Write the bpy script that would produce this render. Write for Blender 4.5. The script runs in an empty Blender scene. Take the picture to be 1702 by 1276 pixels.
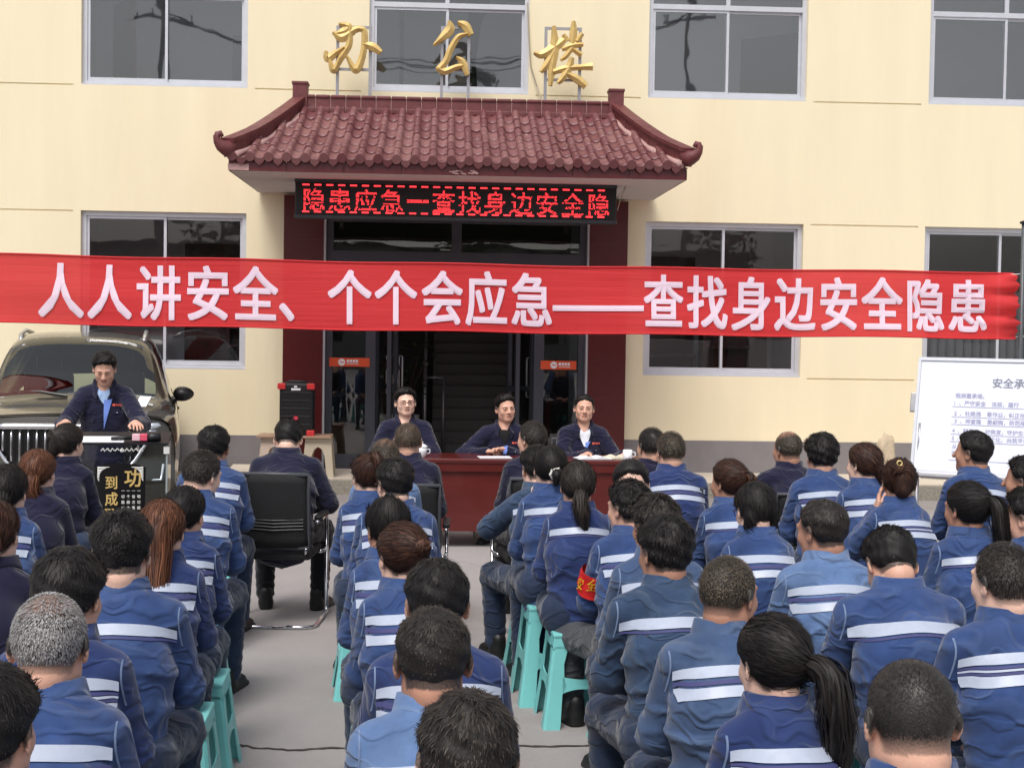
import bpy, bmesh, math, random
import numpy as np
from mathutils import Vector, Matrix, Quaternion
from mathutils.bvhtree import BVHTree
random.seed(7); RNG = np.random.default_rng(7)
scn = bpy.context.scene
COL = scn.collection
# ------------------------------------------------------------------ camera
W_, H_, F_ = 1702, 1276, 2400.0
CAM = np.array([0, 0, 1.88]); PIT = math.atan(93/F_); YAW = .05; ROL = .0155
fw = np.array([math.sin(YAW)*math.cos(PIT), math.cos(YAW)*math.cos(PIT), -math.sin(PIT)])
r0 = np.array([math.cos(YAW), -math.sin(YAW), 0]); u0 = np.cross(r0, fw)
rt = r0*math.cos(ROL)+u0*math.sin(ROL); up = u0*math.cos(ROL)-r0*math.sin(ROL)
cd = bpy.data.cameras.new('camera'); cam = bpy.data.objects.new('camera', cd); COL.objects.link(cam)
cd.sensor_width = 36; cd.lens = 36*F_/W_; cd.clip_end = 2000; cd.clip_start = .05
M = Matrix(((rt[0], up[0], -fw[0], CAM[0]), (rt[1], up[1], -fw[1], CAM[1]), (rt[2], up[2], -fw[2], CAM[2]), (0, 0, 0, 1)))
cam.matrix_world = M
scn.camera = cam
# ------------------------------------------------------------------ sky, sun, exposure
wd = bpy.data.worlds.new('World'); scn.world = wd; wd.use_nodes = True
wn = wd.node_tree.nodes; bg = wn['Background']
sky = wn.new('ShaderNodeTexSky'); sky.sky_type = 'NISHITA'; sky.sun_disc = False
SUN_EL, SUN_AZ = math.radians(58), math.radians(200)      # azimuth measured clockwise from +Y
sky.sun_elevation = SUN_EL; sky.sun_rotation = SUN_AZ
sky.air_density = 1.0; sky.dust_density = 4.0; sky.ozone_density = 1.0
hs = wn.new('ShaderNodeHueSaturation'); hs.inputs['Saturation'].default_value = .38
wd.node_tree.links.new(sky.outputs[0], hs.inputs['Color'])
wd.node_tree.links.new(hs.outputs[0], bg.inputs[0]); bg.inputs[1].default_value = .13
sd = bpy.data.lights.new('sun', 'SUN'); sun = bpy.data.objects.new('sun', sd); COL.objects.link(sun)
sd.energy = 1.5; sd.angle = math.radians(24); sd.color = (1, .96, .9)
sdir = Vector((math.sin(SUN_AZ)*math.cos(SUN_EL), math.cos(SUN_AZ)*math.cos(SUN_EL), math.sin(SUN_EL)))
sun.rotation_euler = sdir.to_track_quat('Z', 'Y').to_euler(); sun.location = (0, -5, 30)
vs = scn.view_settings; scn.display_settings.display_device = 'sRGB'
vs.view_transform = 'Standard'; vs.look = 'None'; vs.gamma = 1; vs.use_curve_mapping = False
vs.exposure = 0.34
scn.cycles.max_bounces = 8; scn.cycles.transparent_max_bounces = 16
scn.cycles.use_denoising = True

# ------------------------------------------------------------------ helpers
def ray(px, py): return fw+rt*((px-W_/2)/F_)+up*(-(py-H_/2)/F_)
def at(px, py, Y):
    d = ray(px, py); return CAM+d*(Y/d[1])
def atd(px, py, dep): return CAM+ray(px, py)*dep
def yhor(px): return 545+.0155*(px-851)
def s2l(c):
    return tuple((x/255/12.92 if x/255 <= .04045 else ((x/255+.055)/1.055)**2.4) for x in c)

def mesh_np(name, V, Fq, smooth=True, attrs=None):
    """mesh from numpy vertices and a list / array of faces"""
    me = bpy.data.meshes.new(name)
    V = np.asarray(V, np.float32)
    me.vertices.add(len(V)); me.vertices.foreach_set('co', V.ravel())
    if isinstance(Fq, np.ndarray):
        n, k = Fq.shape; idx = Fq.ravel(); tot = np.full(n, k)
    else:
        tot = np.array([len(f) for f in Fq]); idx = np.array([i for f in Fq for i in f]); n = len(Fq)
    me.loops.add(len(idx)); me.loops.foreach_set('vertex_index', idx.astype(np.int32))
    me.polygons.add(n)
    st = np.concatenate([[0], np.cumsum(tot)[:-1]]) if n else np.zeros(0)
    me.polygons.foreach_set('loop_start', st.astype(np.int32))
    me.polygons.foreach_set('use_smooth', np.full(n, smooth))
    me.update(calc_edges=True); me.validate()
    if attrs:
        for k_, a in attrs.items():
            at_ = me.attributes.new(k_, 'FLOAT', 'POINT'); at_.data.foreach_set('value', np.asarray(a, np.float32))
    return me

def link(name, me, mat=None, parent=None, loc=None, rot=None):
    o = bpy.data.objects.new(name, me); COL.objects.link(o)
    if mat is not None:
        if me is not None and len(me.materials) == 0: me.materials.append(mat)
        elif me is not None and me.materials[0] != mat:
            o.material_slots[0].link = 'OBJECT'; o.material_slots[0].material = mat
    if parent is not None: o.parent = parent
    if loc is not None: o.location = loc
    if rot is not None: o.rotation_euler = rot
    return o

def tag(o, label=None, cat=None, group=None, kind=None):
    if label: o['label'] = label
    if cat: o['category'] = cat
    if group: o['group'] = group
    if kind: o['kind'] = kind
    return o

def thing(name, label, cat, loc=(0, 0, 0), rz=0, group=None):
    o = bpy.data.objects.new(name, None); COL.objects.link(o); o.empty_display_size = .1
    o.location = loc; o.rotation_euler = (0, 0, rz)
    return tag(o, label, cat, group)

class MB:
    """collects simple shapes into one mesh"""
    def __init__(s): s.v = []; s.f = []
    def add(s, V, F):
        b = len(s.v); s.v += [tuple(map(float, p)) for p in V]; s.f += [[b+i for i in f] for f in F]; return s
    def box(s, x0, x1, y0, y1, z0, z1, bev=0):
        if bev:
            b = min(bev, (x1-x0)*.45, (y1-y0)*.45, (z1-z0)*.45)
            bm = bmesh.new(); bmesh.ops.create_cube(bm, size=1)
            for v in bm.verts: v.co = Vector(((x0+x1)/2+v.co.x*(x1-x0), (y0+y1)/2+v.co.y*(y1-y0), (z0+z1)/2+v.co.z*(z1-z0)))
            bmesh.ops.bevel(bm, geom=bm.edges[:], offset=b, segments=2, affect='EDGES', profile=.6)
            bm.verts.ensure_lookup_table()
            s.add([v.co[:] for v in bm.verts], [[v.index for v in f.verts] for f in bm.faces]); bm.free(); return s
        V = [(x, y, z) for z in (z0, z1) for y in (y0, y1) for x in (x0, x1)]
        return s.add(V, [(0, 2, 3, 1), (4, 5, 7, 6), (0, 1, 5, 4), (2, 6, 7, 3), (0, 4, 6, 2), (1, 3, 7, 5)])
    def tube(s, pts, r, n=8, cap=True, flat=1.0):
        P = [np.array(p, float) for p in pts]; rs = r if hasattr(r, '__len__') else [r]*len(P)
        rings = []; prev = None
        for i, p in enumerate(P):
            t = P[min(i+1, len(P)-1)]-P[max(i-1, 0)]; t = t/(np.linalg.norm(t)+1e-9)
            if prev is None:
                a = np.array([0, 0, 1.]) if abs(t[2]) < .9 else np.array([0, 1., 0])
                n1 = np.cross(t, a)
            else: n1 = prev-t*(prev@t)
            n1 = n1/(np.linalg.norm(n1)+1e-9); prev = n1; n2 = np.cross(t, n1)
            rings.append([p+rs[i]*(math.cos(2*math.pi*k/n)*n1+flat*math.sin(2*math.pi*k/n)*n2) for k in range(n)])
        V = [q for R in rings for q in R]; F = []
        for i in range(len(P)-1):
            for k in range(n): F.append((i*n+k, i*n+(k+1) % n, (i+1)*n+(k+1) % n, (i+1)*n+k))
        if cap: F += [list(range(n))[::-1], [(len(P)-1)*n+k for k in range(n)]]
        return s.add(V, F)
    def lathe(s, prof, c=(0, 0, 0), n=20):
        V = [(c[0]+r*math.cos(2*math.pi*k/n), c[1]+r*math.sin(2*math.pi*k/n), c[2]+z) for r, z in prof for k in range(n)]
        F = [(i*n+k, i*n+(k+1) % n, (i+1)*n+(k+1) % n, (i+1)*n+k) for i in range(len(prof)-1) for k in range(n)]
        F += [list(range(n))[::-1], [(len(prof)-1)*n+k for k in range(n)]]
        return s.add(V, F)
    def prism(s, poly, y0, y1):
        """polygon in x,z extruded along y"""
        n = len(poly)
        V = [(x, y0, z) for x, z in poly]+[(x, y1, z) for x, z in poly]
        F = [list(range(n)), [n+i for i in range(n)][::-1]]+[(i, n+i, n+(i+1) % n, (i+1) % n) for i in range(n)]
        return s.add(V, F)
    def xf(s, M):
        s.v = [tuple(M @ Vector(p)) for p in s.v]; return s
    def mesh(s, name, smooth=False):
        me = bpy.data.meshes.new(name); me.from_pydata(s.v, [], s.f); me.update()
        if smooth:
            me.polygons.foreach_set('use_smooth', [True]*len(me.polygons))
        return me
    def build(s, name, mat, parent=None, smooth=False, loc=None, rot=None):
        return link(name, s.mesh(name, smooth), mat, parent, loc, rot)

def autosmooth(o, ang=40):
    me = o.data; bm = bmesh.new(); bm.from_mesh(me)
    bmesh.ops.recalc_face_normals(bm, faces=bm.faces[:])
    for e in bm.edges:
        e.smooth = not (len(e.link_faces) == 2 and e.calc_face_angle(0) > math.radians(ang))
    for f in bm.faces: f.smooth = True
    bm.to_mesh(me); bm.free(); return o

# ------------------------------------------------------------------ materials
MATS = {}
def mat(name, col, rough=.6, metal=0, spec=.5, noise=0, nscale=8, bump=0, bscale=60, coat=0, sss=0, emit=0, col2=None, stretch=None, dirt=0, dcol=(.25, .22, .18), sheen=0):
    """procedural surface: base colour varied by two scales of noise, fine relief, optional stains"""
    if name in MATS: return MATS[name]
    m = bpy.data.materials.new(name); m.use_nodes = True; nt = m.node_tree; N = nt.nodes; L = nt.links
    b = N['Principled BSDF']; MATS[name] = m
    b.inputs['Roughness'].default_value = rough; b.inputs['Metallic'].default_value = metal
    b.inputs['Specular IOR Level'].default_value = spec
    if coat: b.inputs['Coat Weight'].default_value = coat; b.inputs['Coat Roughness'].default_value = .05
    if sheen: b.inputs['Sheen Weight'].default_value = sheen; b.inputs['Sheen Roughness'].default_value = .5
    if sss:
        b.inputs['Subsurface Weight'].default_value = sss; b.inputs['Subsurface Radius'].default_value = (.01, .004, .002)
    tc = N.new('ShaderNodeTexCoord'); vec = tc.outputs['Object']
    if stretch:
        mp = N.new('ShaderNodeMapping'); mp.inputs['Scale'].default_value = stretch; L.new(vec, mp.inputs[0]); vec = mp.outputs[0]
    base = None
    if noise or col2:
        n1 = N.new('ShaderNodeTexNoise'); n1.inputs['Scale'].default_value = nscale; n1.inputs['Detail'].default_value = 6; n1.inputs['Roughness'].default_value = .65
        L.new(vec, n1.inputs['Vector'])
        rp = N.new('ShaderNodeMapRange'); rp.inputs[1].default_value = .3; rp.inputs[2].default_value = .7; L.new(n1.outputs[0], rp.inputs[0])
        mx = N.new('ShaderNodeMix'); mx.data_type = 'RGBA'; L.new(rp.outputs[0], mx.inputs[0])
        c2 = col2 if col2 else tuple(min(1, x*(1+noise)) for x in col)
        c1 = col if col2 else tuple(x*(1-noise) for x in col)
        mx.inputs[6].default_value = (*c1, 1); mx.inputs[7].default_value = (*c2, 1); base = mx.outputs[2]
    if dirt:
        n2 = N.new('ShaderNodeTexNoise'); n2.inputs['Scale'].default_value = nscale*.35; n2.inputs['Detail'].default_value = 8; n2.inputs['Roughness'].default_value = .7
        L.new(vec, n2.inputs['Vector'])
        r2 = N.new('ShaderNodeMapRange'); r2.inputs[1].default_value = .52; r2.inputs[2].default_value = .75; r2.inputs[4].default_value = dirt; L.new(n2.outputs[0], r2.inputs[0])
        m2 = N.new('ShaderNodeMix'); m2.data_type = 'RGBA'; L.new(r2.outputs[0], m2.inputs[0])
        if base is None: m2.inputs[6].default_value = (*col, 1)
        else: L.new(base, m2.inputs[6])
        m2.inputs[7].default_value = (*dcol, 1); base = m2.outputs[2]
    if base is None: b.inputs['Base Color'].default_value = (*col, 1)
    else: L.new(base, b.inputs['Base Color'])
    if bump:
        n3 = N.new('ShaderNodeTexNoise'); n3.inputs['Scale'].default_value = bscale; n3.inputs['Detail'].default_value = 4; L.new(vec, n3.inputs['Vector'])
        bp = N.new('ShaderNodeBump'); bp.inputs['Strength'].default_value = bump; bp.inputs['Distance'].default_value = .01; L.new(n3.outputs[0], bp.inputs['Height']); L.new(bp.outputs[0], b.inputs['Normal'])
    if emit:
        b.inputs['Emission Color'].default_value = (*col, 1); b.inputs['Emission Strength'].default_value = emit
    return m

def glass_mat(name, tint=(.9, .95, .94), refl=1.0, ior=1.52):
    m = bpy.data.materials.new(name); m.use_nodes = True; nt = m.node_tree; N = nt.nodes; L = nt.links
    N.remove(N['Principled BSDF']); out = N['Material Output']
    tr = N.new('ShaderNodeBsdfTransparent'); tr.inputs[0].default_value = (*tint, 1)
    gl = N.new('ShaderNodeBsdfGlossy'); gl.inputs['Roughness'].default_value = .015
    fr = N.new('ShaderNodeFresnel'); fr.inputs[0].default_value = ior
    mu = N.new('ShaderNodeMath'); mu.operation = 'MULTIPLY'; mu.inputs[1].default_value = refl; L.new(fr.outputs[0], mu.inputs[0])
    nz = N.new('ShaderNodeTexNoise'); nz.inputs['Scale'].default_value = 1.3
    bp = N.new('ShaderNodeBump'); bp.inputs['Strength'].default_value = .04; bp.inputs['Distance'].default_value = .05
    L.new(nz.outputs[0], bp.inputs['Height']); L.new(bp.outputs[0], gl.inputs['Normal'])
    mx = N.new('ShaderNodeMixShader'); L.new(mu.outputs[0], mx.inputs[0]); L.new(tr.outputs[0], mx.inputs[1]); L.new(gl.outputs[0], mx.inputs[2])
    L.new(mx.outputs[0], out.inputs[0]); MATS[name] = m; return m

M_wall = mat('cream_render', s2l((238, 226, 194)), .85, noise=.03, nscale=1.3, bump=.12, bscale=90, dirt=.30, dcol=s2l((226, 206, 168)), stretch=(2.2, 1, .3))
M_plinth = mat('grey_plinth', s2l((128, 124, 126)), .8, noise=.08, nscale=3, bump=.2, bscale=50, dirt=.3, dcol=s2l((105, 100, 98)))
M_conc = mat('yard_concrete', s2l((154, 149, 148)), .9, noise=.10, nscale=.8, bump=.35, bscale=70, dirt=.65, dcol=s2l((128, 122, 120)), spec=.25)
M_conc2 = mat('step_concrete', s2l((196, 186, 172)), .9, noise=.08, nscale=2.2, bump=.3, bscale=60, dirt=.35, dcol=s2l((160, 150, 136)))
M_gran = mat('rough_granite', s2l((150, 144, 132)), .9, noise=.3, nscale=40, bump=.7, bscale=45)
M_crack = mat('crack_dark', s2l((70, 62, 58)), .95, noise=.4, nscale=30, bump=.6, bscale=60)
M_alu = mat('white_aluminium', s2l((205, 207, 214)), .42, metal=.35, noise=.05, nscale=6)
M_dark = mat('dark_aluminium', s2l((72, 75, 84)), .4, metal=.35, noise=.08, nscale=5)
M_maroon = mat('maroon_stone', s2l((84, 24, 26)), .3, noise=.16, nscale=14, bump=.03, spec=.5, dirt=.12, dcol=s2l((60, 20, 20)))
M_tile = mat('glazed_roof_tile', s2l((128, 80, 82)), .5, col2=s2l((106, 62, 64)), nscale=7, bump=.25, bscale=50, dirt=.45, dcol=s2l((146, 122, 118)))
M_ridge = mat('ridge_tile_clay', s2l((104, 50, 52)), .5, noise=.2, nscale=9, bump=.25, bscale=50, dirt=.3, dcol=s2l((140, 100, 96)))
M_mortar = mat('pink_mortar', s2l((186, 150, 146)), .95, noise=.15, nscale=20, bump=.6, bscale=60)
M_fascia = mat('fascia_tile', s2l((92, 32, 38)), .32, noise=.2, nscale=12, dirt=.35, dcol=s2l((120, 66, 66)))
M_soffit = mat('white_soffit', s2l((206, 196, 196)), .8, noise=.04, nscale=3, dirt=.25, dcol=s2l((180, 165, 158)))
M_glass = glass_mat('window_glass', (.94, .96, .97), 4.0)
M_glassb = glass_mat('pale_window_glass', (.94, .96, .97), 5.2)
M_glassl = glass_mat('lower_window_glass', (.92, .94, .94), 2.2)
M_glassd = glass_mat('door_glass', (.60, .72, .70), 3.6)
M_room = mat('room_wall', s2l((232, 234, 238)), .9, noise=.03, nscale=2)
M_roomf = mat('room_floor', s2l((150, 145, 140)), .6, noise=.1)
M_maho = mat('mahogany_wood', s2l((96, 38, 32)), .4, col2=s2l((70, 26, 24)), nscale=6, stretch=(1, 1, .15), coat=.2)
M_gold = mat('gold_paint', s2l((208, 178, 112)), .42, metal=.2, noise=.16, nscale=14, bump=.25, bscale=30, dirt=.3, dcol=s2l((176, 140, 70)))
M_steel = mat('galvanised_steel', s2l((168, 166, 170)), .4, metal=.7, noise=.1)
M_chrome = mat('chrome', s2l((215, 215, 220)), .12, metal=1)
M_black = mat('black_plastic', s2l((26, 26, 30)), .45, noise=.15, nscale=20)
M_led = mat('led_board', s2l((16, 10, 12)), .5, noise=.2, nscale=60)
M_ledon = mat('red_led', (1, .04, .05), .5, emit=1.6)
M_white = mat('white_paint', s2l((232, 232, 238)), .5, noise=.02)
M_red = mat('red_plastic', s2l((205, 52, 52)), .4, noise=.1)
M_orange = mat('orange_sticker', s2l((222, 84, 44)), .5, noise=.05)

# lettering: glyph outlines of the built-in font turned into thin meshes
_GL = {}
def glyph_mesh(ch, bold=0.0):
    """(verts, faces) of a character 1 unit high, made heavier by overlaying shifted copies a hair apart in depth"""
    key = (ch, bold)
    if key in _GL: return _GL[key]
    c = bpy.data.curves.new('glyph', 'FONT'); c.body = ch; c.size = 1; c.resolution_u = 3
    o = bpy.data.objects.new('glyph', c); COL.objects.link(o)
    dg = bpy.context.evaluated_depsgraph_get()
    me = bpy.data.meshes.new_from_object(o.evaluated_get(dg))
    V = np.array([v.co[:] for v in me.vertices]) if len(me.vertices) else np.zeros((0, 3)); Fc = [list(p.vertices) for p in me.polygons]
    bpy.data.objects.remove(o); bpy.data.curves.remove(c); bpy.data.meshes.remove(me)
    if bold and len(V):
        vs_, fs_ = [], []
        offs = [(0, 0)]+[(bold*a, bold*b) for a in (-1, 0, 1) for b in (-.75, 0, .75) if a or b]
        for k, (dx, dy) in enumerate(offs):
            b = k*len(V); vs_.append(V+np.array([dx, dy, k*.0012])); fs_ += [[b+i for i in f] for f in Fc]
        V = np.concatenate(vs_); Fc = fs_
    _GL[key] = (V, Fc); return _GL[key]

def lettering(text, cell_w, cell_h, bold=0, gap=None):
    """one MB with a line of text in the x,z plane facing -y; left end at x=0, baseline z=0"""
    mb = MB(); x = 0
    for ch in text:
        V, Fc = glyph_mesh(ch, bold)
        if len(V): mb.add([(x+p[0]*cell_w, -p[2]*cell_h, p[1]*cell_h) for p in V], Fc)
        x += cell_w if gap is None else gap
    return mb
# ------------------------------------------------------------------ ground
YW = 17.5                                             # facade plane
g = MB(); g.add([(-400, -400, 0), (400, -400, 0), (400, 400, 0), (-400, 400, 0)], [(0, 1, 2, 3)])
tag(g.build('ground', M_conc), kind='structure')
sw = MB(); sw.box(-2.45, 30, 16.15, YW+.3, -.3, .15, .012)
pav = tag(sw.build('pavement', M_conc2), kind='structure')
for i in range(20):
    x = -2.45+i*1.2
    MB().box(x+.004, x+1.196, 16.05, 16.148, -.2, .168, .012).build('kerb_stone', M_gran, pav)
# ragged joint across the yard and hairline cracks
def crack(pts, wd, name='ground_crack'):
    rnd = random.Random(len(pts)*13+int(pts[0][0]*10)); L = []
    for (x0, y0), (x1, y1) in zip(pts, pts[1:]):
        n = max(2, int(math.hypot(x1-x0, y1-y0)/.03))
        for k in range(n):
            t = k/n; L.append((x0+(x1-x0)*t+rnd.uniform(-.006, .006), y0+(y1-y0)*t+rnd.uniform(-.01, .01)))
    V, F = [], []
    for i, (x, y) in enumerate(L):
        a = wd*(.35+.9*rnd.random()); b_ = wd*(.35+.9*rnd.random())
        V += [(x, y-a, .004), (x, y+b_, .004)]
        if i: F.append((2*i-2, 2*i, 2*i+1, 2*i-1))
    return tag(MB().add(V, F).build(name, M_crack), kind='structure')
def gz(px, py):
    d = ray(px, py); t = -CAM[2]/d[2]; return (CAM+d*t)[:2]
crack([gz(-300, 1190), gz(60, 1215), gz(380, 1232), gz(420, 1243), gz(480, 1247), gz(560, 1243), gz(700, 1240), gz(960, 1240), gz(1300, 1236), gz(1900, 1240)], .012)
crack([gz(470, 820), gz(640, 905), gz(840, 950)], .003, 'ground_crack')
crack([gz(1150, 850), gz(1400, 842), gz(1750, 850)], .004, 'ground_crack')

# ------------------------------------------------------------------ office building
bld = thing('office_building', 'cream rendered two storey office block with maroon tiled entrance canopy', 'building', (0, YW, 0))
def relief(xs, zs, depth, name, m, parent):
    """wall sheet made of cells; depth(x,z) gives how far each cell is set back, None leaves an opening"""
    nx, nz = len(xs)-1, len(zs)-1
    D = [[depth((xs[i]+xs[i+1])/2, (zs[j]+zs[j+1])/2) for j in range(nz)] for i in range(nx)]
    mb = MB()
    def q(a, b, c, d): mb.add([a, b, c, d], [(0, 1, 2, 3)])
    RV = .16
    for i in range(nx):
        for j in range(nz):
            d = D[i][j]; x0, x1, z0, z1 = xs[i], xs[i+1], zs[j], zs[j+1]
            if d is not None: q((x0, d, z0), (x1, d, z0), (x1, d, z1), (x0, d, z1))
            e = RV if d is None else d
            if i+1 < nx:
                f = D[i+1][j]; f = RV if f is None else f
                if f != e: q((x1, e, z0), (x1, f, z0), (x1, f, z1), (x1, e, z1))
            if j+1 < nz:
                f = D[i][j+1]; f = RV if f is None else f
                if f != e: q((x0, e, z1), (x1, e, z1), (x1, f, z1), (x0, f, z1))
    return mb.build(name, m, parent)
WX = [(-8.0, -6.02), (-4.30, -2.34), (-.90, 1.02), (2.47, 4.41), (5.92, 7.86), (9.2, 11.1)]
WXlo = [(-8.0, -6.02), (-4.30, -2.34), (2.47, 4.41), (5.92, 7.86), (9.2, 11.1)]
DX = (-1.40, 1.775)
GR = .018
grooves = []
def edges_between(ws, lo=-12, hi=13):
    out = []; x = lo
    for a, b in ws: out.append((x, a)); x = b
    out.append((x, hi)); return out
for z, ws in ((4.685, WX), (3.195, [w for w in WXlo]+[]), (1.315, WXlo)):
    for a, b in edges_between(ws):
        w = b-a
        grooves.append((a+.09, b-.09, z-.008, z+.008))
def wall_depth(x, z):
    for a, b in WX:
        if a < x < b and 4.69 < z < 6.55: return None
    for a, b in WXlo:
        if a < x < b and 1.33 < z < 3.20: return None
    if DX[0]-.02 < x < DX[1]+.02 and .15 < z < 3.22: return None
    for a, b, c, d in grooves:
        if a < x < b and c < z < d and not (-1.9 < x < 2.25 and z < 3.3): return GR
    return 0
xs = sorted({-12, 13, DX[0]-.02, DX[1]+.02, *[v for w in WX for v in w], *[round(v, 4) for g_ in grooves for v in g_[:2]]})
zs = sorted({0, .15, .54, 1.33, 3.20, 3.22, 4.69, 6.55, 8.2, *[round(v, 4) for g_ in grooves for v in g_[2:]]})
relief(xs, zs, wall_depth, 'wall', M_wall, bld)
pl = MB(); pl.box(-12, -1.885, -.014, -.002, .1, .54); pl.box(2.245, 13, -.014, -.002, .1, .54)
pl.build('plinth', M_plinth, bld)
sh = MB(); sh.box(-12, 13, 4.2, 4.3, 0, 8.2); sh.box(-12.1, -12, 0, 4.3, 0, 8.2); sh.box(13, 13.1, 0, 4.3, 0, 8.2); sh.box(-12.1, 13.1, -.05, 4.3, 8.2, 8.35)
sh.build('roof_shell', M_room, bld)

def window(x0, x1, z0, z1, trans, mull=None):
    """aluminium sliding window: outer frame with a part for each pane; transom row above"""
    w = MB(); D0, D1 = .06, .13; t = .055
    w.box(x0, x0+t, D0, D1, z0, z1); w.box(x1-t, x1, D0, D1, z0, z1); w.box(x0+t, x1-t, D0, D1, z0, z0+t); w.box(x0+t, x1-t, D0, D1, z1-t, z1)
    mx = (x0+x1)/2 if mull is None else mull
    if trans:
        w.box(x0+t, x1-t, D0+.004, D1, trans-.03, trans+.03); w.box(mx-.025, mx+.025, D0+.006, D1, trans+.03, z1-t)
    wo = w.build('window', M_alu, bld)
    zt = trans-.03 if trans else z1-t
    for k, (a, b) in enumerate(((x0+t, mx+.02), (mx-.02, x1-t))):
        s = MB(); q = .032; o = .02+.03*k
        s.box(a, a+q, D0+o, D0+o+.025, z0+t, zt); s.box(b-q, b, D0+o, D0+o+.025, z0+t, zt); s.box(a+q, b-q, D0+o, D0+o+.025, z0+t, z0+t+q+.012); s.box(a+q, b-q, D0+o, D0+o+.025, zt-q, zt)
        s.build('sash', M_alu, wo)
        p = MB(); p.add([(a+q, D0+o+.012, z0+t+q), (b-q, D0+o+.012, z0+t+q), (b-q, D0+o+.012, zt-q), (a+q, D0+o+.012, zt-q)], [(0, 1, 2, 3)]); p.build('pane', (M_glassb if x0 > 2 else M_glass) if trans else M_glassl, wo)
        if trans:
            p = MB(); a2, b2 = (x0+t, mx-.025) if k == 0 else (mx+.025, x1-t)
            p.add([(a2, .095, trans+.03), (b2, .095, trans+.03), (b2, .095, z1-t), (a2, .095, z1-t)], [(0, 1, 2, 3)]); p.build('pane', (M_glassb if x0 > 2 else M_glass) if trans else M_glassl, wo)
    si = MB(); si.box(x0-.0, x1+.0, .0, .0595, z0-.0, z0+.012); si.build('sill', M_alu, wo)
    return wo
def room(x0, x1, z0, z1, dep, m=M_room):
    r = MB()
    r.add([(x0, .16, z0), (x1, .16, z0), (x1, dep, z0), (x0, dep, z0)], [(0, 1, 2, 3)])
    r.add([(x0, .16, z1), (x1, .16, z1), (x1, dep, z1), (x0, dep, z1)], [(3, 2, 1, 0)])
    r.add([(x0, dep, z0), (x1, dep, z0), (x1, dep, z1), (x0, dep, z1)], [(0, 1, 2, 3)])
    r.add([(x0, .16, z0), (x0, dep, z0), (x0, dep, z1), (x0, .16, z1)], [(0, 1, 2, 3)])
    r.add([(x1, .16, z0), (x1, dep, z0), (x1, dep, z1), (x1, .16, z1)], [(3, 2, 1, 0)])
    return r.build('room', m, bld)
def inner_door(x, y, z0, w=.95, h=2.05, m=None, side=False):
    d = MB(); m = m or M_maho
    d.box(-w/2-.08, w/2+.08, -.02, .0, 0, h+.08); 
    d.box(-w/2, w/2, -.045, -.02, 0, h)
    for i in range(2):
        for j in range(3): d.box(-w/2+.1+i*(w/2-.05), -.05+i*(w/2-.05), -.06, -.045, .15+j*.62, .68+j*.62, .01)
    o = d.build('door', m, bld, loc=(x, y, z0))
    if side: o.rotation_euler = (0, 0, side)
    return o
for i, (a, b) in enumerate(WX):
    window(a, b, 4.69, 6.55, 5.80 if i != 2 else 5.74, None if i != 2 else .03)
    room(a-.5, b+.5, 3.75, 6.75, 2.9)
for i, (a, b) in enumerate(WXlo):
    window(a, b, 1.33, 3.20, None)
    room(a-.6, b+.42, .2, 3.4, 3.4)
# what one makes out inside the rooms
inner_door(-4.15, 1.6, 3.76, .8, 2.2, side=math.pi/2+.5)
cb = MB(); cb.box(-2.75, -2.05, 1.6, 2.2, 3.76, 5.62, .01); cb.box(-2.41, -2.39, 1.588, 1.6, 4.5, 5.0)
cb.build('steel_cabinet', mat('cabinet_grey', s2l((96, 104, 116)), .4, noise=.05), bld)
inner_door(4.55, 2.6, 3.76, .75, 2.15, side=-math.pi/2+.9)
cu = MB()
for k in range(7): cu.tube([(.36+k*.05, .4, 6.3), (.33+k*.012, .4, 5.6), (.33+k*.005, .4, 5.15), (.33+k*.01, .4, 4.6), (.32+k*.012, .4, 4.0)], [.05, .045, .03, .035, .04], 8)
cu.build('curtain', mat('black_curtain', s2l((22, 22, 26)), .9, noise=.2), bld, smooth=True)
cb = MB(); cb.box(-.55, -.5, .5, .55, 3.76, 6.5); cb.build('inner_post', M_black, bld)
cb = MB(); cb.box(6.0, 7.1, 3.3, 3.38, 5.55, 6.1); cb.build('wall_board', mat('pale_board', s2l((190, 205, 215)), .4), bld)
inner_door(-2.95, 3.38, .21, 1.25, 2.72); inner_door(3.1, 3.38, .21, 1.0, 2.65); inner_door(4.3, 3.38, .21, .75, 2.0)
def bookcase(x, y, z, w, h, m):
    b = MB(); b.box(x-w/2, x+w/2, y, y+.35, z, z+.08)
    b.box(x-w/2, x-w/2+.05, y, y+.35, z+.08, z+h); b.box(x+w/2-.05, x+w/2, y, y+.35, z+.08, z+h); b.box(x-w/2, x+w/2, y, y+.35, z+h, z+h+.05); b.box(x-w/2+.05, x+w/2-.05, y+.3, y+.34, z+.08, z+h)
    for k in range(1, 5): b.box(x-w/2+.05, x+w/2-.05, y+.01, y+.29, z+.08+k*h/5, z+.11+k*h/5)
    return b.build('bookcase', m, bld)
bookcase(-2.62, 2.0, .21, .5, 1.6, M_maho); bookcase(3.9, 1.9, .21, .7, 1.7, M_maho); bookcase(3.05, 1.8, .21, .8, 1.3, mat('dark_wood', s2l((50, 40, 38)), .4, noise=.2))
cu = MB()
for k in range(18): cu.tube([(5.95+k*.11, .34, 2.42), (5.95+k*.11, .34, 1.2)], .058, 8)
cu.build('half_curtain', mat('grey_curtain', s2l((168, 172, 176)), .9, noise=.05), bld, smooth=True)

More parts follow.
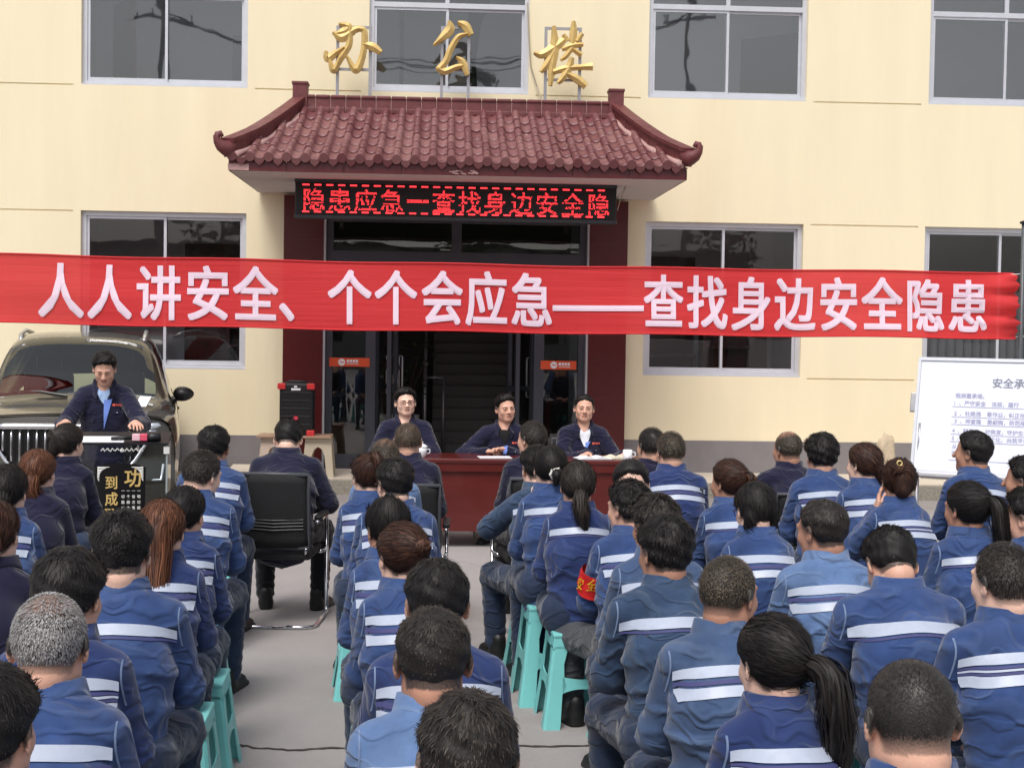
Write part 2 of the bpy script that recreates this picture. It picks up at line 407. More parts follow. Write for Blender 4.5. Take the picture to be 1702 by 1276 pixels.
# entrance: pillars, dark frames, hall behind
for a, b in ((-1.88, -1.405), (1.78, 2.24)):
    p = MB(); p.box(a, b, -.14, .02, .15, 3.42, .006); p.build('pillar', M_maroon, bld)
    for zz in (1.05, 2.0, 2.9):
        j = MB(); j.box(a+.002, b-.002, -.1415, -.139, zz-.003, zz+.003); j.build('joint', M_fascia, bld)
    e = MB(); xx = b if a < 0 else a; e.box(xx-.006 if a < 0 else xx-.022, xx+.022 if a < 0 else xx+.006, -.12, -.0, .15, 3.16); e.build('trim', M_alu, bld)
fr = MB(); x0, x1 = DX[0]+.024, DX[1]-.024
zt = 3.20; F0, F1 = .0, .10
fr.box(x0, x0+.075, F0, F1, .15, zt); fr.box(x1-.075, x1, F0, F1, .15, zt); fr.box(x0+.075, x1-.075, F0, F1, zt-.07, zt)
fr.box(x0+.075, x1-.075, F0+.003, F1, 2.60, 2.78); fr.box(.12, .24, F0+.005, F1, 2.78, zt-.07)
fr.box(-.90, -.78, F0+.003, F1, .15, 2.60); fr.box(1.14, 1.26, F0+.003, F1, .15, 2.60)
fr.box(x0+.075, -.90, F0+.004, F1, .15, .32); fr.box(1.26, x1-.075, F0+.004, F1, .15, .32)
fr.box(x0+.075, -.90, F0+.012, F1-.01, 2.52, 2.60)
dfo = fr.build('door_frame', M_dark, bld)
def pane(x0, x1, z0, z1, y, m=M_glassd, par=None):
    return MB().add([(x0, y, z0), (x1, y, z0), (x1, y, z1), (x0, y, z1)], [(0, 1, 2, 3)]).build('pane', m, par or bld)
pane(x0+.075, .12, 2.78, zt-.07, .05, par=dfo); pane(.24, x1-.075, 2.78, zt-.07, .05, par=dfo)
pane(x0+.075, -.90, .32, 2.60, .05, par=dfo); pane(1.26, x1-.075, .32, 2.60, .05, par=dfo)
# open door leaves folded into the hall
def leaf(hx, ang, w=.92):
    d = MB(); d.box(0, .09, -.025, .025, .18, 2.58); d.box(w-.09, w, -.025, .025, .18, 2.58); d.box(.09, w-.09, -.024, .024, .18, .36); d.box(.09, w-.09, -.024, .024, 2.46, 2.58); d.box(.09, w-.09, -.02, .02, 1.1, 1.16)
    o = d.build('door_leaf', M_dark, bld, loc=(hx, .11, 0), rot=(0, 0, ang))
    MB().add([(.09, 0, .36), (w-.09, 0, .36), (w-.09, 0, 2.46), (.09, 0, 2.46)], [(0, 1, 2, 3)]).build('pane', M_glassd, o)
    h = MB(); h.tube([(w-.05, -.025, 1.0), (w-.05, -.08, 1.02), (w-.05, -.08, 1.5), (w-.05, -.025, 1.52)], .013, 8); h.box(w-.075, w-.02, -.032, -.026, 1.05, 1.3); h.build('handle', M_steel, o, smooth=True)
leaf(-.78, math.radians(78)); leaf(1.14, math.radians(103)); leaf(.95, math.radians(99), .55); leaf(-.62, math.radians(82), .55)
hall = MB(); HX0, HX1, HY = -1.85, 2.2, 4.15
hall.add([(HX0, .1, .15), (HX1, .1, .15), (HX1, HY, .15), (HX0, HY, .15)], [(0, 1, 2, 3)])
hall.build('hall_floor', mat('dark_floor', s2l((60, 62, 60)), .35, noise=.1), bld)
hw = MB()
hw.add([(HX0, HY, .15), (HX1, HY, .15), (HX1, HY, 3.4), (HX0, HY, 3.4)], [(0, 1, 2, 3)]); hw.add([(HX0, .1, .15), (HX0, HY, .15), (HX0, HY, 3.4), (HX0, .1, 3.4)], [(0, 1, 2, 3)]); hw.add([(HX1, .1, .15), (HX1, HY, .15), (HX1, HY, 3.4), (HX1, .1, 3.4)], [(3, 2, 1, 0)]); hw.add([(HX0, .1, 3.4), (HX1, .1, 3.4), (HX1, HY, 3.4), (HX0, HY, 3.4)], [(3, 2, 1, 0)])
hw.build('hall_wall', mat('hall_grey', s2l((96, 94, 92)), .9, noise=.06), bld)
for k in range(11):
    st = MB(); st.box(-.1, 1.25, 2.0+k*.19, 2.0+(k+1)*.19+.02, .15 if k == 0 else .15+k*.15-.02, .15+(k+1)*.15, .006); st.build('stair', mat('stair_stone', s2l((86, 84, 82)), .4, noise=.25, nscale=60), bld)
rl = MB(); rl.tube([(-.2, 1.85, .15), (-.2, 1.85, 1.35)], .03, 10); rl.tube([(-.2, 1.85, 1.2), (.05, 1.85, 1.2)], .018, 8); rl.tube([(.05, 1.85, .15), (.05, 1.85, 1.2)], .018, 8); rl.tube([(-.2, 1.85, 1.25), (-.2, 4.0, 2.7)], .025, 8); rl.lathe([(.03, 0), (.045, .02), (.045, .05), (.02, .08)], (-.2, 1.85, 1.35), 12)
rl.build('stair_rail', M_steel, bld, smooth=True)
# orange safety stickers on the side lights
for xs_, nm in (((-1.335, -.85), 0), ((1.22, 1.655), 1)):
    a, b = xs_
    s = MB().box(a, b, -.006, -.001, 1.385, 1.49)
    so = s.build('door_sticker', M_orange, bld)
    e = MB(); cx = a+.15 if nm == 0 else a+.16
    e.prism([(cx+.042*math.cos(t), 1.437+.042*math.sin(t)) for t in np.linspace(0, 2*math.pi, 20, endpoint=False)], -.009, -.007)
    e.build('sticker_emblem', M_white, so)
    e = MB(); e.prism([(cx-.03, 1.432), (cx-.01, 1.45), (cx+.012, 1.436), (cx+.03, 1.45), (cx+.03, 1.44), (cx+.012, 1.425), (cx-.01, 1.438)], -.0125, -.0105); e.build('sticker_mark', M_orange, so)
    t = MB()
    for k in range(4): t.box(cx+.06+k*.036, cx+.087+k*.036, -.009, -.007, 1.437, 1.467)
    for k in range(9): t.box(cx+.06+k*.0165, cx+.07+k*.0165, -.009, -.007, 1.412, 1.425)
    t.build('sticker_text', M_white, so)
# potted plant inside the hall
pp = thing('potted_plant', 'tall white flared pot with a dark leafy plant inside the doorway', 'plant', (-.42, YW+1.1, .15))
MB().lathe([(.10, 0), (.12, .02), (.16, .55), (.165, .60), (.15, .60), (.14, .5)], n=24).build('pot', mat('white_pot', s2l((150, 158, 150)), .4), pp, smooth=True)
lf = MB(); rr = random.Random(3)
for k in range(150):
    a = rr.uniform(0, 6.28); h = rr.uniform(.75, 1.55); r_ = rr.uniform(.05, .42)
    c = np.array([r_*math.cos(a), r_*math.sin(a), h]); d = np.array([math.cos(a+rr.uniform(-1, 1)), math.sin(a+rr.uniform(-1, 1)), rr.uniform(-.8, .4)]); d /= np.linalg.norm(d); w = np.cross(d, [0, 0, 1]); w /= np.linalg.norm(w)+1e-6
    l_ = rr.uniform(.07, .13); lf.add([c, c+d*l_*.5+w*l_*.3, c+d*l_, c+d*l_*.5-w*l_*.3], [(0, 1, 2, 3)])
lf.build('foliage', mat('dark_leaf', s2l((46, 60, 40)), .5, noise=.3), pp)
stm = MB()
for k in range(6):
    a = k*1.05; stm.tube([(0, 0, .5), (.05*math.cos(a), .05*math.sin(a), .9), (.25*math.cos(a), .25*math.sin(a), 1.3)], .008, 6)
stm.build('stem', mat('plant_stem', s2l((60, 44, 34)), .8), pp)
# reception desk glimpsed through the left side light
ds = MB(); ds.box(-1.3, -.75, 1.0, 1.5, .15, 1.0, .01); ds.build('reception_desk', M_maho, bld)

# ------------------------------------------------------------------ tiled canopy (part of the building)
CX0, CX1 = -2.18, 2.53         # wall line ends of the soffit
EY = 15.05-YW                  # front edge, building space
cano = MB()
cano.add([(CX0-.02, EY, 3.45), (CX1, EY, 3.45), (CX1, .0, 3.45), (CX0, .0, 3.45)], [(3, 2, 1, 0)])
cano.box(CX0, CX1, EY+.02, 0, 3.452, 3.55)
canopy = cano.build('canopy', M_soffit, bld)
def roof_pt(v):
    """section through the front slope: v=0 eave, 1 ridge foot; a hollow curve"""
    y = EY-.06+v*1.92; z = 3.585+.775*(.84*v+.16*v*v); return y, z
RX0, RX1 = at(499, 170, 16.9)[0], at(1024, 180, 16.9)[0]         # ridge ends
def hip_x(v, side):
    e = CX0-.02 if side < 0 else CX1+.02; r = RX0 if side < 0 else RX1
    t = v; return e+(r-e)*t
und = MB(); vv = np.linspace(0, 1, 9); VV, FF = [], []
for v in vv:
    y, z = roof_pt(v); VV += [(hip_x(v, -1), y, z-.02), (hip_x(v, 1), y, z-.02)]
for i in range(8): FF.append((2*i, 2*i+1, 2*i+3, 2*i+2))
und.add(VV, FF)
for sd_ in (0, 1):                                    # the two narrow end slopes back to the wall
    B = []
    for v in vv:
        y, z = roof_pt(v); B.append((hip_x(v, -1 if sd_ == 0 else 1), y, z-.02))
    C = [(CX0 if sd_ == 0 else CX1, 0, 3.56)]
    n = len(B); und.add(B+C, [[i, i+1, n] for i in range(n-1)])
und.build('roof_bed', M_mortar, canopy)
# one interlocking tile: a raised roll beside a shallow pan, lipped front edge
TW = .187
def tile_mesh(L, eave=False):
    prof = []
    for k in range(7):
        a = math.pi-k*math.pi/6; prof.append((.042+.042*math.cos(a), .05*math.sin(a)+.004))
    for k in range(1, 6):
        t = k/5; prof.append((.084+t*(TW-.084), .004-.020*math.sin(math.pi*t)))
    n = len(prof); V = []
    th = .016
    for (yy, dz) in ((-.012, .012), (L*.5, .006), (L, 0)):
        V += [(x, yy, z+dz) for x, z in prof]
    V += [(x, -.012, z+.012-th) for x, z in prof]
    F = []
    for r in range(2):
        for k in range(n-1): F.append((r*n+k, r*n+k+1, (r+1)*n+k+1, (r+1)*n+k))
    for k in range(n-1): F.append((k, 3*n+k, 3*n+k+1, k+1))
    if eave:                                          # round end cap on the roll and a pointed drip on the pan
        b = len(V); m_ = 12
        V += [(.042+.05*math.cos(2*math.pi*k/m_), -.02, .012+.05*math.sin(2*math.pi*k/m_)) for k in range(m_)]+[(.042+.05*math.cos(2*math.pi*k/m_), .01, .012+.05*math.sin(2*math.pi*k/m_)) for k in range(m_)]
        F += [list(range(b, b+m_))[::-1]]+[(b+k, b+(k+1) % m_, b+m_+(k+1) % m_, b+m_+k) for k in range(m_)]
        b = len(V)
        drip = [(.088, .0), (TW, .0), (TW-.004, -.035), ((.088+TW)/2+.02, -.062), ((.088+TW)/2, -.078), ((.088+TW)/2-.02, -.062), (.092, -.035)]
        V += [(x, -.016, z) for x, z in drip]+[(x, -.002, z) for x, z in drip]; q = len(drip)
        F += [list(range(b, b+q))[::-1]]+[(b+k, b+(k+1) % q, b+q+(k+1) % q, b+q+k) for k in range(q)]
    me = bpy.data.meshes.new('roof_tile'); me.from_pydata(V, [], F); me.update()
    me.polygons.foreach_set('use_smooth', [len(f) == 4 and i < 2*(n-1) for i, f in enumerate(F)]); me.materials.append(M_tile); return me
NR = 6; rnd = random.Random(5)
tm, te = tile_mesh(.40), tile_mesh(.40, True)
Mt2 = mat('glazed_roof_tile_pale', s2l((138, 92, 92)), .5, col2=s2l((114, 72, 72)), nscale=7, bump=.25, bscale=50, dirt=.5, dcol=s2l((160, 134, 126)))
Mt3 = mat('glazed_roof_tile_deep', s2l((118, 66, 70)), .45, col2=s2l((98, 52, 56)), nscale=7, bump=.25, bscale=50, dirt=.3, dcol=s2l((140, 104, 104)))
ncol = int((CX1-CX0+.04)/TW)
for r in range(NR):
    v0, v1 = r/NR, (r+1)/NR; (ya, za), (yb, zb) = roof_pt(v0), roof_pt(v1); sl = math.atan2(zb-za, yb-ya)
    for c in range(ncol+1):
        x = CX0-.02+c*TW; xc = x+TW/2
        if xc < hip_x((v0+v1)/2, -1)-.02 or xc > hip_x((v0+v1)/2, 1)+.02: continue
        o = link('roof_tile', te if r == 0 else tm, M_tile, canopy, (x+rnd.uniform(-.003, .003), ya, za+rnd.uniform(-.003, .003)), (sl+rnd.uniform(-.012, .012), rnd.uniform(-.012, .012), rnd.uniform(-.01, .01)))
        k = rnd.random()
        if k < .5:
            o.material_slots[0].link = 'OBJECT'; o.material_slots[0].material = Mt2 if k < .22 else Mt3
# ridge of moulded blocks, end posts, hips with upswept scrolls
yr, zr = roof_pt(1)
nb = 21; bw = (RX1-RX0)/nb
for k in range(nb):
    x = RX0+k*bw; b = MB()
    b.box(x+.004, x+bw-.004, yr-.03, yr+.22, zr+.01, zr+.155, .008); b.box(x+.004, x+bw-.004, yr-.045, yr+.235, zr+.135, zr+.175, .014)
    b.box(x+.004, x+bw-.004, yr-.05, yr+.0, zr-.03, zr+.03, .01)
    b.build('ridge_tile', M_ridge, canopy)
b = MB(); b.box(RX0, RX1, yr-.02, yr+.2, zr-.05, zr+.15); b.build('ridge_mortar', M_mortar, canopy)
wv = MB(); pts = []                                    # wavy mortar line where the tile tops meet the ridge
for k in range(200):
    x = RX0+.05+(RX1-RX0-.1)*k/199; ph = ((x-(CX0-.02)) % TW)/TW
    pts.append((x, yr-.045, zr-.055+.055*max(0, math.sin(math.pi*min(1, ph/.45)))-.012+rnd.uniform(-.006, .006)))
wv.tube(pts, .016, 5); wv.build('tile_mortar', M_mortar, canopy, smooth=True)
for x in (RX0, RX1):
    b = MB(); b.box(x-.085, x+.085, yr-.06, yr+.12, zr-.05, zr+.30, .01); b.box(x-.095, x+.095, yr-.07, yr+.13, zr+.285, zr+.32, .008); b.build('ridge_post', M_ridge, canopy)
for sd_ in (-1, 1):
    P = []
    for v in np.linspace(1, 0, 10):
        y, z = roof_pt(v); P.append(np.array([hip_x(v, sd_)+sd_*.0, y, z+.06+.10*max(0, .35-v)]))
    # blocks along the hip
    for i in range(9):
        a, c = P[i], P[i+1]; d = (c-a); Ld = np.linalg.norm(d); d /= Ld
        side = np.cross(d, [0, 0, 1]); side /= np.linalg.norm(side); n_ = np.cross(side, d)
        b = MB()
        for (w_, h0, h1) in ((.055, -.10, .06), (.075, .055, .095)):
            V = [a+d*(.004+t*(Ld-.008))+side*s*w_+n_*h for t in (0, 1) for h in (h0, h1) for s in (-1, 1)]
            b.add(V, [(0, 2, 3, 1), (4, 5, 7, 6), (0, 1, 5, 4), (2, 6, 7, 3), (0, 4, 6, 2), (1, 3, 7, 5)])
        autosmooth(b.build('hip_tile', M_ridge, canopy), 30)
    mo = MB(); mo.tube([p+np.array([-sd_*.075, -.01, -.075]) for p in P], [.035+.012*math.sin(k*2.3) for k in range(10)], 6); mo.build('hip_mortar', M_mortar, canopy, smooth=True)
    # upswept scroll at the corner
    e = P[-1]; dx = sd_
    sc_ = .56
    path = [e+sc_*np.array([-dx*.06, .08, -.02]), e+sc_*np.array([dx*.04, -.03, -.01]), e+sc_*np.array([dx*.12, -.08, .03]), e+sc_*np.array([dx*.17, -.11, .10]), e+sc_*np.array([dx*.185, -.12, .17]), e+sc_*np.array([dx*.165, -.12, .225]), e+sc_*np.array([dx*.125, -.12, .235]), e+sc_*np.array([dx*.105, -.12, .20]), e+sc_*np.array([dx*.125, -.12, .175])]
    b = MB(); b.tube(path, [.085, .08, .062, .045, .036, .034, .034, .03, .018], 10)
    b.tube([e+sc_*np.array([dx*.10, -.07, .0]), e+sc_*np.array([dx*.18, -.12, .03]), e+sc_*np.array([dx*.23, -.13, .085])], [.05, .03, .004], 8)
    b.tube([e+sc_*np.array([dx*.17, -.11, .12]), e+sc_*np.array([dx*.22, -.12, .16]), e+sc_*np.array([dx*.245, -.12, .205])], [.03, .02, .003], 8)
    b.build('corner_scroll', M_ridge, canopy, smooth=True)
# fascia of glazed tiles along the eave and down the returns
nf = 8; fwid = (CX1-CX0+.02)/nf
for k in range(nf):
    b = MB(); x = CX0-.02+k*fwid; b.box(x+.003, x+fwid-.003, EY-.02, EY+.0, 3.45, 3.60, .004); b.build('fascia_tile', M_fascia, canopy)
for sx in (CX0-.02, CX1):
    for k in range(4):
        b = MB(); b.box(sx, sx+.02, EY+.005+k*.6, EY+.6+k*.6, 3.45, 3.56, .004); b.build('fascia_tile', M_fascia, canopy)
b = MB(); b.box(CX0-.023, CX0+.19, EY-.024, EY-.019, 3.455, 3.52)
b.build('chipped_plaster', M_mortar, canopy)
b = MB(); rr = random.Random(4)
for k in range(9):
    x = .05+rr.uniform(0, .28); b.tube([(x, EY-.022, 3.462+rr.uniform(0, .05)), (x+rr.uniform(.02, .09), EY-.022, 3.455+rr.uniform(0, .04))], .006, 5)
b.build('chipped_plaster', M_mortar, canopy)

# ------------------------------------------------------------------ gold characters on posts above the ridge
def brush(mb, pts, ws, y0, y1, n=10):
    """one brush stroke: a spine of (x,z) points with half widths, swept smooth, ridged like carved lettering"""
    P = np.array(pts, float); ws = np.array(ws, float); t = np.arange(len(P)); tt = np.linspace(0, len(P)-1, (len(P)-1)*n+1)
    def cr(A):
        A = np.vstack([2*A[0]-A[1], A, 2*A[-1]-A[-2]]); out = []
        for s in tt:
            i = min(int(s), len(P)-2); u = s-i; a, b, c, d = A[i], A[i+1], A[i+2], A[i+3]
            out.append(.5*((2*b)+(-a+c)*u+(2*a-5*b+4*c-d)*u*u+(-a+3*b-3*c+d)*u**3))
        return np.array(out)
    C = cr(P); w = np.maximum(cr(ws[:, None])[:, 0], .002)
    T = np.gradient(C, axis=0); T /= np.linalg.norm(T, axis=1)[:, None]+1e-9; Nn = np.stack([-T[:, 1], T[:, 0]], 1)
    V, F = [], []
    for i in range(len(C)):
        l = C[i]+Nn[i]*w[i]; r = C[i]-Nn[i]*w[i]
        V += [(l[0], y1, l[1]), (l[0], y0+.012, l[1]), (C[i][0], y0-.012, C[i][1]), (r[0], y0+.012, r[1]), (r[0], y1, r[1])]
        if i:
            for k in range(4): F.append((5*i-5+k, 5*i-5+k+1, 5*i+k+1, 5*i+k))
            F.append((5*i-1, 5*i-5, 5*i, 5*i+4))
    F += [(0, 1, 2, 3, 4), tuple(5*len(C)-5+k for k in (4, 3, 2, 1, 0))]
    mb.add(V, F)
# strokes are given in pixels of a 100-unit square, then scaled to metres
CH = {
 'ban': [([(24, 8), (40, 12), (36, 20), (20, 26)], [2, 7, 9, 3]), ([(14, 24), (30, 32), (52, 18), (66, 16)], [3, 9, 6, 4]), ([(44, 14), (42, 44), (30, 66), (18, 92)], [4, 6, 6, 3]), ([(58, 16), (68, 22), (66, 60), (54, 90), (38, 66)], [4, 6, 6, 7, 3]), ([(2, 58), (6, 70), (20, 60), (34, 50)], [3, 8, 5, 2]), ([(8, 70), (16, 92), (28, 68)], [3, 6, 3]), ([(66, 44), (82, 48), (97, 58)], [3, 8, 5])],
 'gong': [([(36, 2), (38, 16), (24, 30), (4, 46)], [3, 9, 7, 2]), ([(54, 4), (70, 10), (82, 26)], [3, 8, 6]), ([(76, 24), (56, 30), (40, 52), (30, 74), (14, 90)], [2, 5, 6, 6, 6]), ([(12, 86), (28, 92), (52, 84), (72, 80)], [5, 6, 5, 4]), ([(52, 66), (66, 76), (76, 98)], [2, 7, 4])],
 'lou': [([(2, 50), (16, 52), (40, 38), (56, 26)], [2, 6, 7, 3]), ([(34, 10), (36, 40), (32, 70), (30, 98)], [3, 7, 6, 3]), ([(36, 46), (24, 66), (14, 78)], [3, 6, 3]), ([(66, 2), (66, 20), (64, 44)], [3, 6, 4]), ([(50, 22), (56, 32)], [3, 5]), ([(80, 20), (72, 32)], [4, 4]), ([(48, 44), (64, 38), (82, 36)], [3, 5, 3]), ([(64, 42), (54, 54), (46, 60)], [4, 4, 2]), ([(66, 44), (80, 52)], [3, 4]), ([(34, 78), (54, 72), (76, 70), (98, 68)], [4, 5, 4, 6]), ([(64, 56), (60, 70), (50, 86), (42, 94)], [4, 6, 5, 3]), ([(56, 80), (74, 88), (88, 98)], [3, 6, 5])]}
LY = YW+roof_pt(1)[0]+.09
def gold_char(key, px, py0, py1, wpx, label):
    a = at(px-wpx/2, py0, LY); b = at(px+wpx/2, py1, LY); w = b[0]-a[0]; h = a[2]-b[2]
    t = thing('gold_character', label, 'sign character', (a[0], LY, roof_pt(1)[1]+.16), 0, 'gold characters on the canopy ridge')
    zb = b[2]-(roof_pt(1)[1]+.16)
    for k, (pts, ws) in enumerate(CH[key]):
        mb = MB(); brush(mb, [(p[0]/100*w, zb+(100-p[1])/100*h) for p in pts], [q/100*h*.95 for q in ws], -.03-.0015*k, .03-.0015*k)
        o = mb.build('stroke', M_gold, t); autosmooth(o, 25)
    for fx in (.22, .78):
        MB().box(fx*w-.017, fx*w+.017, .035, .07, 0, zb+h*.9).build('post', M_steel, t)
    for fz in (.12, .88):
        MB().box(fx*w*0+.22*w+.018, .78*w-.018, .036, .066, zb+fz*h-.015, zb+fz*h+.015).build('rail', M_steel, t)
gold_char('ban', 588, 32, 127, 96, 'gold brush style character with a boxed loop, first over the canopy')
gold_char('gong', 757, 33, 128, 78, 'gold brush style character of few open strokes, middle of the canopy ridge')
gold_char('lou', 936, 32, 147, 100, 'gold brush style character of many strokes, over the right part of the canopy')
# bare cable from the upper window down to the ridge
cb = MB(); A = [at(877, 5, YW-.02), at(879, 60, YW-.03), at(882, 110, YW-.03), at(893, 145, YW-.05), at(902, 170, YW-.3)]
cb.tube(A, .009, 6); tag(cb.build('loose_cable', mat('grey_cable', s2l((170, 160, 140)), .7)), 'thin pale cable hanging from the middle upper window to the canopy', 'cable')

# ------------------------------------------------------------------ LED message sign
LYf = 15.72; LX0, LX1, LZ0, LZ1 = at(490, 333, LYf)[0], at(1025, 340, LYf)[0], at(757, 366, LYf)[2], 3.442
led = thing('led_sign', 'long black message board with red scrolling lit characters under the canopy', 'led sign', (LX0, LYf, LZ0))
LW, LH = LX1-LX0, LZ1-LZ0
b = MB(); b.box(0, LW, .02, .27, 0, LH, .008); b.build('housing', M_black, led)
b = MB(); b.box(.03, LW-.03, .006, .02, .04, LH-.035); b.build('panel', M_led, led)
b = MB(); b.box(-.005, LW+.005, -.012, .03, -.015, .03, .008); b.box(-.005, LW+.005, -.006, .03, LH-.03, LH+.012, .008); b.build('bezel', mat('grey_bezel', s2l((52, 54, 58)), .4), led)
for xx in (.25, 1.7, 3.2):
    MB().box(xx, xx+.05, .272, .36, .1, LH+.006).build('bracket', M_steel, led)
def dots(ch, cw, chh, nx, ny, drop):
    """dot matrix of a character: sample the glyph on an nx by ny grid"""
    V, Fc = glyph_mesh(ch, 0.0); 
    if not len(V): return None
    tree = BVHTree.FromPolygons([Vector((p[0], p[1], 0)) for p in V], Fc)
    mb = MB(); dx, dz = cw/nx, chh/ny; rr = random.Random(ord(ch))
    for j in range(ny):
        if j in drop: continue
        for i in range(nx):
            u, w = (i+.5)/nx, -.08+(j+.5)/ny*.98
            hit = any(tree.ray_cast(Vector((u+ox, w+oy, 1)), Vector((0, 0, -1)))[0] is not None for ox, oy in ((0, 0), (.012, .012), (-.012, -.012)))
            if hit and rr.random() < .93:
                cx, cz = (i+.5)*dx, (j+.5)*dz; s = dx*.36
                mb.add([(cx-s, .0, cz-s), (cx+s, .0, cz-s), (cx+s, .0, cz+s), (cx-s, .0, cz+s)], [(0, 1, 2, 3)])
    return mb
msg = '隐患应急一查找身边安全隐'; cw = (LW-.12)/12.0
for k, ch in enumerate(msg):
    m_ = dots(ch, cw*.93, LH*.62, 22, 22, (5, 12) if k % 3 else (8,))
    if m_ and m_.f:
        o = m_.build('led_character', M_ledon, led, loc=(.07+k*cw, .003, .075)); o['kind'] = 'stuff'
for zz in (.055, LH-.062):
    b = MB()
    for k in range(26):
        x = .08+k*(LW-.16)/26; b.box(x, x+.075, -.001, .004, zz, zz+.016)
    o = b.build('led_border', M_ledon, led); o['kind'] = 'stuff'
cb = MB(); q = at(1025, 318, LYf+.15); A = [at(1025, 330, LYf+.1), at(1040, 310, LYf+.1), at(1030, 335, LYf+.05), at(1026, 350, LYf+.05)]
cb.tube(A, .006, 6); tag(cb.build('sign_cable', mat('grey_cable', s2l((170, 160, 140)), .7)), 'short pale cable looping from the end of the lit message board', 'cable')
# ------------------------------------------------------------------ red banner strung across the yard
def cloth_mat(name, col, tcol, transp):
    m = bpy.data.materials.new(name); m.use_nodes = True; nt = m.node_tree; N = nt.nodes; L = nt.links; b = N['Principled BSDF']; out = N['Material Output']
    b.inputs['Base Color'].default_value = (*col, 1); b.inputs['Roughness'].default_value = .55; b.inputs['Specular IOR Level'].default_value = .3
    tl = N.new('ShaderNodeBsdfTranslucent'); tl.inputs[0].default_value = (*tcol, 1)
    tr = N.new('ShaderNodeBsdfTransparent'); tr.inputs[0].default_value = (1, .55, .55, 1)
    a = N.new('ShaderNodeMixShader'); a.inputs[0].default_value = .25; L.new(b.outputs[0], a.inputs[1]); L.new(tl.outputs[0], a.inputs[2])
    c = N.new('ShaderNodeMixShader'); c.inputs[0].default_value = transp; L.new(a.outputs[0], c.inputs[1]); L.new(tr.outputs[0], c.inputs[2])
    wv = N.new('ShaderNodeTexNoise'); wv.inputs['Scale'].default_value = 1.5; wv.inputs['Detail'].default_value = 3
    tc = N.new('ShaderNodeTexCoord'); mp = N.new('ShaderNodeMapping'); mp.inputs['Scale'].default_value = (.6, 1, 14); L.new(tc.outputs['Object'], mp.inputs[0]); L.new(mp.outputs[0], wv.inputs[0])
    bp = N.new('ShaderNodeBump'); bp.inputs['Strength'].default_value = .35; bp.inputs['Distance'].default_value = .02; L.new(wv.outputs[0], bp.inputs['Height']); L.new(bp.outputs[0], b.inputs['Normal'])
    L.new(c.outputs[0], out.inputs[0]); return m
M_ban = cloth_mat('red_banner_cloth', s2l((224, 62, 66)), s2l((230, 64, 66)), .06)
M_bch = mat('banner_print', s2l((238, 214, 230)), .6, noise=.03)
BY = 14.3
TL, TR, BL, BR = at(-70, 419, BY), at(1690, 452.5, BY), at(-70, 535.5, BY), at(1690, 563.5, BY)
ban = thing('banner', 'long red cloth banner with white slogan characters strung across the yard', 'banner', tuple(BL))
def b_off(u, v):
    x = u*10.4
    r = .018*math.sin(x*1.1+.5)+.010*math.sin(x*2.7+v*3)+.006*math.sin(v*9+x*.8)*math.cos(x*.35)
    e = max(0, (u-.945)/.055)
    r += e*e*(.05*math.sin(v*21)+.03*math.sin(v*37+1))+max(0, (u-.985)/.015)*.05*math.sin(v*46)
    return r
def b_pt(u, v, lift=0):
    t = TL+(TR-TL)*u; b = BL+(BR-BL)*u; p = b+(t-b)*v
    sag = -.018*math.sin(math.pi*min(1, u*1.0))+.006*math.sin(u*31)
    q = p+np.array([0, b_off(u, v)-lift, sag]); return q-BL
nu, nv = 260, 16
V = [b_pt(i/nu, j/nv) for i in range(nu+1) for j in range(nv+1)]
F = [(i*(nv+1)+j, (i+1)*(nv+1)+j, (i+1)*(nv+1)+j+1, i*(nv+1)+j+1) for i in range(nu) for j in range(nv)]
link('cloth', mesh_np('cloth', V, np.array(F)), M_ban, ban)
hm = MB()
for v in (.012, .988):
    hm.tube([b_pt(i/120, v, .004) for i in range(121)], .009, 5)
hm.build('hem', M_ban, ban, smooth=True)
xs_px = [(60, 130), (140, 208), (220, 288), (300, 368), (378, 446), (452, 520), (533, 600), (610, 675), (687, 751), (760, 825), (836, 900), (905, 979), (977, 1053), (1058, 1120), (1131, 1194), (1205, 1268), (1278, 1341), (1353, 1415), (1426, 1490), (1500, 1562), (1573, 1636)]
for ch, (a, b) in zip('人人讲安全、个个会应急——查找身边安全隐患', xs_px):
    V, Fc = glyph_mesh(ch, .024)
    ua, ub = (a+70)/1760, (b+70)/1760
    mb = MB(); P = []
    for p in V:
        gx = (p[0]-.045)/.91
        if ch == '—': gx = p[0]
        u = ua+(ub-ua)*gx; v = .10+.80*(p[1]+.09)/.97
        P.append(b_pt(u, v, .004+p[2]))
    mb.add(P, Fc); mb.build('banner_character', M_bch, ban)
rp = MB()
for v in (.97, .03):
    rp.tube([b_pt(.995, v)+BL*0, b_pt(1.0, v)+np.array([.12, 0, .01])], .006, 5); rp.tube([b_pt(.003, v), b_pt(0, v)-np.array([.6, 0, .02])], .006, 5)
rp.build('rope', mat('white_rope', s2l((210, 205, 200)), .8), ban)
def pole(px, py0, Y, label):
    t = at(px, py0, Y)
    p = thing('banner_pole', label, 'pole', (t[0], Y, 0)); b = MB(); b.tube([(0, 0, 0), (0, 0, t[2])], .022, 12); b.build('shaft', mat('grey_pole', s2l((92, 96, 100)), .5, metal=.4, noise=.15), p, smooth=True)
    MB().lathe([(.16, 0), (.16, .02), (.05, .04), (.04, .12)], n=16).build('base', M_plinth, p); MB().lathe([(.04, t[2]), (.042, t[2]+.02), (.0, t[2]+.035)], n=12).build('cap', M_black, p)
pole(1702, 372, 14.3, 'slim grey metal pole holding the right end of the red banner')
pole(-185, 372, 14.3, 'slim grey metal pole holding the far left end of the red banner')

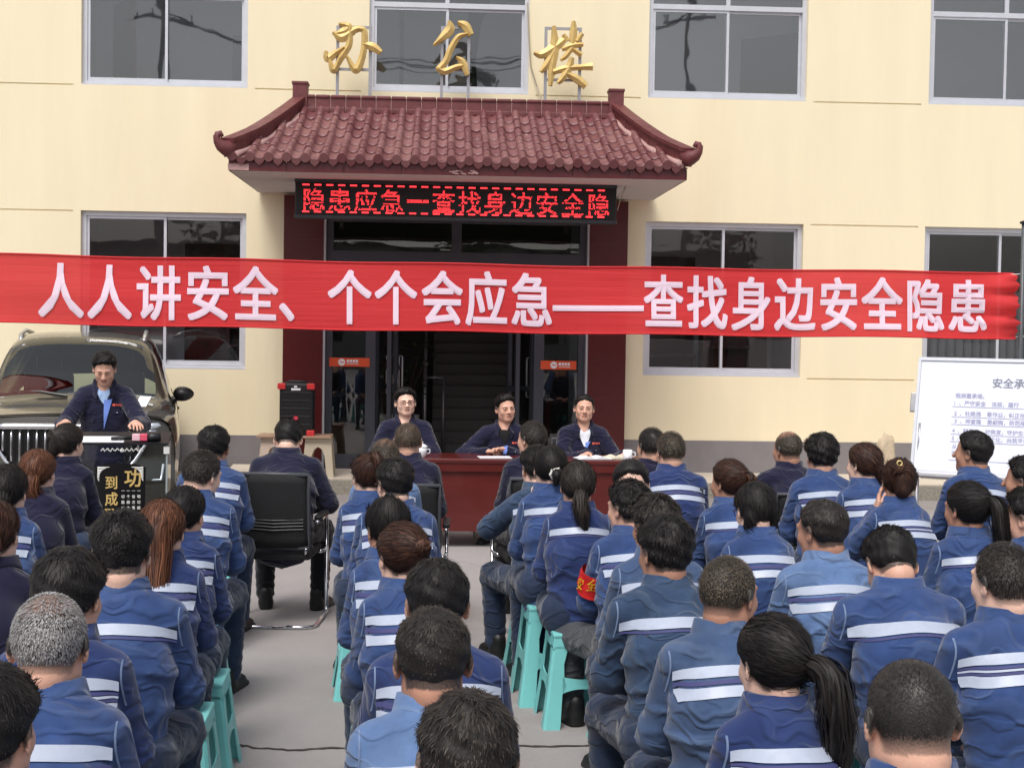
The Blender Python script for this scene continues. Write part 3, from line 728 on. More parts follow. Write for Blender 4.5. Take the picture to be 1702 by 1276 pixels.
# ------------------------------------------------------------------ dark SUV parked nose out
M_car = mat('taupe_car_paint', s2l((62, 59, 52)), .28, metal=.5, coat=1.0, noise=.05, nscale=5, dirt=.25, dcol=s2l((92, 86, 76)))
M_carb = mat('car_black_trim', s2l((20, 20, 22)), .35, noise=.1)
M_cglass = glass_mat('car_glass', (.42, .50, .44), 2.2)
M_rub = mat('tyre_rubber', s2l((28, 28, 29)), .85, noise=.2, nscale=20)
carp = atd(117, 745, 12.75)
car = thing('parked_car', 'dark taupe suv parked nose out beside the building with chrome barred grille', 'car', (carp[0], carp[1], 0), .19)
ZS, XS = 1.07, 1.02
ST = [  # y, then nine (x,z) points from sill to centre line
 (.10, [(.66, .26), (.84, .36), (.89, .64), (.85, .86), (.80, .925), (.70, .95), (.52, .965), (.28, .975), (0, .98)]),
 (.45, [(.72, .27), (.89, .36), (.925, .67), (.895, .91), (.84, .965), (.74, .99), (.54, 1.01), (.28, 1.02), (0, 1.02)]),
 (.95, [(.74, .28), (.90, .36), (.935, .69), (.91, .945), (.86, .995), (.76, 1.02), (.56, 1.045), (.28, 1.06), (0, 1.06)]),
 (1.22, [(.74, .28), (.90, .36), (.93, .69), (.912, .96), (.868, 1.01), (.80, 1.04), (.70, 1.06), (.38, 1.085), (0, 1.09)]),
 (1.60, [(.74, .28), (.90, .36), (.93, .69), (.915, .975), (.875, 1.03), (.795, 1.18), (.69, 1.315), (.40, 1.35), (0, 1.36)]),
 (2.02, [(.74, .28), (.90, .36), (.93, .69), (.915, .985), (.875, 1.05), (.76, 1.36), (.63, 1.545), (.38, 1.60), (0, 1.612)]),
 (2.9, [(.74, .28), (.90, .36), (.935, .70), (.92, .99), (.88, 1.06), (.76, 1.40), (.64, 1.60), (.38, 1.645), (0, 1.655)]),
 (3.7, [(.74, .30), (.91, .38), (.94, .72), (.92, 1.0), (.875, 1.08), (.75, 1.38), (.61, 1.57), (.36, 1.62), (0, 1.63)]),
 (4.12, [(.70, .36), (.88, .44), (.92, .74), (.90, 1.0), (.85, 1.08), (.73, 1.3), (.60, 1.45), (.34, 1.5), (0, 1.51)]),
 (4.32, [(.62, .45), (.80, .50), (.84, .76), (.82, .95), (.78, 1.02), (.68, 1.1), (.55, 1.15), (.3, 1.18), (0, 1.19)])]
def cr_interp(T, X, t):
    T = np.array(T); X = np.array(X); i = int(np.clip(np.searchsorted(T, t)-1, 0, len(T)-2))
    t0, t1 = T[i], T[i+1]; u = (t-t0)/(t1-t0)
    m0 = (X[i+1]-X[max(i-1, 0)])/(T[i+1]-T[max(i-1, 0)]); m1 = (X[min(i+2, len(T)-1)]-X[i])/(T[min(i+2, len(T)-1)]-T[i])
    return (2*u**3-3*u**2+1)*X[i]+(u**3-2*u**2+u)*(t1-t0)*m0+(-2*u**3+3*u**2)*X[i+1]+(u**3-u**2)*(t1-t0)*m1
yst = [s[0] for s in ST]; PST = np.array([s[1] for s in ST])
ny_, nk_ = 84, 48
grid = np.zeros((ny_+1, nk_+1, 3))
for i in range(ny_+1):
    y = yst[0]+(yst[-1]-yst[0])*i/ny_
    sec = cr_interp(yst, PST, y)
    for k in range(nk_+1):
        xz = cr_interp(range(9), sec, 8*k/nk_); grid[i, k] = (xz[0]*XS, y, xz[1]*ZS)
grid[..., 1] += .0
grid[..., 1] += .10*np.clip(np.abs(grid[..., 0])/.9, 0, 1)**2.5*np.clip(1-(grid[..., 1]-.1)/.8, 0, 1)   # rounded nose in plan
cells = {'car_body': [], 'windscreen': [], 'side_window': []}
wheels_y = (.86, 3.5); WR = .355
for i in range(ny_):
    for k in range(nk_):
        y = (grid[i, k, 1]+grid[i+1, k, 1])/2; kk = 8*(k+.5)/nk_; yy = yst[0]+(yst[-1]-yst[0])*(i+.5)/ny_
        c = grid[i:i+2, k:k+2].reshape(-1, 3).mean(0)
        if kk < 3 and any(math.hypot(c[1]-w, c[2]-.36) < .41 for w in wheels_y): continue
        if 1.27 < yy < 2.0 and kk > 6.0: key = 'windscreen'
        elif 4.25 < kk < 5.75 and 1.72+(kk-4)*.12 < yy < 4.0 and not (2.62 < yy < 2.72): key = 'side_window'
        else: key = 'car_body'
        cells[key].append((i, k))
for key, cl in cells.items():
    for_sides = (1, -1)
    V, F, idm = [], [], {}
    for sgn in for_sides:
        for (i, k) in cl:
            q = []
            for (a, b) in ((i, k), (i+1, k), (i+1, k+1), (i, k+1)):
                ke_ = (a, b, sgn if b < nk_ else 0)
                if ke_ not in idm:
                    idm[ke_] = len(V); p = grid[a, b]; V.append((p[0]*sgn, p[1], p[2]))
                q.append(idm[ke_])
            F.append(q if sgn > 0 else q[::-1])
    me = mesh_np(key, V, F)
    link({'car_body': 'body'}.get(key, key), me, M_car if key == 'car_body' else M_cglass, car)
# front face: bumper sheet with recessed grille and lamp openings
def nose(x, z):
    return .06+.16*(abs(x)/.9)**2.4+.05*max(0, (z-.75)/.3)**2-.05*math.exp(-((z-.42)/.16)**2)
fb = MB(); nx2, nz2 = 60, 34; VV = []
for i in range(nx2+1):
    for j in range(nz2+1):
        x = -.885*XS+1.77*XS*i/nx2; z = .24+(1.035-.24)*j/nz2
        # keep to the outline of the first body section
        zmax = 1.045-.055*(abs(x)/.87)**3-.12*max(0, (abs(x)-.78)/.1)**2; z = min(z, zmax); VV.append((x, nose(x, z), z))
def in_grille(x, z): return .50 < z < .945 and abs(x) < .64-.22*max(0, (.78-z)/.28)
def in_low(x, z): return .27 < z < .43 and abs(x) < .62
gF, bF = [], []
for i in range(nx2):
    for j in range(nz2):
        c = VV[i*(nz2+1)+j]; q = (i*(nz2+1)+j, (i+1)*(nz2+1)+j, (i+1)*(nz2+1)+j+1, i*(nz2+1)+j+1)
        x, z = c[0]+.015, c[2]+.012
        (gF if in_grille(x, z) or in_low(x, z) else bF).append(q)
link('front_bumper', mesh_np('front_bumper', VV, bF), M_car, car)
Vg = [(x, y+.05, z) for x, y, z in VV]
link('grille_mesh', mesh_np('grille_mesh', Vg, gF), M_carb, car)
gr = MB()
for k in range(-8, 9):
    x = k*.072; h0 = .53+.0*abs(k); 
    if abs(x) > .60: continue
    zb = max(.53, .78-(.64-abs(x))/.22*.28+.03) if abs(x) > .42 else .53
    pts = [(x, nose(x, z)-.012, z) for z in np.linspace(zb, .905, 6)]
    b = MB(); b.tube(pts, .0115, 6); b.build('grille_bar', M_chrome, car, smooth=True)
b = MB()
for sgn in (1,):
    pts = [(x, nose(x, .945)-.02, .945) for x in np.linspace(-.66, .66, 15)]; b.tube(pts, [.03]*15, 8, flat=1.0)
    low = [(-.66, nose(.66, .93)-.015, .93), (-.655, nose(.65, .80)-.015, .80), (-.55, nose(.55, .64)-.015, .64), (-.44, nose(.44, .51)-.015, .51), (-.3, nose(.3, .485)-.015, .485), (0, nose(0, .48)-.015, .48), (.3, nose(.3, .485)-.015, .485), (.44, nose(.44, .51)-.015, .51), (.55, nose(.55, .64)-.015, .64), (.655, nose(.65, .80)-.015, .80), (.66, nose(.66, .93)-.015, .93)]
    b.tube(low, .018, 7)
b.build('grille_surround', M_chrome, car, smooth=True)
M_lamp = mat('lamp_lens', s2l((205, 212, 222)), .12, metal=.3, coat=1)
for sgn in (-1, 1):
    b = MB(); pts = []
    for t in np.linspace(0, 1, 7):
        x = sgn*(.66+.20*t); z = .94+.012*t; pts.append((x, nose(x, z)+.02+.10*t*t, z))
    b.tube(pts, [.03, .038, .042, .042, .04, .032, .015], 8, flat=.9); o = b.build('headlight', M_lamp, car, smooth=True)
    b2 = MB(); b2.tube([(p[0], p[1]-.03, p[2]-.045) for p in pts], .013, 6); b2.build('lamp_trim', M_chrome, o, smooth=True)
    b3 = MB(); x = sgn*.74; b3.tube([(x-sgn*.06, nose(x, .5)-.012, .46), (x+sgn*.04, nose(x, .5)-.0, .46), (x+sgn*.06, nose(x, .6)+.005, .60)], .012, 6); b3.build('fog_lamp', M_lamp, car, smooth=True)
b = MB(); b.box(-.22, .22, nose(0, .42)-.03, nose(0, .42)-.015, .40, .505, .004); b.build('number_plate', mat('blue_plate', s2l((40, 70, 150)), .4), car)
b = MB(); b.tube([(0, .165, 1.055), (.018, .21, 1.066), (.012, .27, 1.072), (0, .29, 1.074), (-.012, .27, 1.072), (-.018, .21, 1.066), (0, .165, 1.055)], .007, 6); b.build('bonnet_emblem', M_chrome, car, smooth=True)
for sgn in (-1, 1):
    rr_ = MB(); rr_.tube([(sgn*.60, 2.1, 1.655), (sgn*.615, 2.25, 1.735), (sgn*.62, 2.9, 1.775), (sgn*.61, 3.5, 1.75), (sgn*.58, 3.75, 1.69)], .022, 8); rr_.build('roof_rail', mat('satin_rail', s2l((196, 198, 200)), .35, metal=.8), car, smooth=True)
    mi = MB(); mi.tube([(sgn*.86, 1.78, 1.10), (sgn*.97, 1.76, 1.12)], .03, 8); mi.build('mirror_arm', M_carb, car)
    bm = bmesh.new(); bmesh.ops.create_uvsphere(bm, u_segments=16, v_segments=10, radius=1)
    for v in bm.verts: v.co = Vector((v.co.x*.105, v.co.y*.09*(1 if v.co.y < 0 else .35), v.co.z*.075*(1-.15*v.co.x*sgn)))
    me = bpy.data.meshes.new('wing_mirror'); bm.to_mesh(me); bm.free(); me.polygons.foreach_set('use_smooth', [True]*len(me.polygons))
    link('wing_mirror', me, M_carb, car, (sgn*1.0, 1.76, 1.16))
    for w in wheels_y:
        t = MB(); prof = [(.20, -.10), (.30, -.11), (.345, -.085), (WR, -.03), (WR, .03), (.345, .085), (.30, .11), (.20, .10)]
        n = 36; V = [(y, r*math.cos(2*math.pi*k/n), r*math.sin(2*math.pi*k/n)) for r, y in prof for k in range(n)]
        t.add(V, [(i*n+k, i*n+(k+1) % n, (i+1)*n+(k+1) % n, (i+1)*n+k) for i in range(len(prof)-1) for k in range(n)])
        wo = bpy.data.objects.new('wheel', None); COL.objects.link(wo); wo.parent = car; wo.location = (sgn*.80, w, WR); 
        t.build('tyre', M_rub, wo, smooth=True)
        r_ = MB()
        for k in range(10):
            a = k*2*math.pi/10; r_.tube([(sgn*.07, .05*math.cos(a), .05*math.sin(a)), (sgn*.085, .23*math.cos(a), .23*math.sin(a))], [.028, .018], 6)
        r_.add([(sgn*.06*0-.02, .22*math.cos(2*math.pi*k/24), .22*math.sin(2*math.pi*k/24)) for k in range(24)], [list(range(24))])
        r_.build('rim', M_steel, wo)
# wheel wells, floor, cabin
b = MB(); b.box(-.70, .70, .25, 4.1, .26, .62); b.box(-.80, .80, 1.3, 4.0, .62, .98); b.build('floor_pan', M_carb, car)
b = MB(); b.tube([(-.74, 1.42, 1.10), (-.4, 1.33, 1.13), (0, 1.30, 1.14), (.4, 1.33, 1.13), (.74, 1.42, 1.10)], .07, 8); b.box(-.74, .74, 1.42, 1.85, .98, 1.13); b.build('dashboard', mat('dash_grey', s2l((60, 66, 84)), .6, noise=.2), car)
for sx in (-.36, .36):
    b = MB(); b.box(sx-.25, sx+.25, 2.45, 2.6, .8, 1.36, .06); b.box(sx-.13, sx+.13, 2.5, 2.6, 1.38, 1.54, .04); b.build('car_seat', M_carb, car)
b = MB(); b.tube([(-.10, 1.2, 1.165), (-.35, 1.28, 1.20), (-.62, 1.36, 1.20)], .010, 6); b.tube([(.5, 1.2, 1.16), (.2, 1.25, 1.19), (-.04, 1.28, 1.20)], .010, 6); b.build('wiper', M_carb, car)
b = MB(); b.box(-.10, .10, 1.86, 1.90, 1.50, 1.56, .01); b.build('rear_view_mirror', M_carb, car)
b = MB(); b.box(.905*XS, .945*XS, 2.15, 2.32, .98, 1.0, .006); b.build('door_handle', M_carb, car)
for yy in (1.72, 2.66):                               # door shut lines
    i = int((yy-yst[0])/(yst[-1]-yst[0])*ny_)
    for sgn in (-1, 1):
        b = MB(); b.tube([(grid[i, k, 0]*sgn*1.001, grid[i, k, 1], grid[i, k, 2]) for k in range(5, 26)], .004, 4); b.build('door_gap', M_carb, car)
i = int((.12-yst[0])/(yst[-1]-yst[0])*ny_)
b = MB(); b.tube([(s*grid[1, k, 0], grid[1, k, 1]-.004, grid[1, k, 2]+.002) for s, ks in ((-1, range(27, 49)), (1, range(47, 26, -1))) for k in ks], .006, 4); b.build('bonnet_gap', M_carb, car)
pp_ = atd(234, 668, 12.95)
b = MB(); b.box(-.055, .055, -.07, .07, -.0015, .0015); o = b.build('paper_sheet', M_white, None, loc=(pp_[0], pp_[1]+.1, pp_[2]), rot=(math.radians(38), 0, -.25)); tag(o, 'small white paper sheet lying on the bonnet edge of the dark car', 'paper')

# ------------------------------------------------------------------ acrylic lectern with printed black front
lp = atd(203, 740, 10.15); LTZ = 1.03
lec = thing('lectern', 'clear acrylic lectern with black printed front panel and gold characters', 'lectern', (lp[0], lp[1], 0), .12)
M_acr = glass_mat('clear_acrylic', (.90, .93, .93), 1.0, 1.49)
M_acre = mat('acrylic_edge', s2l((150, 160, 162)), .2, spec=.8)
b = MB(); b.box(-.31, .31, 0, .008, .04, LTZ-.01); b.build('front_panel', M_acr, lec)
for sx in (-.31, .302):
    b = MB(); b.box(sx, sx+.008, .009, .40, .04, LTZ-.01); b.build('side_panel', M_acr, lec)
    b = MB(); b.box(sx-.002, sx+.010, -.004, .006, .04, LTZ-.01); b.build('edge', M_acre, lec)
b = MB(); b.add([(-.315, -.02, LTZ), (.315, -.02, LTZ), (.315, .40, LTZ+.05), (-.315, .40, LTZ+.05), (-.315, -.02, LTZ-.012), (.315, -.02, LTZ-.012), (.315, .40, LTZ+.038), (-.315, .40, LTZ+.038)], [(0, 1, 2, 3), (7, 6, 5, 4), (0, 4, 5, 1), (1, 5, 6, 2), (2, 6, 7, 3), (3, 7, 4, 0)])
b.build('top', mat('dark_acrylic', s2l((22, 23, 26)), .5, spec=.3), lec)
b = MB(); b.box(-.36, .36, -.03, .45, 0, .04, .008); b.build('base', M_black, lec)
b = MB(); b.prism([(-.185, .86), (-.185, .1), (.15, .06), (.165, .86), (.09, .885), (-.1, .885)], -.008, -.002); b.build('print_panel', mat('print_black', s2l((14, 13, 16)), .3), lec)
orn = MB()
for k in range(9):
    x = -.13+k*.0325; orn.tube([(x-.014, -.006, .975+.006*math.sin(k*2)), (x, -.006, .992), (x+.014, -.006, .975-.004*math.cos(k))], [.004, .007, .004], 6)
orn.tube([(-.012, -.007, .972), (0, -.009, .978), (.012, -.007, .972)], [.004, .014, .004], 8)
for sx in (-1, 1):
    cx = -.01+sx*.15
    for k in range(4):
        orn.tube([(cx, -.0105, .855-k*.022), (cx-sx*(.075-k*.02), -.0105, .862-k*.004)], [.008, .002], 5)
    orn.prism([(cx-.006, .865), (cx+.006, .865), (cx+.006, .76), (cx-.006, .78)], -.012, -.009)
orn.box(.285, .325, -.0135, -.009, .955, 1.005)
orn.build('ornament', mat('white_print', s2l((214, 214, 210)), .5), lec)
def pt(ch, x, z, h, m, nm='printed_character'):
    V, Fc = glyph_mesh(ch, .02)
    MB().add([(x+p[0]*h*.9, -.0125-p[2]*.02, z+p[1]*h) for p in V], Fc).build(nm, m, lec)
pt('功', .015, .735, .135, M_gold); pt('到', -.115, .715, .10, M_gold); pt('成', -.115, .60, .10, M_gold); pt('马', -.125, .49, .1, M_gold)
for c, txt in enumerate(('一明切细么', '一设方重基', '一个细会全', '一切路走都')):
    for k, ch in enumerate(txt): pt(ch, .105-c*.036, .685-k*.04, .026, MATS['white_print'])
def on_lectern(dx, dy): return (lp[0]+dx*math.cos(.12)-dy*math.sin(.12), lp[1]+dx*math.sin(.12)+dy*math.cos(.12), LTZ+.003+(dy+.02)*.119)
o = MB().box(-.15, .15, -.02, .19, .0, .004).build('paper_sheet', M_white, None, loc=on_lectern(-.14, .01), rot=(.119, 0, .12)); tag(o, 'white script pages lying on the lectern top in front of the speaker', 'paper')
mic = thing('microphone', 'microphone with pink and white cube collar lying on the lectern', 'microphone', on_lectern(.12, .05), .12)
MB().box(-.055, .0, -.03, .03, .002, .05, .006).build('cube_collar', mat('pink_white', s2l((235, 190, 200)), .5), mic); MB().box(.001, .05, -.03, .03, .002, .05, .006).build('cube_end', mat('pink', s2l((222, 84, 110)), .5), mic)
MB().tube([(.05, 0, .026), (.08, 0, .026), (.14, 0, .03)], [.028, .033, .03], 12).build('head', M_black, mic, smooth=True); MB().tube([(-.055, 0, .025), (-.2, 0, .016)], [.016, .012], 10).build('handle', M_black, mic, smooth=True)

# ------------------------------------------------------------------ meeting table and what lies on it
tl, tr_ = atd(640, 765, 12.25), atd(1080, 765, 12.25); TY = tl[1]-.02; TW2 = tr_[0]-tl[0]
tab = thing('meeting_table', 'long mahogany meeting table with closed front panel and castors', 'table', ((tl[0]+tr_[0])/2, TY, 0))
M_tab = mat('table_veneer', s2l((94, 31, 28)), .3, col2=s2l((80, 24, 22)), nscale=5, stretch=(.2, 1, 1), coat=.3)
MB().box(-TW2/2, TW2/2, 0, .55, .725, .765, .012).build('table_top', M_tab, tab)
MB().box(-TW2/2+.01, TW2/2-.01, .012, .03, .655, .7245).build('apron', M_tab, tab)
MB().box(-TW2/2+.03, TW2/2-.03, .04, .058, .14, .66).build('front_panel', M_tab, tab)
for sx in (-.88, .0, .88):
    MB().box(sx*TW2/2-.03, sx*TW2/2+.03, .06, .48, .1, .72).build('leg', M_tab, tab)
    for yy in (.03, .5):
        w = MB(); w.tube([(sx*TW2/2-.02, yy, .032), (sx*TW2/2+.02, yy, .032)], .031, 12); w.box(sx*TW2/2-.014, sx*TW2/2+.014, yy-.012, yy+.012, .05, .14); w.build('castor', M_black, tab)
    MB().box(sx*TW2/2-.035, sx*TW2/2+.035, -.0, .53, .085, .12).build('foot_rail', M_black, tab)
TT = .766
def tpt(px, dy): 
    q = at(px, 760, TY+dy); return (q[0], TY+dy, TT)
def cup(px, dy, label, lid):
    c = thing('tea_cup', label, 'cup', tpt(px, dy), 0, None)
    M_por = mat('porcelain', s2l((236, 238, 242)), .18, spec=.6)
    if lid:
        MB().lathe([(.026, 0), (.03, .004), (.043, .05), (.046, .085), (.043, .085), (.03, .01)], n=24).build('cup_body', M_por, c, smooth=True)
        MB().lathe([(.049, .086), (.047, .094), (.03, .108), (.012, .114), (.008, .118), (.012, .126), (.009, .134), (.0, .136)], n=24).build('lid', M_por, c, smooth=True)
        MB().tube([(.044, 0, .07), (.068, 0, .066), (.07, 0, .04), (.042, 0, .028)], .005, 6).build('handle', M_por, c, smooth=True)
    else:
        MB().lathe([(.036, 0), (.038, .004), (.041, .082), (.038, .082), (.034, .01)], n=24).build('cup_body', M_por, c, smooth=True); MB().tube([(.038, 0, .065), (.066, 0, .06), (.066, 0, .03), (.037, 0, .02)], .005, 6).build('handle', M_por, c, smooth=True)
cup(701, .10, 'white lidded porcelain tea cup on the table by the man in glasses', True)
cup(1043, .10, 'white straight tea mug at the right end of the table', False)
o = MB().box(-.14, .14, -.1, .1, 0, .003).build('paper_sheet', M_white, None, loc=tpt(822, .16), rot=(0, 0, .1)); tag(o, 'white paper sheet on the table before the middle official', 'paper')
def open_book(px, dy, label, ang, wd=.15, m=M_white):
    bk = thing('notebook', label, 'book', tpt(px, dy), ang)
    for sgn in (-1, 1):
        V, F = [], []
        for i in range(9):
            t = i/8; x = sgn*t*wd; z = .006+.022*math.sin(math.pi*min(1, t*1.15))*(1-t*.5)
            V += [(x, -.1, z), (x, .1, z), (x, -.1, .001), (x, .1, .001)]
            if i: F += [(4*i-4, 4*i, 4*i+1, 4*i-3), (4*i-4, 4*i-2, 4*i+2, 4*i), (4*i-3, 4*i+1, 4*i+3, 4*i-1)]
        F.append((32, 33, 35, 34)); MB().add(V, F).build('page_block', m, bk)
    MB().box(-wd-.006, wd+.006, -.105, .105, -.0, .0015).build('cover', M_black, bk)
open_book(985, .13, 'open notebook with curved white pages on the table', .15)
open_book(1022, .22, 'second open booklet lying beside the white mug', -.2, .11, mat('cream_page', s2l((222, 216, 196)), .7))

# ------------------------------------------------------------------ loudspeaker on plank bench with two beige stools
M_beige = mat('beige_plastic', s2l((198, 180, 164)), .5, noise=.06, dirt=.3, dcol=s2l((160, 140, 124)))
def arch_stool(name, px, Y, label, zb, h, m, w=.30, b=.36, group=None):
    q = at(px, 700, Y); t = thing(name, label, 'stool', (q[0], Y, zb), 0, group)
    MB().box(-w/2, w/2, -w/2, w/2, h-.03, h, .012).build('seat', m, t)
    for k in range(4):
        mb = MB(); a = 9
        top, bot = w/2-.004, b/2
        outer = [(-bot, 0), (-top, h-.028), (top, h-.028), (bot, 0)]
        hole = [(bot-.075, 0)]+[((bot-.085)*math.cos(th)*.9, .14+(h-.24)*math.sin(th)) for th in np.linspace(0, math.pi, a)]+[(-(bot-.075), 0)]
        poly = outer+hole[::-1][:0]
        V = []; F = []
        o2 = [(-bot, 0), (-bot+(bot-top)*.45, h*.45), (-top, h-.028), (-top*.5, h-.028), (0, h-.028), (top*.5, h-.028), (top, h-.028), (bot-(bot-top)*.45, h*.45), (bot, 0)]
        i2 = [(-(bot-.075), 0)]+[((bot-.085)*math.cos(th)*.9, .14+(h-.24)*math.sin(th)) for th in np.linspace(math.pi, 0, 7)]+[(bot-.075, 0)]
        for s_ in (0, 1):
            for (x, z) in o2+i2:
                yv = -(top+(bot-top)*(1-z/(h-.028)))+s_*.006; V.append((x, yv, z))
        n = 9
        for i in range(n-1): F += [(i, n+i, n+i+1, i+1), (2*n+i+1, 3*n+i+1, 3*n+i, 2*n+i), (n+i, 3*n+i, 3*n+i+1, n+i+1)]
        mb.add(V, F); o = mb.build('side_frame', m, t); o.rotation_euler = (0, 0, k*math.pi/2)
    return t
arch_stool('plastic_stool', 458, 16.62, 'pinkish beige plastic stool under the left end of the plank', .15, .445, M_beige)
arch_stool('plastic_stool', 531, 16.62, 'beige plastic stool under the right end of the plank', .15, .445, mat('beige_plastic_grey', s2l((188, 178, 158)), .5, noise=.06, dirt=.3, dcol=s2l((150, 136, 118))))
qa, qb = at(430, 715, 16.62), at(552, 715, 16.62)
o = MB().box(-(qb[0]-qa[0])/2, (qb[0]-qa[0])/2, -.2, .2, 0, .025, .004).build('plank', mat('raw_plank', s2l((170, 140, 118)), .7, noise=.15, nscale=8, stretch=(.2, 1, 1)), None, loc=((qa[0]+qb[0])/2, 16.62, .596)); tag(o, 'flat wooden plank bridging two beige plastic stools', 'plank')
qs = at(494, 700, 16.6); spk = thing('trolley_speaker', 'black portable loudspeaker with red corner caps standing on the plank', 'loudspeaker', (qs[0], 16.6, .6215))
MB().box(-.19, .19, -.15, .17, 0.0, .60, .03).build('cabinet', M_black, spk)
MB().box(-.165, .165, -.162, -.149, .05, .50, .012).build('grille', mat('speaker_mesh', s2l((20, 20, 22)), .8, bump=.6, bscale=300), spk)
for zz in (.13, .22, .31, .40, .49): MB().box(-.165, .165, -.168, -.161, zz-.004, zz+.004, .003).build('grille_rib', mat('rib_grey', s2l((54, 54, 58)), .5), spk)
for sx in (-1, 1):
    for zz in (.03, .56): MB().box(sx*.165-.045, sx*.165+.045, -.172, -.10, zz-.035, zz+.035, .012).xf(Matrix.Rotation(0, 4, 'X')).build('corner_cap', M_red, spk)
MB().box(-.055, .05, -.1705, -.164, .515, .54).build('badge', M_white, spk); MB().box(-.022, .012, -.1705, -.164, .548, .568).build('badge', M_white, spk)
MB().lathe([(.026, 0), (.026, .006), (.0, .006)], n=16).xf(Matrix.Rotation(math.pi/2, 4, 'X')).xf(Matrix.Translation((0, -.168, .2))).build('emblem', mat('pink_red', s2l((205, 60, 80)), .4), spk)
MB().tube([(-.1, 0, .595), (-.1, 0, .61), (.1, 0, .61), (.1, 0, .595)], .012, 8).build('handle', M_black, spk, smooth=True)
# concrete ramp block and a weathered ornamental stone by the wall
ra, rb = at(390, 760, 16.8), at(437, 760, 16.8)
o = MB().add([(ra[0]-.1, 16.2, 0), (rb[0], 16.2, 0), (rb[0], 17.4, .2), (ra[0]-.1, 17.4, .2), (ra[0]-.1, 17.4, 0), (rb[0], 17.4, 0), (ra[0]-.1, 16.2, .12), (rb[0], 16.2, .12)], [(6, 7, 2, 3), (0, 1, 7, 6), (1, 5, 2, 7), (0, 6, 3, 4), (4, 3, 2, 5)]).build('concrete_ramp', M_conc2); tag(o, kind='structure')

# ------------------------------------------------------------------ whiteboard with the printed pledge
al, th = math.radians(30), math.radians(15)
wv_ = np.array([math.cos(al), -math.sin(al), 0]); hv = np.array([math.sin(th)*math.sin(al), math.sin(th)*math.cos(al), math.cos(th)]); nv_ = np.cross(wv_, hv)
o0 = atd(1518, 779, 10.35)
wbd = thing('whiteboard', 'large white standing board with printed safety pledge text leaning back', 'whiteboard', (o0[0], o0[1], 0))
Mw = Matrix(((wv_[0], -nv_[0], hv[0], 0), (wv_[1], -nv_[1], hv[1], 0), (wv_[2], -nv_[2], hv[2], o0[2]), (0, 0, 0, 1)))
BWd, BHt = 1.5, .80
M_wbs = mat('whiteboard_sheet', s2l((226, 229, 240)), .35, noise=.015)
MB().box(0, BWd, 0, .02, 0, BHt).xf(Mw).build('board', M_wbs, wbd)
f = MB(); f.box(-.02, BWd+.02, -.01, .03, BHt+.001, BHt+.025); f.box(-.02, BWd+.02, -.012, .03, -.03, -.001); f.box(-.022, -.001, -.010, .03, -.0, BHt); f.box(BWd+.001, BWd+.022, -.010, .03, 0, BHt); f.xf(Mw).build('frame', M_alu, wbd)
MB().box(.05, BWd-.05, -.07, .028, -.06, -.031, .005).xf(Mw).build('pen_tray', M_steel, wbd)
st = MB()
for xx in (.02, BWd-.02):
    a = np.array(o0)*0+wv_*xx-nv_*.04; st.tube([a+np.array([0, 0, .02]), a+np.array([0, 0, o0[2]+.1])], .016, 8); a2 = a+np.array([0, 0, o0[2]+.35]); st.tube([a+np.array([0, 0, o0[2]+.1]), a2-nv_*.06], .014, 8)
    MB().tube([a+nv_*.3+np.array([0, 0, .02]), a-nv_*.35+np.array([0, 0, .02])], .018, 8).build('stand_foot', M_steel, wbd, smooth=True)
    st.build('stand_leg', M_steel, wbd, smooth=True); st = MB()
MB().box(-.06, -.022, .0, .03, .42, .56, .006).xf(Mw).build('clamp', M_steel, wbd)
M_ink = mat('grey_ink', s2l((168, 168, 202)), .6); M_inkd = mat('dark_ink', s2l((128, 132, 150)), .6)
lines = [('安全承诺书', .50, .62, .075, M_inkd), ('我郑重承诺。', .255, .535, .038, M_ink), ('1、严守安全 法规，履行 岗位职责', .245, .48, .038, M_ink), ('2、杜绝违 章作业，纠正他人 违章', .255, .405, .038, M_ink), ('3、排查隐 患细微，防范措施 落实', .26, .35, .038, M_ink), ('4、科学应 对突发，守护生命 红线', .25, .28, .038, M_ink), ('5、传播安 全文化，共筑平安 企业', .25, .225, .038, M_ink), ('从我做起', .255, .165, .038, M_ink), ('齐心协力', .255, .115, .038, M_ink)]
for txt, x, z, h, m_ in lines:
    L_ = lettering(txt, h*.98, h, .012); L_.v = [(x+p[0], p[1]*.02-.003, z+p[2]) for p in L_.v]; tag(L_.xf(Mw).build('pledge_line', m_, wbd), kind='stuff')
for z in (.468, .393, .338, .268, .213, .08):
    MB().box(.24, 1.35, -.003, -.001, z-.0015, z+.0015).xf(Mw).build('rule_line', M_ink, wbd)
L_ = lettering('宣誓人', .05, .05, .012); L_.v = [(.78+p[0], p[1]*.02-.003, .12+p[2]) for p in L_.v]; tag(L_.xf(Mw).build('pledge_line', M_ink, wbd), kind='stuff')
rq = at(1472, 755, 17.0)
bm = bmesh.new(); bmesh.ops.create_icosphere(bm, subdivisions=3, radius=1); rr = random.Random(8)
from mathutils import noise as mnoise
for v in bm.verts:
    n_ = 1+.28*mnoise.noise(v.co*1.6)+.12*mnoise.noise(v.co*4); v.co = Vector((v.co.x*.13*n_, v.co.y*.12*n_, max(0, .26+v.co.z*.27*n_)))
me = bpy.data.meshes.new('ornamental_stone'); bm.to_mesh(me); bm.free(); me.polygons.foreach_set('use_smooth', [True]*len(me.polygons))
o = link('ornamental_stone', me, mat('stone_beige', s2l((186, 170, 146)), .9, noise=.2, nscale=12, bump=.5), None, (rq[0], 17.0, .15)); tag(o, 'weathered beige ornamental stone standing on the pavement by the wall', 'stone')

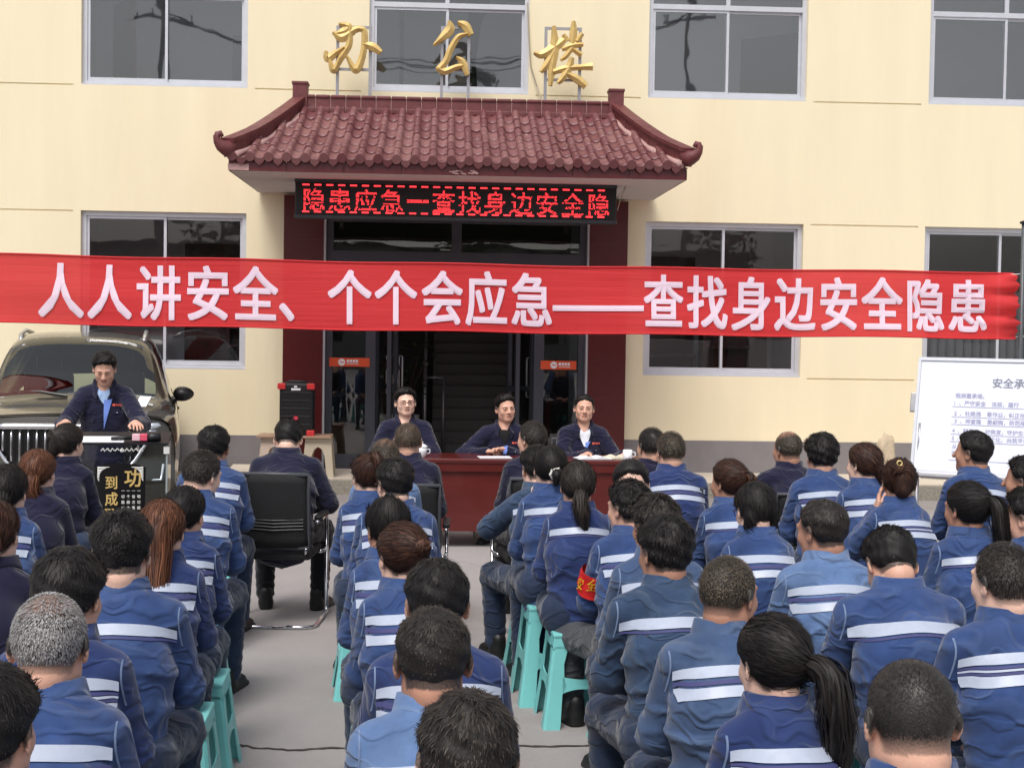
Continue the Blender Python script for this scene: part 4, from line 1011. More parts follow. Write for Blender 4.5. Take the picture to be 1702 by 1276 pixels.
# ------------------------------------------------------------------ office chairs and teal stools
def cushion(x0, x1, y0, y1, z0, z1): return MB().box(x0, x1, y0, y1, z0, z1, .02)
M_mesh = mat('black_mesh_fabric', s2l((24, 24, 27)), .8, noise=.25, nscale=60, bump=.4, bscale=220)
def office_chair(x, y, rz, label):
    t = thing('office_chair', label, 'chair', (x, y, 0), rz, 'black mesh office chairs of the navy jacket row')
    cushion(-.24, .24, -.22, .24, .42, .47).build('seat', M_mesh, t)
    V, F = [], []; n = 12; m_ = 8
    for i in range(n+1):
        for j in range(m_+1):
            u = i/n*2-1; v = j/m_; wdt = .235-.02*abs(v-.5)
            V.append((u*wdt, -.235-.05*v-.03*(1-u*u)*(1-(v-.4)**2)+.0, .50+v*.46))
    for i in range(n):
        for j in range(m_): F.append((i*(m_+1)+j, (i+1)*(m_+1)+j, (i+1)*(m_+1)+j+1, i*(m_+1)+j+1))
    b = len(V); V += [(x_, y_+.022, z_) for x_, y_, z_ in V]; F += [[b+k for k in f][::-1] for f in F]
    for i in range(n): F += [(i*(m_+1), b+i*(m_+1), b+(i+1)*(m_+1), (i+1)*(m_+1)), (i*(m_+1)+m_, (i+1)*(m_+1)+m_, b+(i+1)*(m_+1)+m_, b+i*(m_+1)+m_)]
    for j in range(m_): F += [(j, j+1, b+j+1, b+j), (n*(m_+1)+j, b+n*(m_+1)+j, b+n*(m_+1)+j+1, n*(m_+1)+j+1)]
    br = MB().add(V, F).build('backrest', M_mesh, t, smooth=True)
    fr_ = MB(); P = [(s_*.236, -.235-.05*v-.0, .50+v*.46) for s_, vs_ in ((-1, np.linspace(0, 1, 5)), (1, np.linspace(1, 0, 5))) for v in vs_]
    fr_.tube(P+[P[0]], .013, 6); fr_.build('back_frame', mat('grey_frame', s2l((70, 72, 78)), .4), br, smooth=True)
    for k in range(4): MB().tube([(-.2, -.262-.012*k*0, .62+k*.02), (0, -.29, .615+k*.02), (.2, -.262, .62+k*.02)], .004, 5).build('back_rib', M_black, br)
    f = MB()
    for s_ in (-1, 1):
        f.tube([(s_*.25, .1, .43), (s_*.27, .16, .43), (s_*.28, .2, .45), (s_*.28, .2, .62), (s_*.28, .18, .655), (s_*.28, -.18, .655)], .0125, 8)
        f.tube([(s_*.28, .2, .46), (s_*.28, .22, .06), (s_*.28, .20, .02), (s_*.28, -.18, .0135), (s_*.26, -.24, .0135), (s_*.20, -.27, .0135), (0, -.27, .0135)], .0125, 8)
        f.tube([(s_*.2, -.2, .44), (s_*.22, -.25, .5)], .012, 6)
    f.build('frame', M_chrome, t, smooth=True)
    for s_ in (-1, 1): MB().box(s_*.28-.025, s_*.28+.025, -.17, .17, .668, .695, .01).build('armrest', M_black, t)
    return t
M_teal = mat('teal_plastic', s2l((126, 204, 204)), .38, noise=.035, nscale=4, dirt=.15, dcol=s2l((104, 172, 176)), spec=.45)
SH = .44
def stool_master():
    """square moulded stool: seat, four splayed corner legs, a band between each pair"""
    T, B = .135, .185
    def half(z): return T+(B-T)*(1-z/SH)
    parts = {}
    s = MB(); s.box(-T-.006, T+.006, -T-.006, T+.006, SH-.022, SH, .010)
    for k in range(4):
        R = Matrix.Rotation(k*math.pi/2, 4, 'Z'); q = MB(); h0, h1 = half(SH-.07), half(SH-.02)
        q.add([(-h0, -h0, SH-.07), (h0, -h0, SH-.07), (h1, -h1, SH-.02), (-h1, -h1, SH-.02), (-h0+.004, -h0+.005, SH-.07), (h0-.004, -h0+.005, SH-.07), (h1, -h1+.005, SH-.02), (-h1, -h1+.005, SH-.02)], [(0, 1, 2, 3), (7, 6, 5, 4), (0, 4, 5, 1)]); q.xf(R); s.add(q.v, q.f)
    parts['seat'] = s.mesh('stool_seat'); parts['seat'].materials.append(M_teal)
    l = MB(); zsx = [0, .012, .16, .20, .24, .30, SH-.06]
    def lw(z): return .062+.022*max(0, 1-abs(z-.2)/.06)+(.018 if z < .02 else 0)+.015*max(0, (z-.3)/.1)
    V = []
    for z in zsx:
        h = half(z)+(.004 if z < .013 else 0); w = lw(z); t = .006
        V += [(-h+w, -h, z), (-h+.012, -h, z), (-h, -h+.012, z), (-h, -h+w, z), (-h+t, -h+w, z), (-h+t+.012, -h+t+.012, z), (-h+w, -h+t, z)]
    F = []
    for i in range(len(zsx)-1):
        for k in range(7): F.append((7*i+k, 7*i+7+k, 7*i+7+(k+1) % 7, 7*i+(k+1) % 7))
    F += [list(range(7)), [7*(len(zsx)-1)+k for k in range(7)][::-1]]
    l.add(V, F); parts['leg'] = l.mesh('stool_leg', False); parts['leg'].materials.append(M_teal)
    b = MB(); h0, h1 = half(.165), half(.235); w0, w1 = h0-.07, h1-.07
    n = 9; V = []
    for i in range(n):
        u = i/(n-1)*2-1
        for (z, e) in ((.165+.0+.03*(1-abs(u))**.5*-.0+.02*(1-u*u), 0), (.24-.012*(1-u*u), 0)):
            V += [(u*w0, -half(z)+.0, z), (u*w0, -half(z)+.006, z)]
    F = []
    for i in range(n-1):
        a = 4*i; F += [(a, a+4, a+6, a+2), (a+1, a+3, a+7, a+5), (a, a+1, a+5, a+4), (a+2, a+6, a+7, a+3)]
    b.add(V, F); parts['band'] = b.mesh('stool_band'); parts['band'].materials.append(M_teal)
    return parts
SP = stool_master()
def teal_stool(x, y, rz, label, group='teal plastic stools of the audience', sc=1.0):
    t = thing('plastic_stool', label, 'stool', (x, y, 0), rz, group)
    link('seat', SP['seat'], None, t)
    for k in range(4):
        link('leg', SP['leg'], None, t, rot=(0, 0, k*math.pi/2)); link('stretcher', SP['band'], None, t, rot=(0, 0, k*math.pi/2))
    return t

# ------------------------------------------------------------------ across the yard, behind the camera: what the glass reflects
ob = thing('grey_workshop', 'low grey workshop across the yard behind the camera', 'building', (-2, -30, 0))
MB().box(-16, 16, -6, 0, 0, 5.2).build('wall', mat('workshop_grey', s2l((150, 148, 144)), .9, noise=.1, nscale=1), ob); MB().box(-16.4, 16.4, -6.4, .4, 5.21, 5.5).build('roof', mat('workshop_roof', s2l((96, 92, 90)), .8), ob)
for k in range(9): MB().box(-14.5+k*3.4, -12.6+k*3.4, .005, .03, 1.2, 3.2).build('window', M_carb, ob)
def far_tree(x, y, h, label, seed):
    t = thing('poplar_tree', label, 'tree', (x, y, 0), 0, 'trees behind the camera'); rr = random.Random(seed)
    MB().tube([(0, 0, 0), (.1, 0, h*.4), (0, .1, h*.9)], [.18, .13, .03], 8).build('trunk', mat('bark', s2l((96, 84, 70)), .9, noise=.2), t, smooth=True)
    m_ = MB()
    for k in range(900):
        z = h*rr.uniform(.25, 1.0); r_ = h*.16*math.sin(math.pi*min(1, (z/h-.2)/.82))**.7*math.sqrt(rr.random())*(.8+.4*rr.random()); a = rr.uniform(0, 6.28)
        c_ = np.array([r_*math.cos(a), r_*math.sin(a), z]); d_ = np.array([rr.gauss(0, 1) for _ in range(3)]); d_ /= np.linalg.norm(d_); e_ = np.cross(d_, [rr.gauss(0, 1) for _ in range(3)]); e_ /= np.linalg.norm(e_); q_ = rr.uniform(.12, .3)
        m_.add([c_-d_*q_, c_+e_*q_*.5, c_+d_*q_, c_-e_*q_*.5], [(0, 1, 2, 3)])
    m_.build('crown', mat('tree_leaf', s2l((70, 84, 52)), .8, noise=.3), t)
for i_, (x, y, h) in enumerate(((-9, -24, 11), (-5.5, -26, 14), (1.5, -25, 12.5), (7, -24, 13.5), (12, -26, 11))):
    far_tree(x, y, h, ('poplar tree behind the camera before the grey workshop, %s' % ('shortest of the row', 'tallest of the row', 'nearest the yard axis', 'beside the workshop middle', 'by the workshop far end')[i_]), i_)

def utility_pole(x, y, h, label):
    t = thing('utility_pole', label, 'utility pole', (x, y, 0), 0, 'utility poles behind the camera')
    MB().tube([(0, 0, 0), (0, 0, h)], [.17, .10], 12).build('shaft', M_plinth, t, smooth=True)
    MB().box(-1.1, 1.1, -.05, .05, h-.8, h-.7).build('crossarm', M_steel, t)
    for q in (-1.0, -.35, .35, 1.0): MB().lathe([(.03, 0), (.06, .05), (.03, .1), (.06, .15), (.02, .2)], (q, 0, h-.7), 10).build('insulator', M_white, t, smooth=True)
utility_pole(9.4, -20, 14.5, 'concrete utility pole behind the camera on the whiteboard side')
utility_pole(-10.5, -20, 14.0, 'concrete utility pole behind the camera on the car side')
for k, (zo, yo) in enumerate(((0, -1.0), (-.05, -.35), (0, .35), (-.1, 1.0))):
    pts = [(-10.5+19.9*u+.0, -20+yo, 13.55+.45*u+zo-1.6*4*u*(1-u)*(1+.15*k)) for u in np.linspace(0, 1, 24)]
    tag(MB().tube(pts, .022, 5).build('overhead_wire', M_black, None, smooth=True), 'sagging overhead wire behind the camera, '+('at the far ends of the crossarms', 'beside the far side of the pole heads', 'beside the yard side of the pole heads', 'at the yard ends of the crossarms')[k], 'wire', 'overhead wires behind the camera')
# ------------------------------------------------------------------ people: smooth bodies and garments from blended volumes
def snet(V, lo, h):
    """surface of a sampled field (negative inside) as vertices and quads"""
    ins = V < 0; nx, ny, nz = V.shape
    s = np.zeros((nx-1, ny-1, nz-1), np.int8)
    C8 = [(a, b, c) for a in (0, 1) for b in (0, 1) for c in (0, 1)]
    for a, b, c in C8: s += ins[a:nx-1+a, b:ny-1+b, c:nz-1+c]
    I, J, K = np.nonzero((s > 0) & (s < 8))
    vals = {c: V[I+c[0], J+c[1], K+c[2]] for c in C8}
    acc = np.zeros((len(I), 3), np.float32); cnt = np.zeros(len(I), np.float32)
    for a in C8:
        for ax in range(3):
            if a[ax]: continue
            b = list(a); b[ax] = 1; b = tuple(b); va, vb = vals[a], vals[b]
            cr = (va < 0) != (vb < 0); t = np.where(cr, va/np.where(cr, va-vb, 1), 0)
            p = np.array(a, np.float32)[None, :].repeat(len(I), 0); p[:, ax] += t
            acc += p*cr[:, None]; cnt += cr
    pos = acc/np.maximum(cnt, 1)[:, None]+np.stack([I, J, K], 1)
    idx = np.full((nx-1, ny-1, nz-1), -1, np.int64); idx[I, J, K] = np.arange(len(I))
    F = []
    a = ins[:-1, 1:-1, 1:-1]; b = ins[1:, 1:-1, 1:-1]; i, j, k = np.nonzero(a != b); f = a[i, j, k]; j += 1; k += 1
    q = np.stack([idx[i, j-1, k-1], idx[i, j, k-1], idx[i, j, k], idx[i, j-1, k]], 1); F.append(np.where(f[:, None], q, q[:, ::-1]))
    a = ins[1:-1, :-1, 1:-1]; b = ins[1:-1, 1:, 1:-1]; i, j, k = np.nonzero(a != b); f = a[i, j, k]; i += 1; k += 1
    q = np.stack([idx[i-1, j, k-1], idx[i-1, j, k], idx[i, j, k], idx[i, j, k-1]], 1); F.append(np.where(f[:, None], q, q[:, ::-1]))
    a = ins[1:-1, 1:-1, :-1]; b = ins[1:-1, 1:-1, 1:]; i, j, k = np.nonzero(a != b); f = a[i, j, k]; i += 1; j += 1
    q = np.stack([idx[i-1, j-1, k], idx[i, j-1, k], idx[i, j, k], idx[i-1, j, k]], 1); F.append(np.where(f[:, None], q, q[:, ::-1]))
    return (pos*h+np.array(lo)).astype(np.float32), np.concatenate(F).astype(np.int64)

def grid_pts(lo, hi, h):
    n = [int(math.ceil((b-a)/h))+1 for a, b in zip(lo, hi)]
    g_ = np.meshgrid(*[np.arange(k, dtype=np.float32)*h+a for k, a in zip(n, lo)], indexing='ij')
    return np.stack([q.ravel() for q in g_], 1), n
f32 = lambda *a: np.array(a, np.float32)
def rc(P, a, b, ra, rb=None):
    rb = ra if rb is None else rb; a = np.asarray(a, np.float32); b = np.asarray(b, np.float32); ab = b-a
    t = np.clip((P-a)@ab/max(float(ab@ab), 1e-9), 0, 1); d = P-a-t[:, None]*ab
    return np.sqrt((d*d).sum(1))-(ra+(rb-ra)*t)
def ell(P, c, r):
    q = (P-np.asarray(c, np.float32))/np.asarray(r, np.float32); k0 = np.sqrt((q*q).sum(1)); q2 = q/np.asarray(r, np.float32); k1 = np.sqrt((q2*q2).sum(1))
    return k0*(k0-1)/np.maximum(k1, 1e-6)
def smin(a, b, k):
    h = np.clip(.5+.5*(b-a)/k, 0, 1); return b+(a-b)*h-k*h*(1-h)
def smax(a, b, k): return -smin(-a, -b, k)
def sst(x, a, b):
    t = np.clip((x-a)/(b-a), 0, 1); return t*t*(3-2*t)

def cranium(q, fat=1.0): return ell(q, (0, -.012, .028), (.0775*fat, .097, .091))
def head_sdf(q, fat=1.0, ears=True, fine=True, folds=0):
    d = cranium(q, fat)
    d = smin(d, ell(q, (0, .028, -.035), (.062*fat, .062, .088)), .03)
    d = smin(d, ell(q, (0, .062, -.088), (.030*fat, .026, .022)), .03)
    ax = np.abs(q[:, 0]); m = np.stack([ax, q[:, 1], q[:, 2]], 1)
    d = smin(d, ell(m, (.050*fat, .008, -.062), (.018, .03, .03)), .03)
    d = smin(d, ell(m, (.040*fat, .058, -.024), (.023, .020, .024)), .022)
    if fine:
        d = smin(d, rc(m, (.008, .084, .025), (.042, .078, .026), .011, .009), .014)
        d = smax(d, -ell(m, (.032, .107, .008), (.022, .018, .013)), .02)
        d = smin(d, ell(m, (.032, .0775, .007), (.0165, .012, .0115)), .004)
    d = smin(d, rc(q, (0, .088, .014), (0, .110, -.022), .009, .0125), .013)
    if fine:
        d = smin(d, ell(m, (.0135, .098, -.027), (.009, .010, .008)), .006)
        d = smin(d, rc(m, (0, .0935, -.0525), (.020, .086, -.055), .0062, .004), .008)
        d = smin(d, rc(m, (0, .0915, -.0645), (.016, .086, -.062), .0075, .004), .008)
        d = smax(d, -rc(m, (0, .1015, -.0585), (.024, .092, -.060), .0032, .0028), .004)
    if ears:
        th = .35; c, s_ = math.cos(th), math.sin(th); e = m-f32(.081*fat, -.010, -.004)
        e = np.stack([c*e[:, 0]+s_*e[:, 1]*1.0, -s_*e[:, 0]+c*e[:, 1], e[:, 2]+.18*e[:, 1]], 1)
        er = ell(e, (.002, 0, 0), (.0095, .021, .034)); er = smax(er, -ell(e, (.008, .004, .002), (.006, .011, .018)), .004)
        d = smin(d, er, .006)
    if folds:
        d = d-.006*folds*np.exp(-((q[:, 2]+.062)/.010)**2)*np.exp(-((q[:, 1]+.075)/.05)**2)+.006*folds*np.exp(-((q[:, 2]+.078)/.005)**2)*sst(-q[:, 1], .02, .06)
        d = d-.006*folds*np.exp(-((q[:, 2]+.095)/.010)**2)*sst(-q[:, 1], .0, .05)
    return d
HL_Y = np.array([-.12, -.06, -.035, -.015, .02, .032, .05, .075, .1], np.float32)
HL_M = np.array([-.066, -.062, -.045, .012, .020, .036, .070, .088, .096], np.float32)
HL_W = np.array([-.082, -.078, -.06, -.03, .008, .010, .050, .080, .088], np.float32)
def hairline(q, woman): return .0035*np.sin(q[:, 0]*210)*(q[:, 1] > .03)+.003*np.sin(q[:, 0]*97+1)*(q[:, 1] > .03)+np.interp(q[:, 1], HL_Y, HL_W if woman else HL_M).astype(np.float32)-.012*(np.abs(q[:, 0]) < .03)*(q[:, 1] < -.05)

M_skinb = None
def skin_mat(name, col, hair=(.012, .010, .009)):
    if name in MATS: return MATS[name]
    m = mat(name, col, .48, noise=.10, nscale=22, bump=.12, bscale=190, sss=.08, spec=.4)
    nt = m.node_tree; N = nt.nodes; L = nt.links; b = N['Principled BSDF']; src = b.inputs['Base Color'].links[0].from_socket
    at1 = N.new('ShaderNodeAttribute'); at1.attribute_name = 'den'; nz = N.new('ShaderNodeTexNoise'); nz.inputs['Scale'].default_value = 260; nz.inputs['Detail'].default_value = 2
    tc = N.new('ShaderNodeTexCoord'); L.new(tc.outputs['Object'], nz.inputs[0])
    ad = N.new('ShaderNodeMath'); ad.operation = 'MULTIPLY_ADD'; ad.inputs[1].default_value = .5; ad.inputs[2].default_value = -.25; L.new(nz.outputs[0], ad.inputs[0])
    sm = N.new('ShaderNodeMath'); sm.operation = 'MULTIPLY_ADD'; sm.use_clamp = True; L.new(ad.outputs[0], sm.inputs[0]); L.new(at1.outputs['Fac'], sm.inputs[1]); L.new(at1.outputs['Fac'], sm.inputs[2])
    mx = N.new('ShaderNodeMix'); mx.data_type = 'RGBA'; L.new(sm.outputs[0], mx.inputs[0]); L.new(src, mx.inputs[6]); mx.inputs[7].default_value = (*[c*2.2+.008 for c in hair], 1)
    at2 = N.new('ShaderNodeAttribute'); at2.attribute_name = 'lip'; m2 = N.new('ShaderNodeMix'); m2.data_type = 'RGBA'; L.new(at2.outputs['Fac'], m2.inputs[0]); L.new(mx.outputs[2], m2.inputs[6]); m2.inputs[7].default_value = (*s2l((158, 84, 76)), 1)
    L.new(m2.outputs[2], b.inputs['Base Color']); return m
SK = [skin_mat('skin_light', s2l((234, 192, 172))), skin_mat('skin_mid', s2l((216, 168, 146))), skin_mat('skin_tan', s2l((184, 136, 114)))]
def hair_mat(name, c1, c2, rough=.42):
    m = bpy.data.materials.new(name); m.use_nodes = True; N = m.node_tree.nodes; L = m.node_tree.links; b = N['Principled BSDF']
    a = N.new('ShaderNodeAttribute'); a.attribute_name = 'tone'; mx = N.new('ShaderNodeMix'); mx.data_type = 'RGBA'; L.new(a.outputs['Fac'], mx.inputs[0])
    mx.inputs[6].default_value = (*c1, 1); mx.inputs[7].default_value = (*c2, 1); L.new(mx.outputs[2], b.inputs['Base Color'])
    b.inputs['Roughness'].default_value = .55; b.inputs['Specular IOR Level'].default_value = .28; MATS[name] = m; return m
HM = {'black': hair_mat('hair_black', s2l((18, 16, 17)), s2l((48, 43, 41))), 'soft': hair_mat('hair_soft_black', s2l((28, 25, 24)), s2l((74, 66, 60))), 'brown': hair_mat('hair_brown', s2l((36, 22, 18)), s2l((96, 62, 48))),
      'auburn': hair_mat('hair_auburn', s2l((64, 36, 26)), s2l((140, 92, 66))), 'grey': hair_mat('hair_grey', s2l((52, 48, 47)), s2l((205, 202, 202))), 'dusty': hair_mat('hair_dusty', s2l((34, 30, 27)), s2l((112, 100, 84)))}

def denim_mat(name, col, fade, seamc, mott=.24, dusk=.42):
    """worn work-jacket cloth: twill relief, washed mottling, paler seams and raised edges"""
    if name in MATS: return MATS[name]
    m = mat(name, col, .85, noise=mott, nscale=9, spec=.2, sheen=.25)
    nt = m.node_tree; N = nt.nodes; L = nt.links; b = N['Principled BSDF']; src = b.inputs['Base Color'].links[0].from_socket
    ge = N.new('ShaderNodeNewGeometry'); mr = N.new('ShaderNodeMapRange'); mr.inputs[1].default_value = .515; mr.inputs[2].default_value = .60; mr.inputs[4].default_value = fade; L.new(ge.outputs['Pointiness'], mr.inputs[0])
    at1 = N.new('ShaderNodeAttribute'); at1.attribute_name = 'seam'; mx0 = N.new('ShaderNodeMath'); mx0.operation = 'MULTIPLY_ADD'; mx0.use_clamp = True; mx0.inputs[1].default_value = fade*.9; L.new(at1.outputs['Fac'], mx0.inputs[0]); L.new(mr.outputs[0], mx0.inputs[2])
    mx = N.new('ShaderNodeMix'); mx.data_type = 'RGBA'; L.new(mx0.outputs[0], mx.inputs[0]); L.new(src, mx.inputs[6]); mx.inputs[7].default_value = (*seamc, 1)
    n2 = N.new('ShaderNodeTexNoise'); n2.inputs['Scale'].default_value = 3.2; n2.inputs['Detail'].default_value = 7; n2.inputs['Roughness'].default_value = .7
    tc = N.new('ShaderNodeTexCoord'); L.new(tc.outputs['Object'], n2.inputs[0]); r2 = N.new('ShaderNodeMapRange'); r2.inputs[1].default_value = .48; r2.inputs[2].default_value = .72; r2.inputs[4].default_value = dusk; L.new(n2.outputs[0], r2.inputs[0])
    m2 = N.new('ShaderNodeMix'); m2.data_type = 'RGBA'; L.new(r2.outputs[0], m2.inputs[0]); L.new(mx.outputs[2], m2.inputs[6]); m2.inputs[7].default_value = (*[c*1.35 for c in col], 1)
    L.new(m2.outputs[2], b.inputs['Base Color'])
    # relief: fine weave plus creases
    w = N.new('ShaderNodeTexNoise'); w.inputs['Scale'].default_value = 420; L.new(tc.outputs['Object'], w.inputs[0])
    oi = N.new('ShaderNodeObjectInfo'); va = N.new('ShaderNodeVectorMath'); va.operation = 'MULTIPLY_ADD'; va.inputs[1].default_value = (7, 3, 11); L.new(oi.outputs['Random'], va.inputs[0]); L.new(tc.outputs['Object'], va.inputs[2])
    wn_ = N.new('ShaderNodeTexNoise'); wn_.inputs['Scale'].default_value = 4.5; wn_.inputs['Detail'].default_value = 2; L.new(va.outputs[0], wn_.inputs[0])
    wm = N.new('ShaderNodeVectorMath'); wm.operation = 'MULTIPLY_ADD'; wm.inputs[1].default_value = (.28, .28, .28); L.new(wn_.outputs['Color'], wm.inputs[0]); L.new(va.outputs[0], wm.inputs[2])
    mp = N.new('ShaderNodeMapping'); mp.inputs['Scale'].default_value = (.75, .9, 1.9); mp.inputs['Rotation'].default_value = (.25, .55, .2); L.new(wm.outputs[0], mp.inputs[0])
    def crease(sc, rot, stretch, wid):
        mp_ = N.new('ShaderNodeMapping'); mp_.inputs['Scale'].default_value = stretch; mp_.inputs['Rotation'].default_value = rot; L.new(wm.outputs[0], mp_.inputs[0])
        n_ = N.new('ShaderNodeTexNoise'); n_.inputs['Scale'].default_value = sc; n_.inputs['Detail'].default_value = 1.2; n_.inputs['Roughness'].default_value = .4; L.new(mp_.outputs[0], n_.inputs[0])
        s1 = N.new('ShaderNodeMath'); s1.operation = 'SUBTRACT'; s1.inputs[1].default_value = .5; L.new(n_.outputs[0], s1.inputs[0])
        s2 = N.new('ShaderNodeMath'); s2.operation = 'ABSOLUTE'; L.new(s1.outputs[0], s2.inputs[0])
        s3 = N.new('ShaderNodeMapRange'); s3.interpolation_type = 'SMOOTHERSTEP'; s3.inputs[1].default_value = wid; s3.inputs[2].default_value = 0; L.new(s2.outputs[0], s3.inputs[0]); return s3.outputs[0]
    c1 = crease(4.4, (.25, .55, .2), (.5, .8, 1.9), .085); c2 = crease(5.6, (-.3, -.75, .1), (.55, .9, 2.0), .07)
    cr = N.new('ShaderNodeMath'); cr.operation = 'MULTIPLY_ADD'; cr.inputs[1].default_value = .6; L.new(c2, cr.inputs[0]); L.new(c1, cr.inputs[2])
    cmr = N.new('ShaderNodeMapRange'); cmr.inputs[1].default_value = .5; cmr.inputs[2].default_value = 1.5; cmr.inputs[4].default_value = fade*.4; L.new(cr.outputs[0], cmr.inputs[0])
    m3 = N.new('ShaderNodeMix'); m3.data_type = 'RGBA'; L.new(cmr.outputs[0], m3.inputs[0]); L.new(m2.outputs[2], m3.inputs[6]); m3.inputs[7].default_value = (*seamc, 1); L.new(m3.outputs[2], b.inputs['Base Color'])
    b1 = N.new('ShaderNodeBump'); b1.inputs['Strength'].default_value = .18; b1.inputs['Distance'].default_value = .004; L.new(w.outputs[0], b1.inputs['Height'])
    b2 = N.new('ShaderNodeBump'); b2.inputs['Strength'].default_value = .95; b2.inputs['Distance'].default_value = .006; L.new(cr.outputs[0], b2.inputs['Height']); L.new(b1.outputs[0], b2.inputs['Normal']); L.new(b2.outputs[0], b.inputs['Normal'])
    return m
JK = {'blue': denim_mat('blue_denim', s2l((46, 68, 114)), .40, s2l((106, 128, 166))), 'deep': denim_mat('deep_blue_denim', s2l((37, 53, 99)), .3, s2l((90, 110, 154)), .12, .2), 'teal': denim_mat('teal_denim', s2l((45, 64, 92)), .42, s2l((100, 120, 142))),
      'light': denim_mat('light_denim', s2l((88, 114, 156)), .45, s2l((136, 156, 182)), .2, .4), 'worn': denim_mat('worn_denim', s2l((60, 80, 114)), .45, s2l((112, 130, 156)), .22, .4), 'navy': denim_mat('navy_twill', s2l((24, 24, 50)), .12, s2l((48, 50, 80)), .08, .1)}
M_trou = denim_mat('dark_trouser_denim', s2l((38, 50, 74)), .12, s2l((96, 112, 140))); M_trok = denim_mat('black_trouser_cloth', s2l((24, 24, 30)), .1, s2l((50, 50, 58)), .1, .1)
M_trog = denim_mat('grey_trouser_cloth', s2l((66, 68, 74)), .12, s2l((90, 92, 98)), .1, .1)
M_tape = mat('reflective_tape', s2l((172, 181, 200)), .42, noise=.05, nscale=30, bump=.25, bscale=26, spec=.6, dirt=.25, dcol=s2l((146, 154, 176)))
M_thread = mat('pale_thread', s2l((112, 130, 164)), .8, noise=.3, nscale=40)
M_pipe = mat('purple_piping', s2l((62, 64, 112)), .7, noise=.1)
M_shoeb = mat('black_shoe', s2l((24, 24, 26)), .5, noise=.1); M_shoew = mat('white_shoe', s2l((210, 208, 206)), .5, noise=.06)
M_shirt = mat('white_shirt', s2l((226, 228, 236)), .8, noise=.02, bump=.2, bscale=30); M_shirtb = mat('blue_shirt', s2l((164, 190, 228)), .8, noise=.03, bump=.2, bscale=30)
M_lapel = mat('pale_blue_lining', s2l((112, 140, 218)), .7, noise=.04); M_tee = mat('black_tee', s2l((18, 18, 20)), .9, noise=.1)
M_eye = mat('eye_dark', s2l((22, 16, 14)), .15, spec=.6); M_eyew = mat('eye_white', s2l((120, 92, 80)), .3); M_logo = mat('coral_embroidery', s2l((214, 92, 78)), .7, noise=.1)

# one relaxed hand: wrist at the origin, fingers along +y, palm down, thumb towards -x
def hand_mesh(curl=.5):
    P, n = grid_pts((-.075, -.03, -.09), (.06, .20, .04), .0052)
    d = ell(P, (0, .045, 0), (.040, .052, .015)); d = smin(d, rc(P, (0, -.02, 0), (0, .02, 0), .027, .026), .02)
    for x, L, sp, r in ((-.029, .070, -.10, .0088), (-.0095, .080, -.02, .0092), (.011, .074, .05, .0088), (.030, .058, .14, .0078)):
        a = f32(x, .078 if abs(x) < .02 else .072, 0); ang = 0; p = a
        segs = [p]
        for ln, c in ((.45, .35), (.32, .8), (.23, .6)):
            ang += c*curl; p = p+L*ln*f32(math.sin(sp), math.cos(sp)*math.cos(ang), -math.sin(ang)); segs.append(p)
        f = rc(P, a-f32(0, .03, 0), a, r, r)
        for i in range(3): f = smin(f, rc(P, segs[i], segs[i+1], r*(1-.08*i), r*(.92-.1*i)), .003)
        d = smin(d, f, .005)
    t = rc(P, (-.026, .012, -.006), (-.052, .048, -.018), .0135, .011); t = smin(t, rc(P, (-.052, .048, -.018), (-.050, .088, -.030), .0105, .0085), .004)
    d = smin(d, t, .010)
    return snet(d.reshape(n), (-.075, -.03, -.09), .0052)
HAND = hand_mesh(.55)
def place_hand(wrist, fdir, pdown, right):
    """vertices of a hand put at the wrist; fdir = finger direction, pdown = palm normal"""
    y = np.array(fdir, float); y /= np.linalg.norm(y); z = -np.array(pdown, float); z -= y*(z@y); z /= np.linalg.norm(z); x = np.cross(y, z)
    V, F = HAND; V = V.copy()
    if not right: V[:, 0] *= -1; F = F[:, ::-1]
    return np.array(wrist)+V@np.array([x, y, z]), F

def shoe_mesh():
    P, n = grid_pts((-.07, -.12, -.02), (.07, .22, .14), .011)
    d = rc(P*f32(1, 1, 1.25), (0, -.04, .045), (0, .13, .035), .045, .040); d = smin(d, rc(P, (0, -.045, .05), (0, -.05, .11), .044, .044), .03)
    sole = np.maximum(np.abs(P[:, 2]-.010)-.012, rc(P*f32(1, 1, 0), (0, -.05, 0), (.004, .14, 0), .046, .047)); d = smin(smax(d, -(P[:, 2]-.004), .005), sole, .006)
    V, F = snet(d.reshape(n), (-.07, -.12, -.02), .011); V[:, 2] -= V[:, 2].min()
    me = mesh_np('shoe', V, F); return me
SHOE = shoe_mesh()

def rotm(yaw=0, pitch=0, roll=0):
    """yaw about z (positive = to own left), pitch positive = nod down, roll = tilt to own right"""
    return np.array((Matrix.Rotation(yaw, 3, 'Z') @ Matrix.Rotation(-pitch, 3, 'X') @ Matrix.Rotation(roll, 3, 'Y')), np.float32)

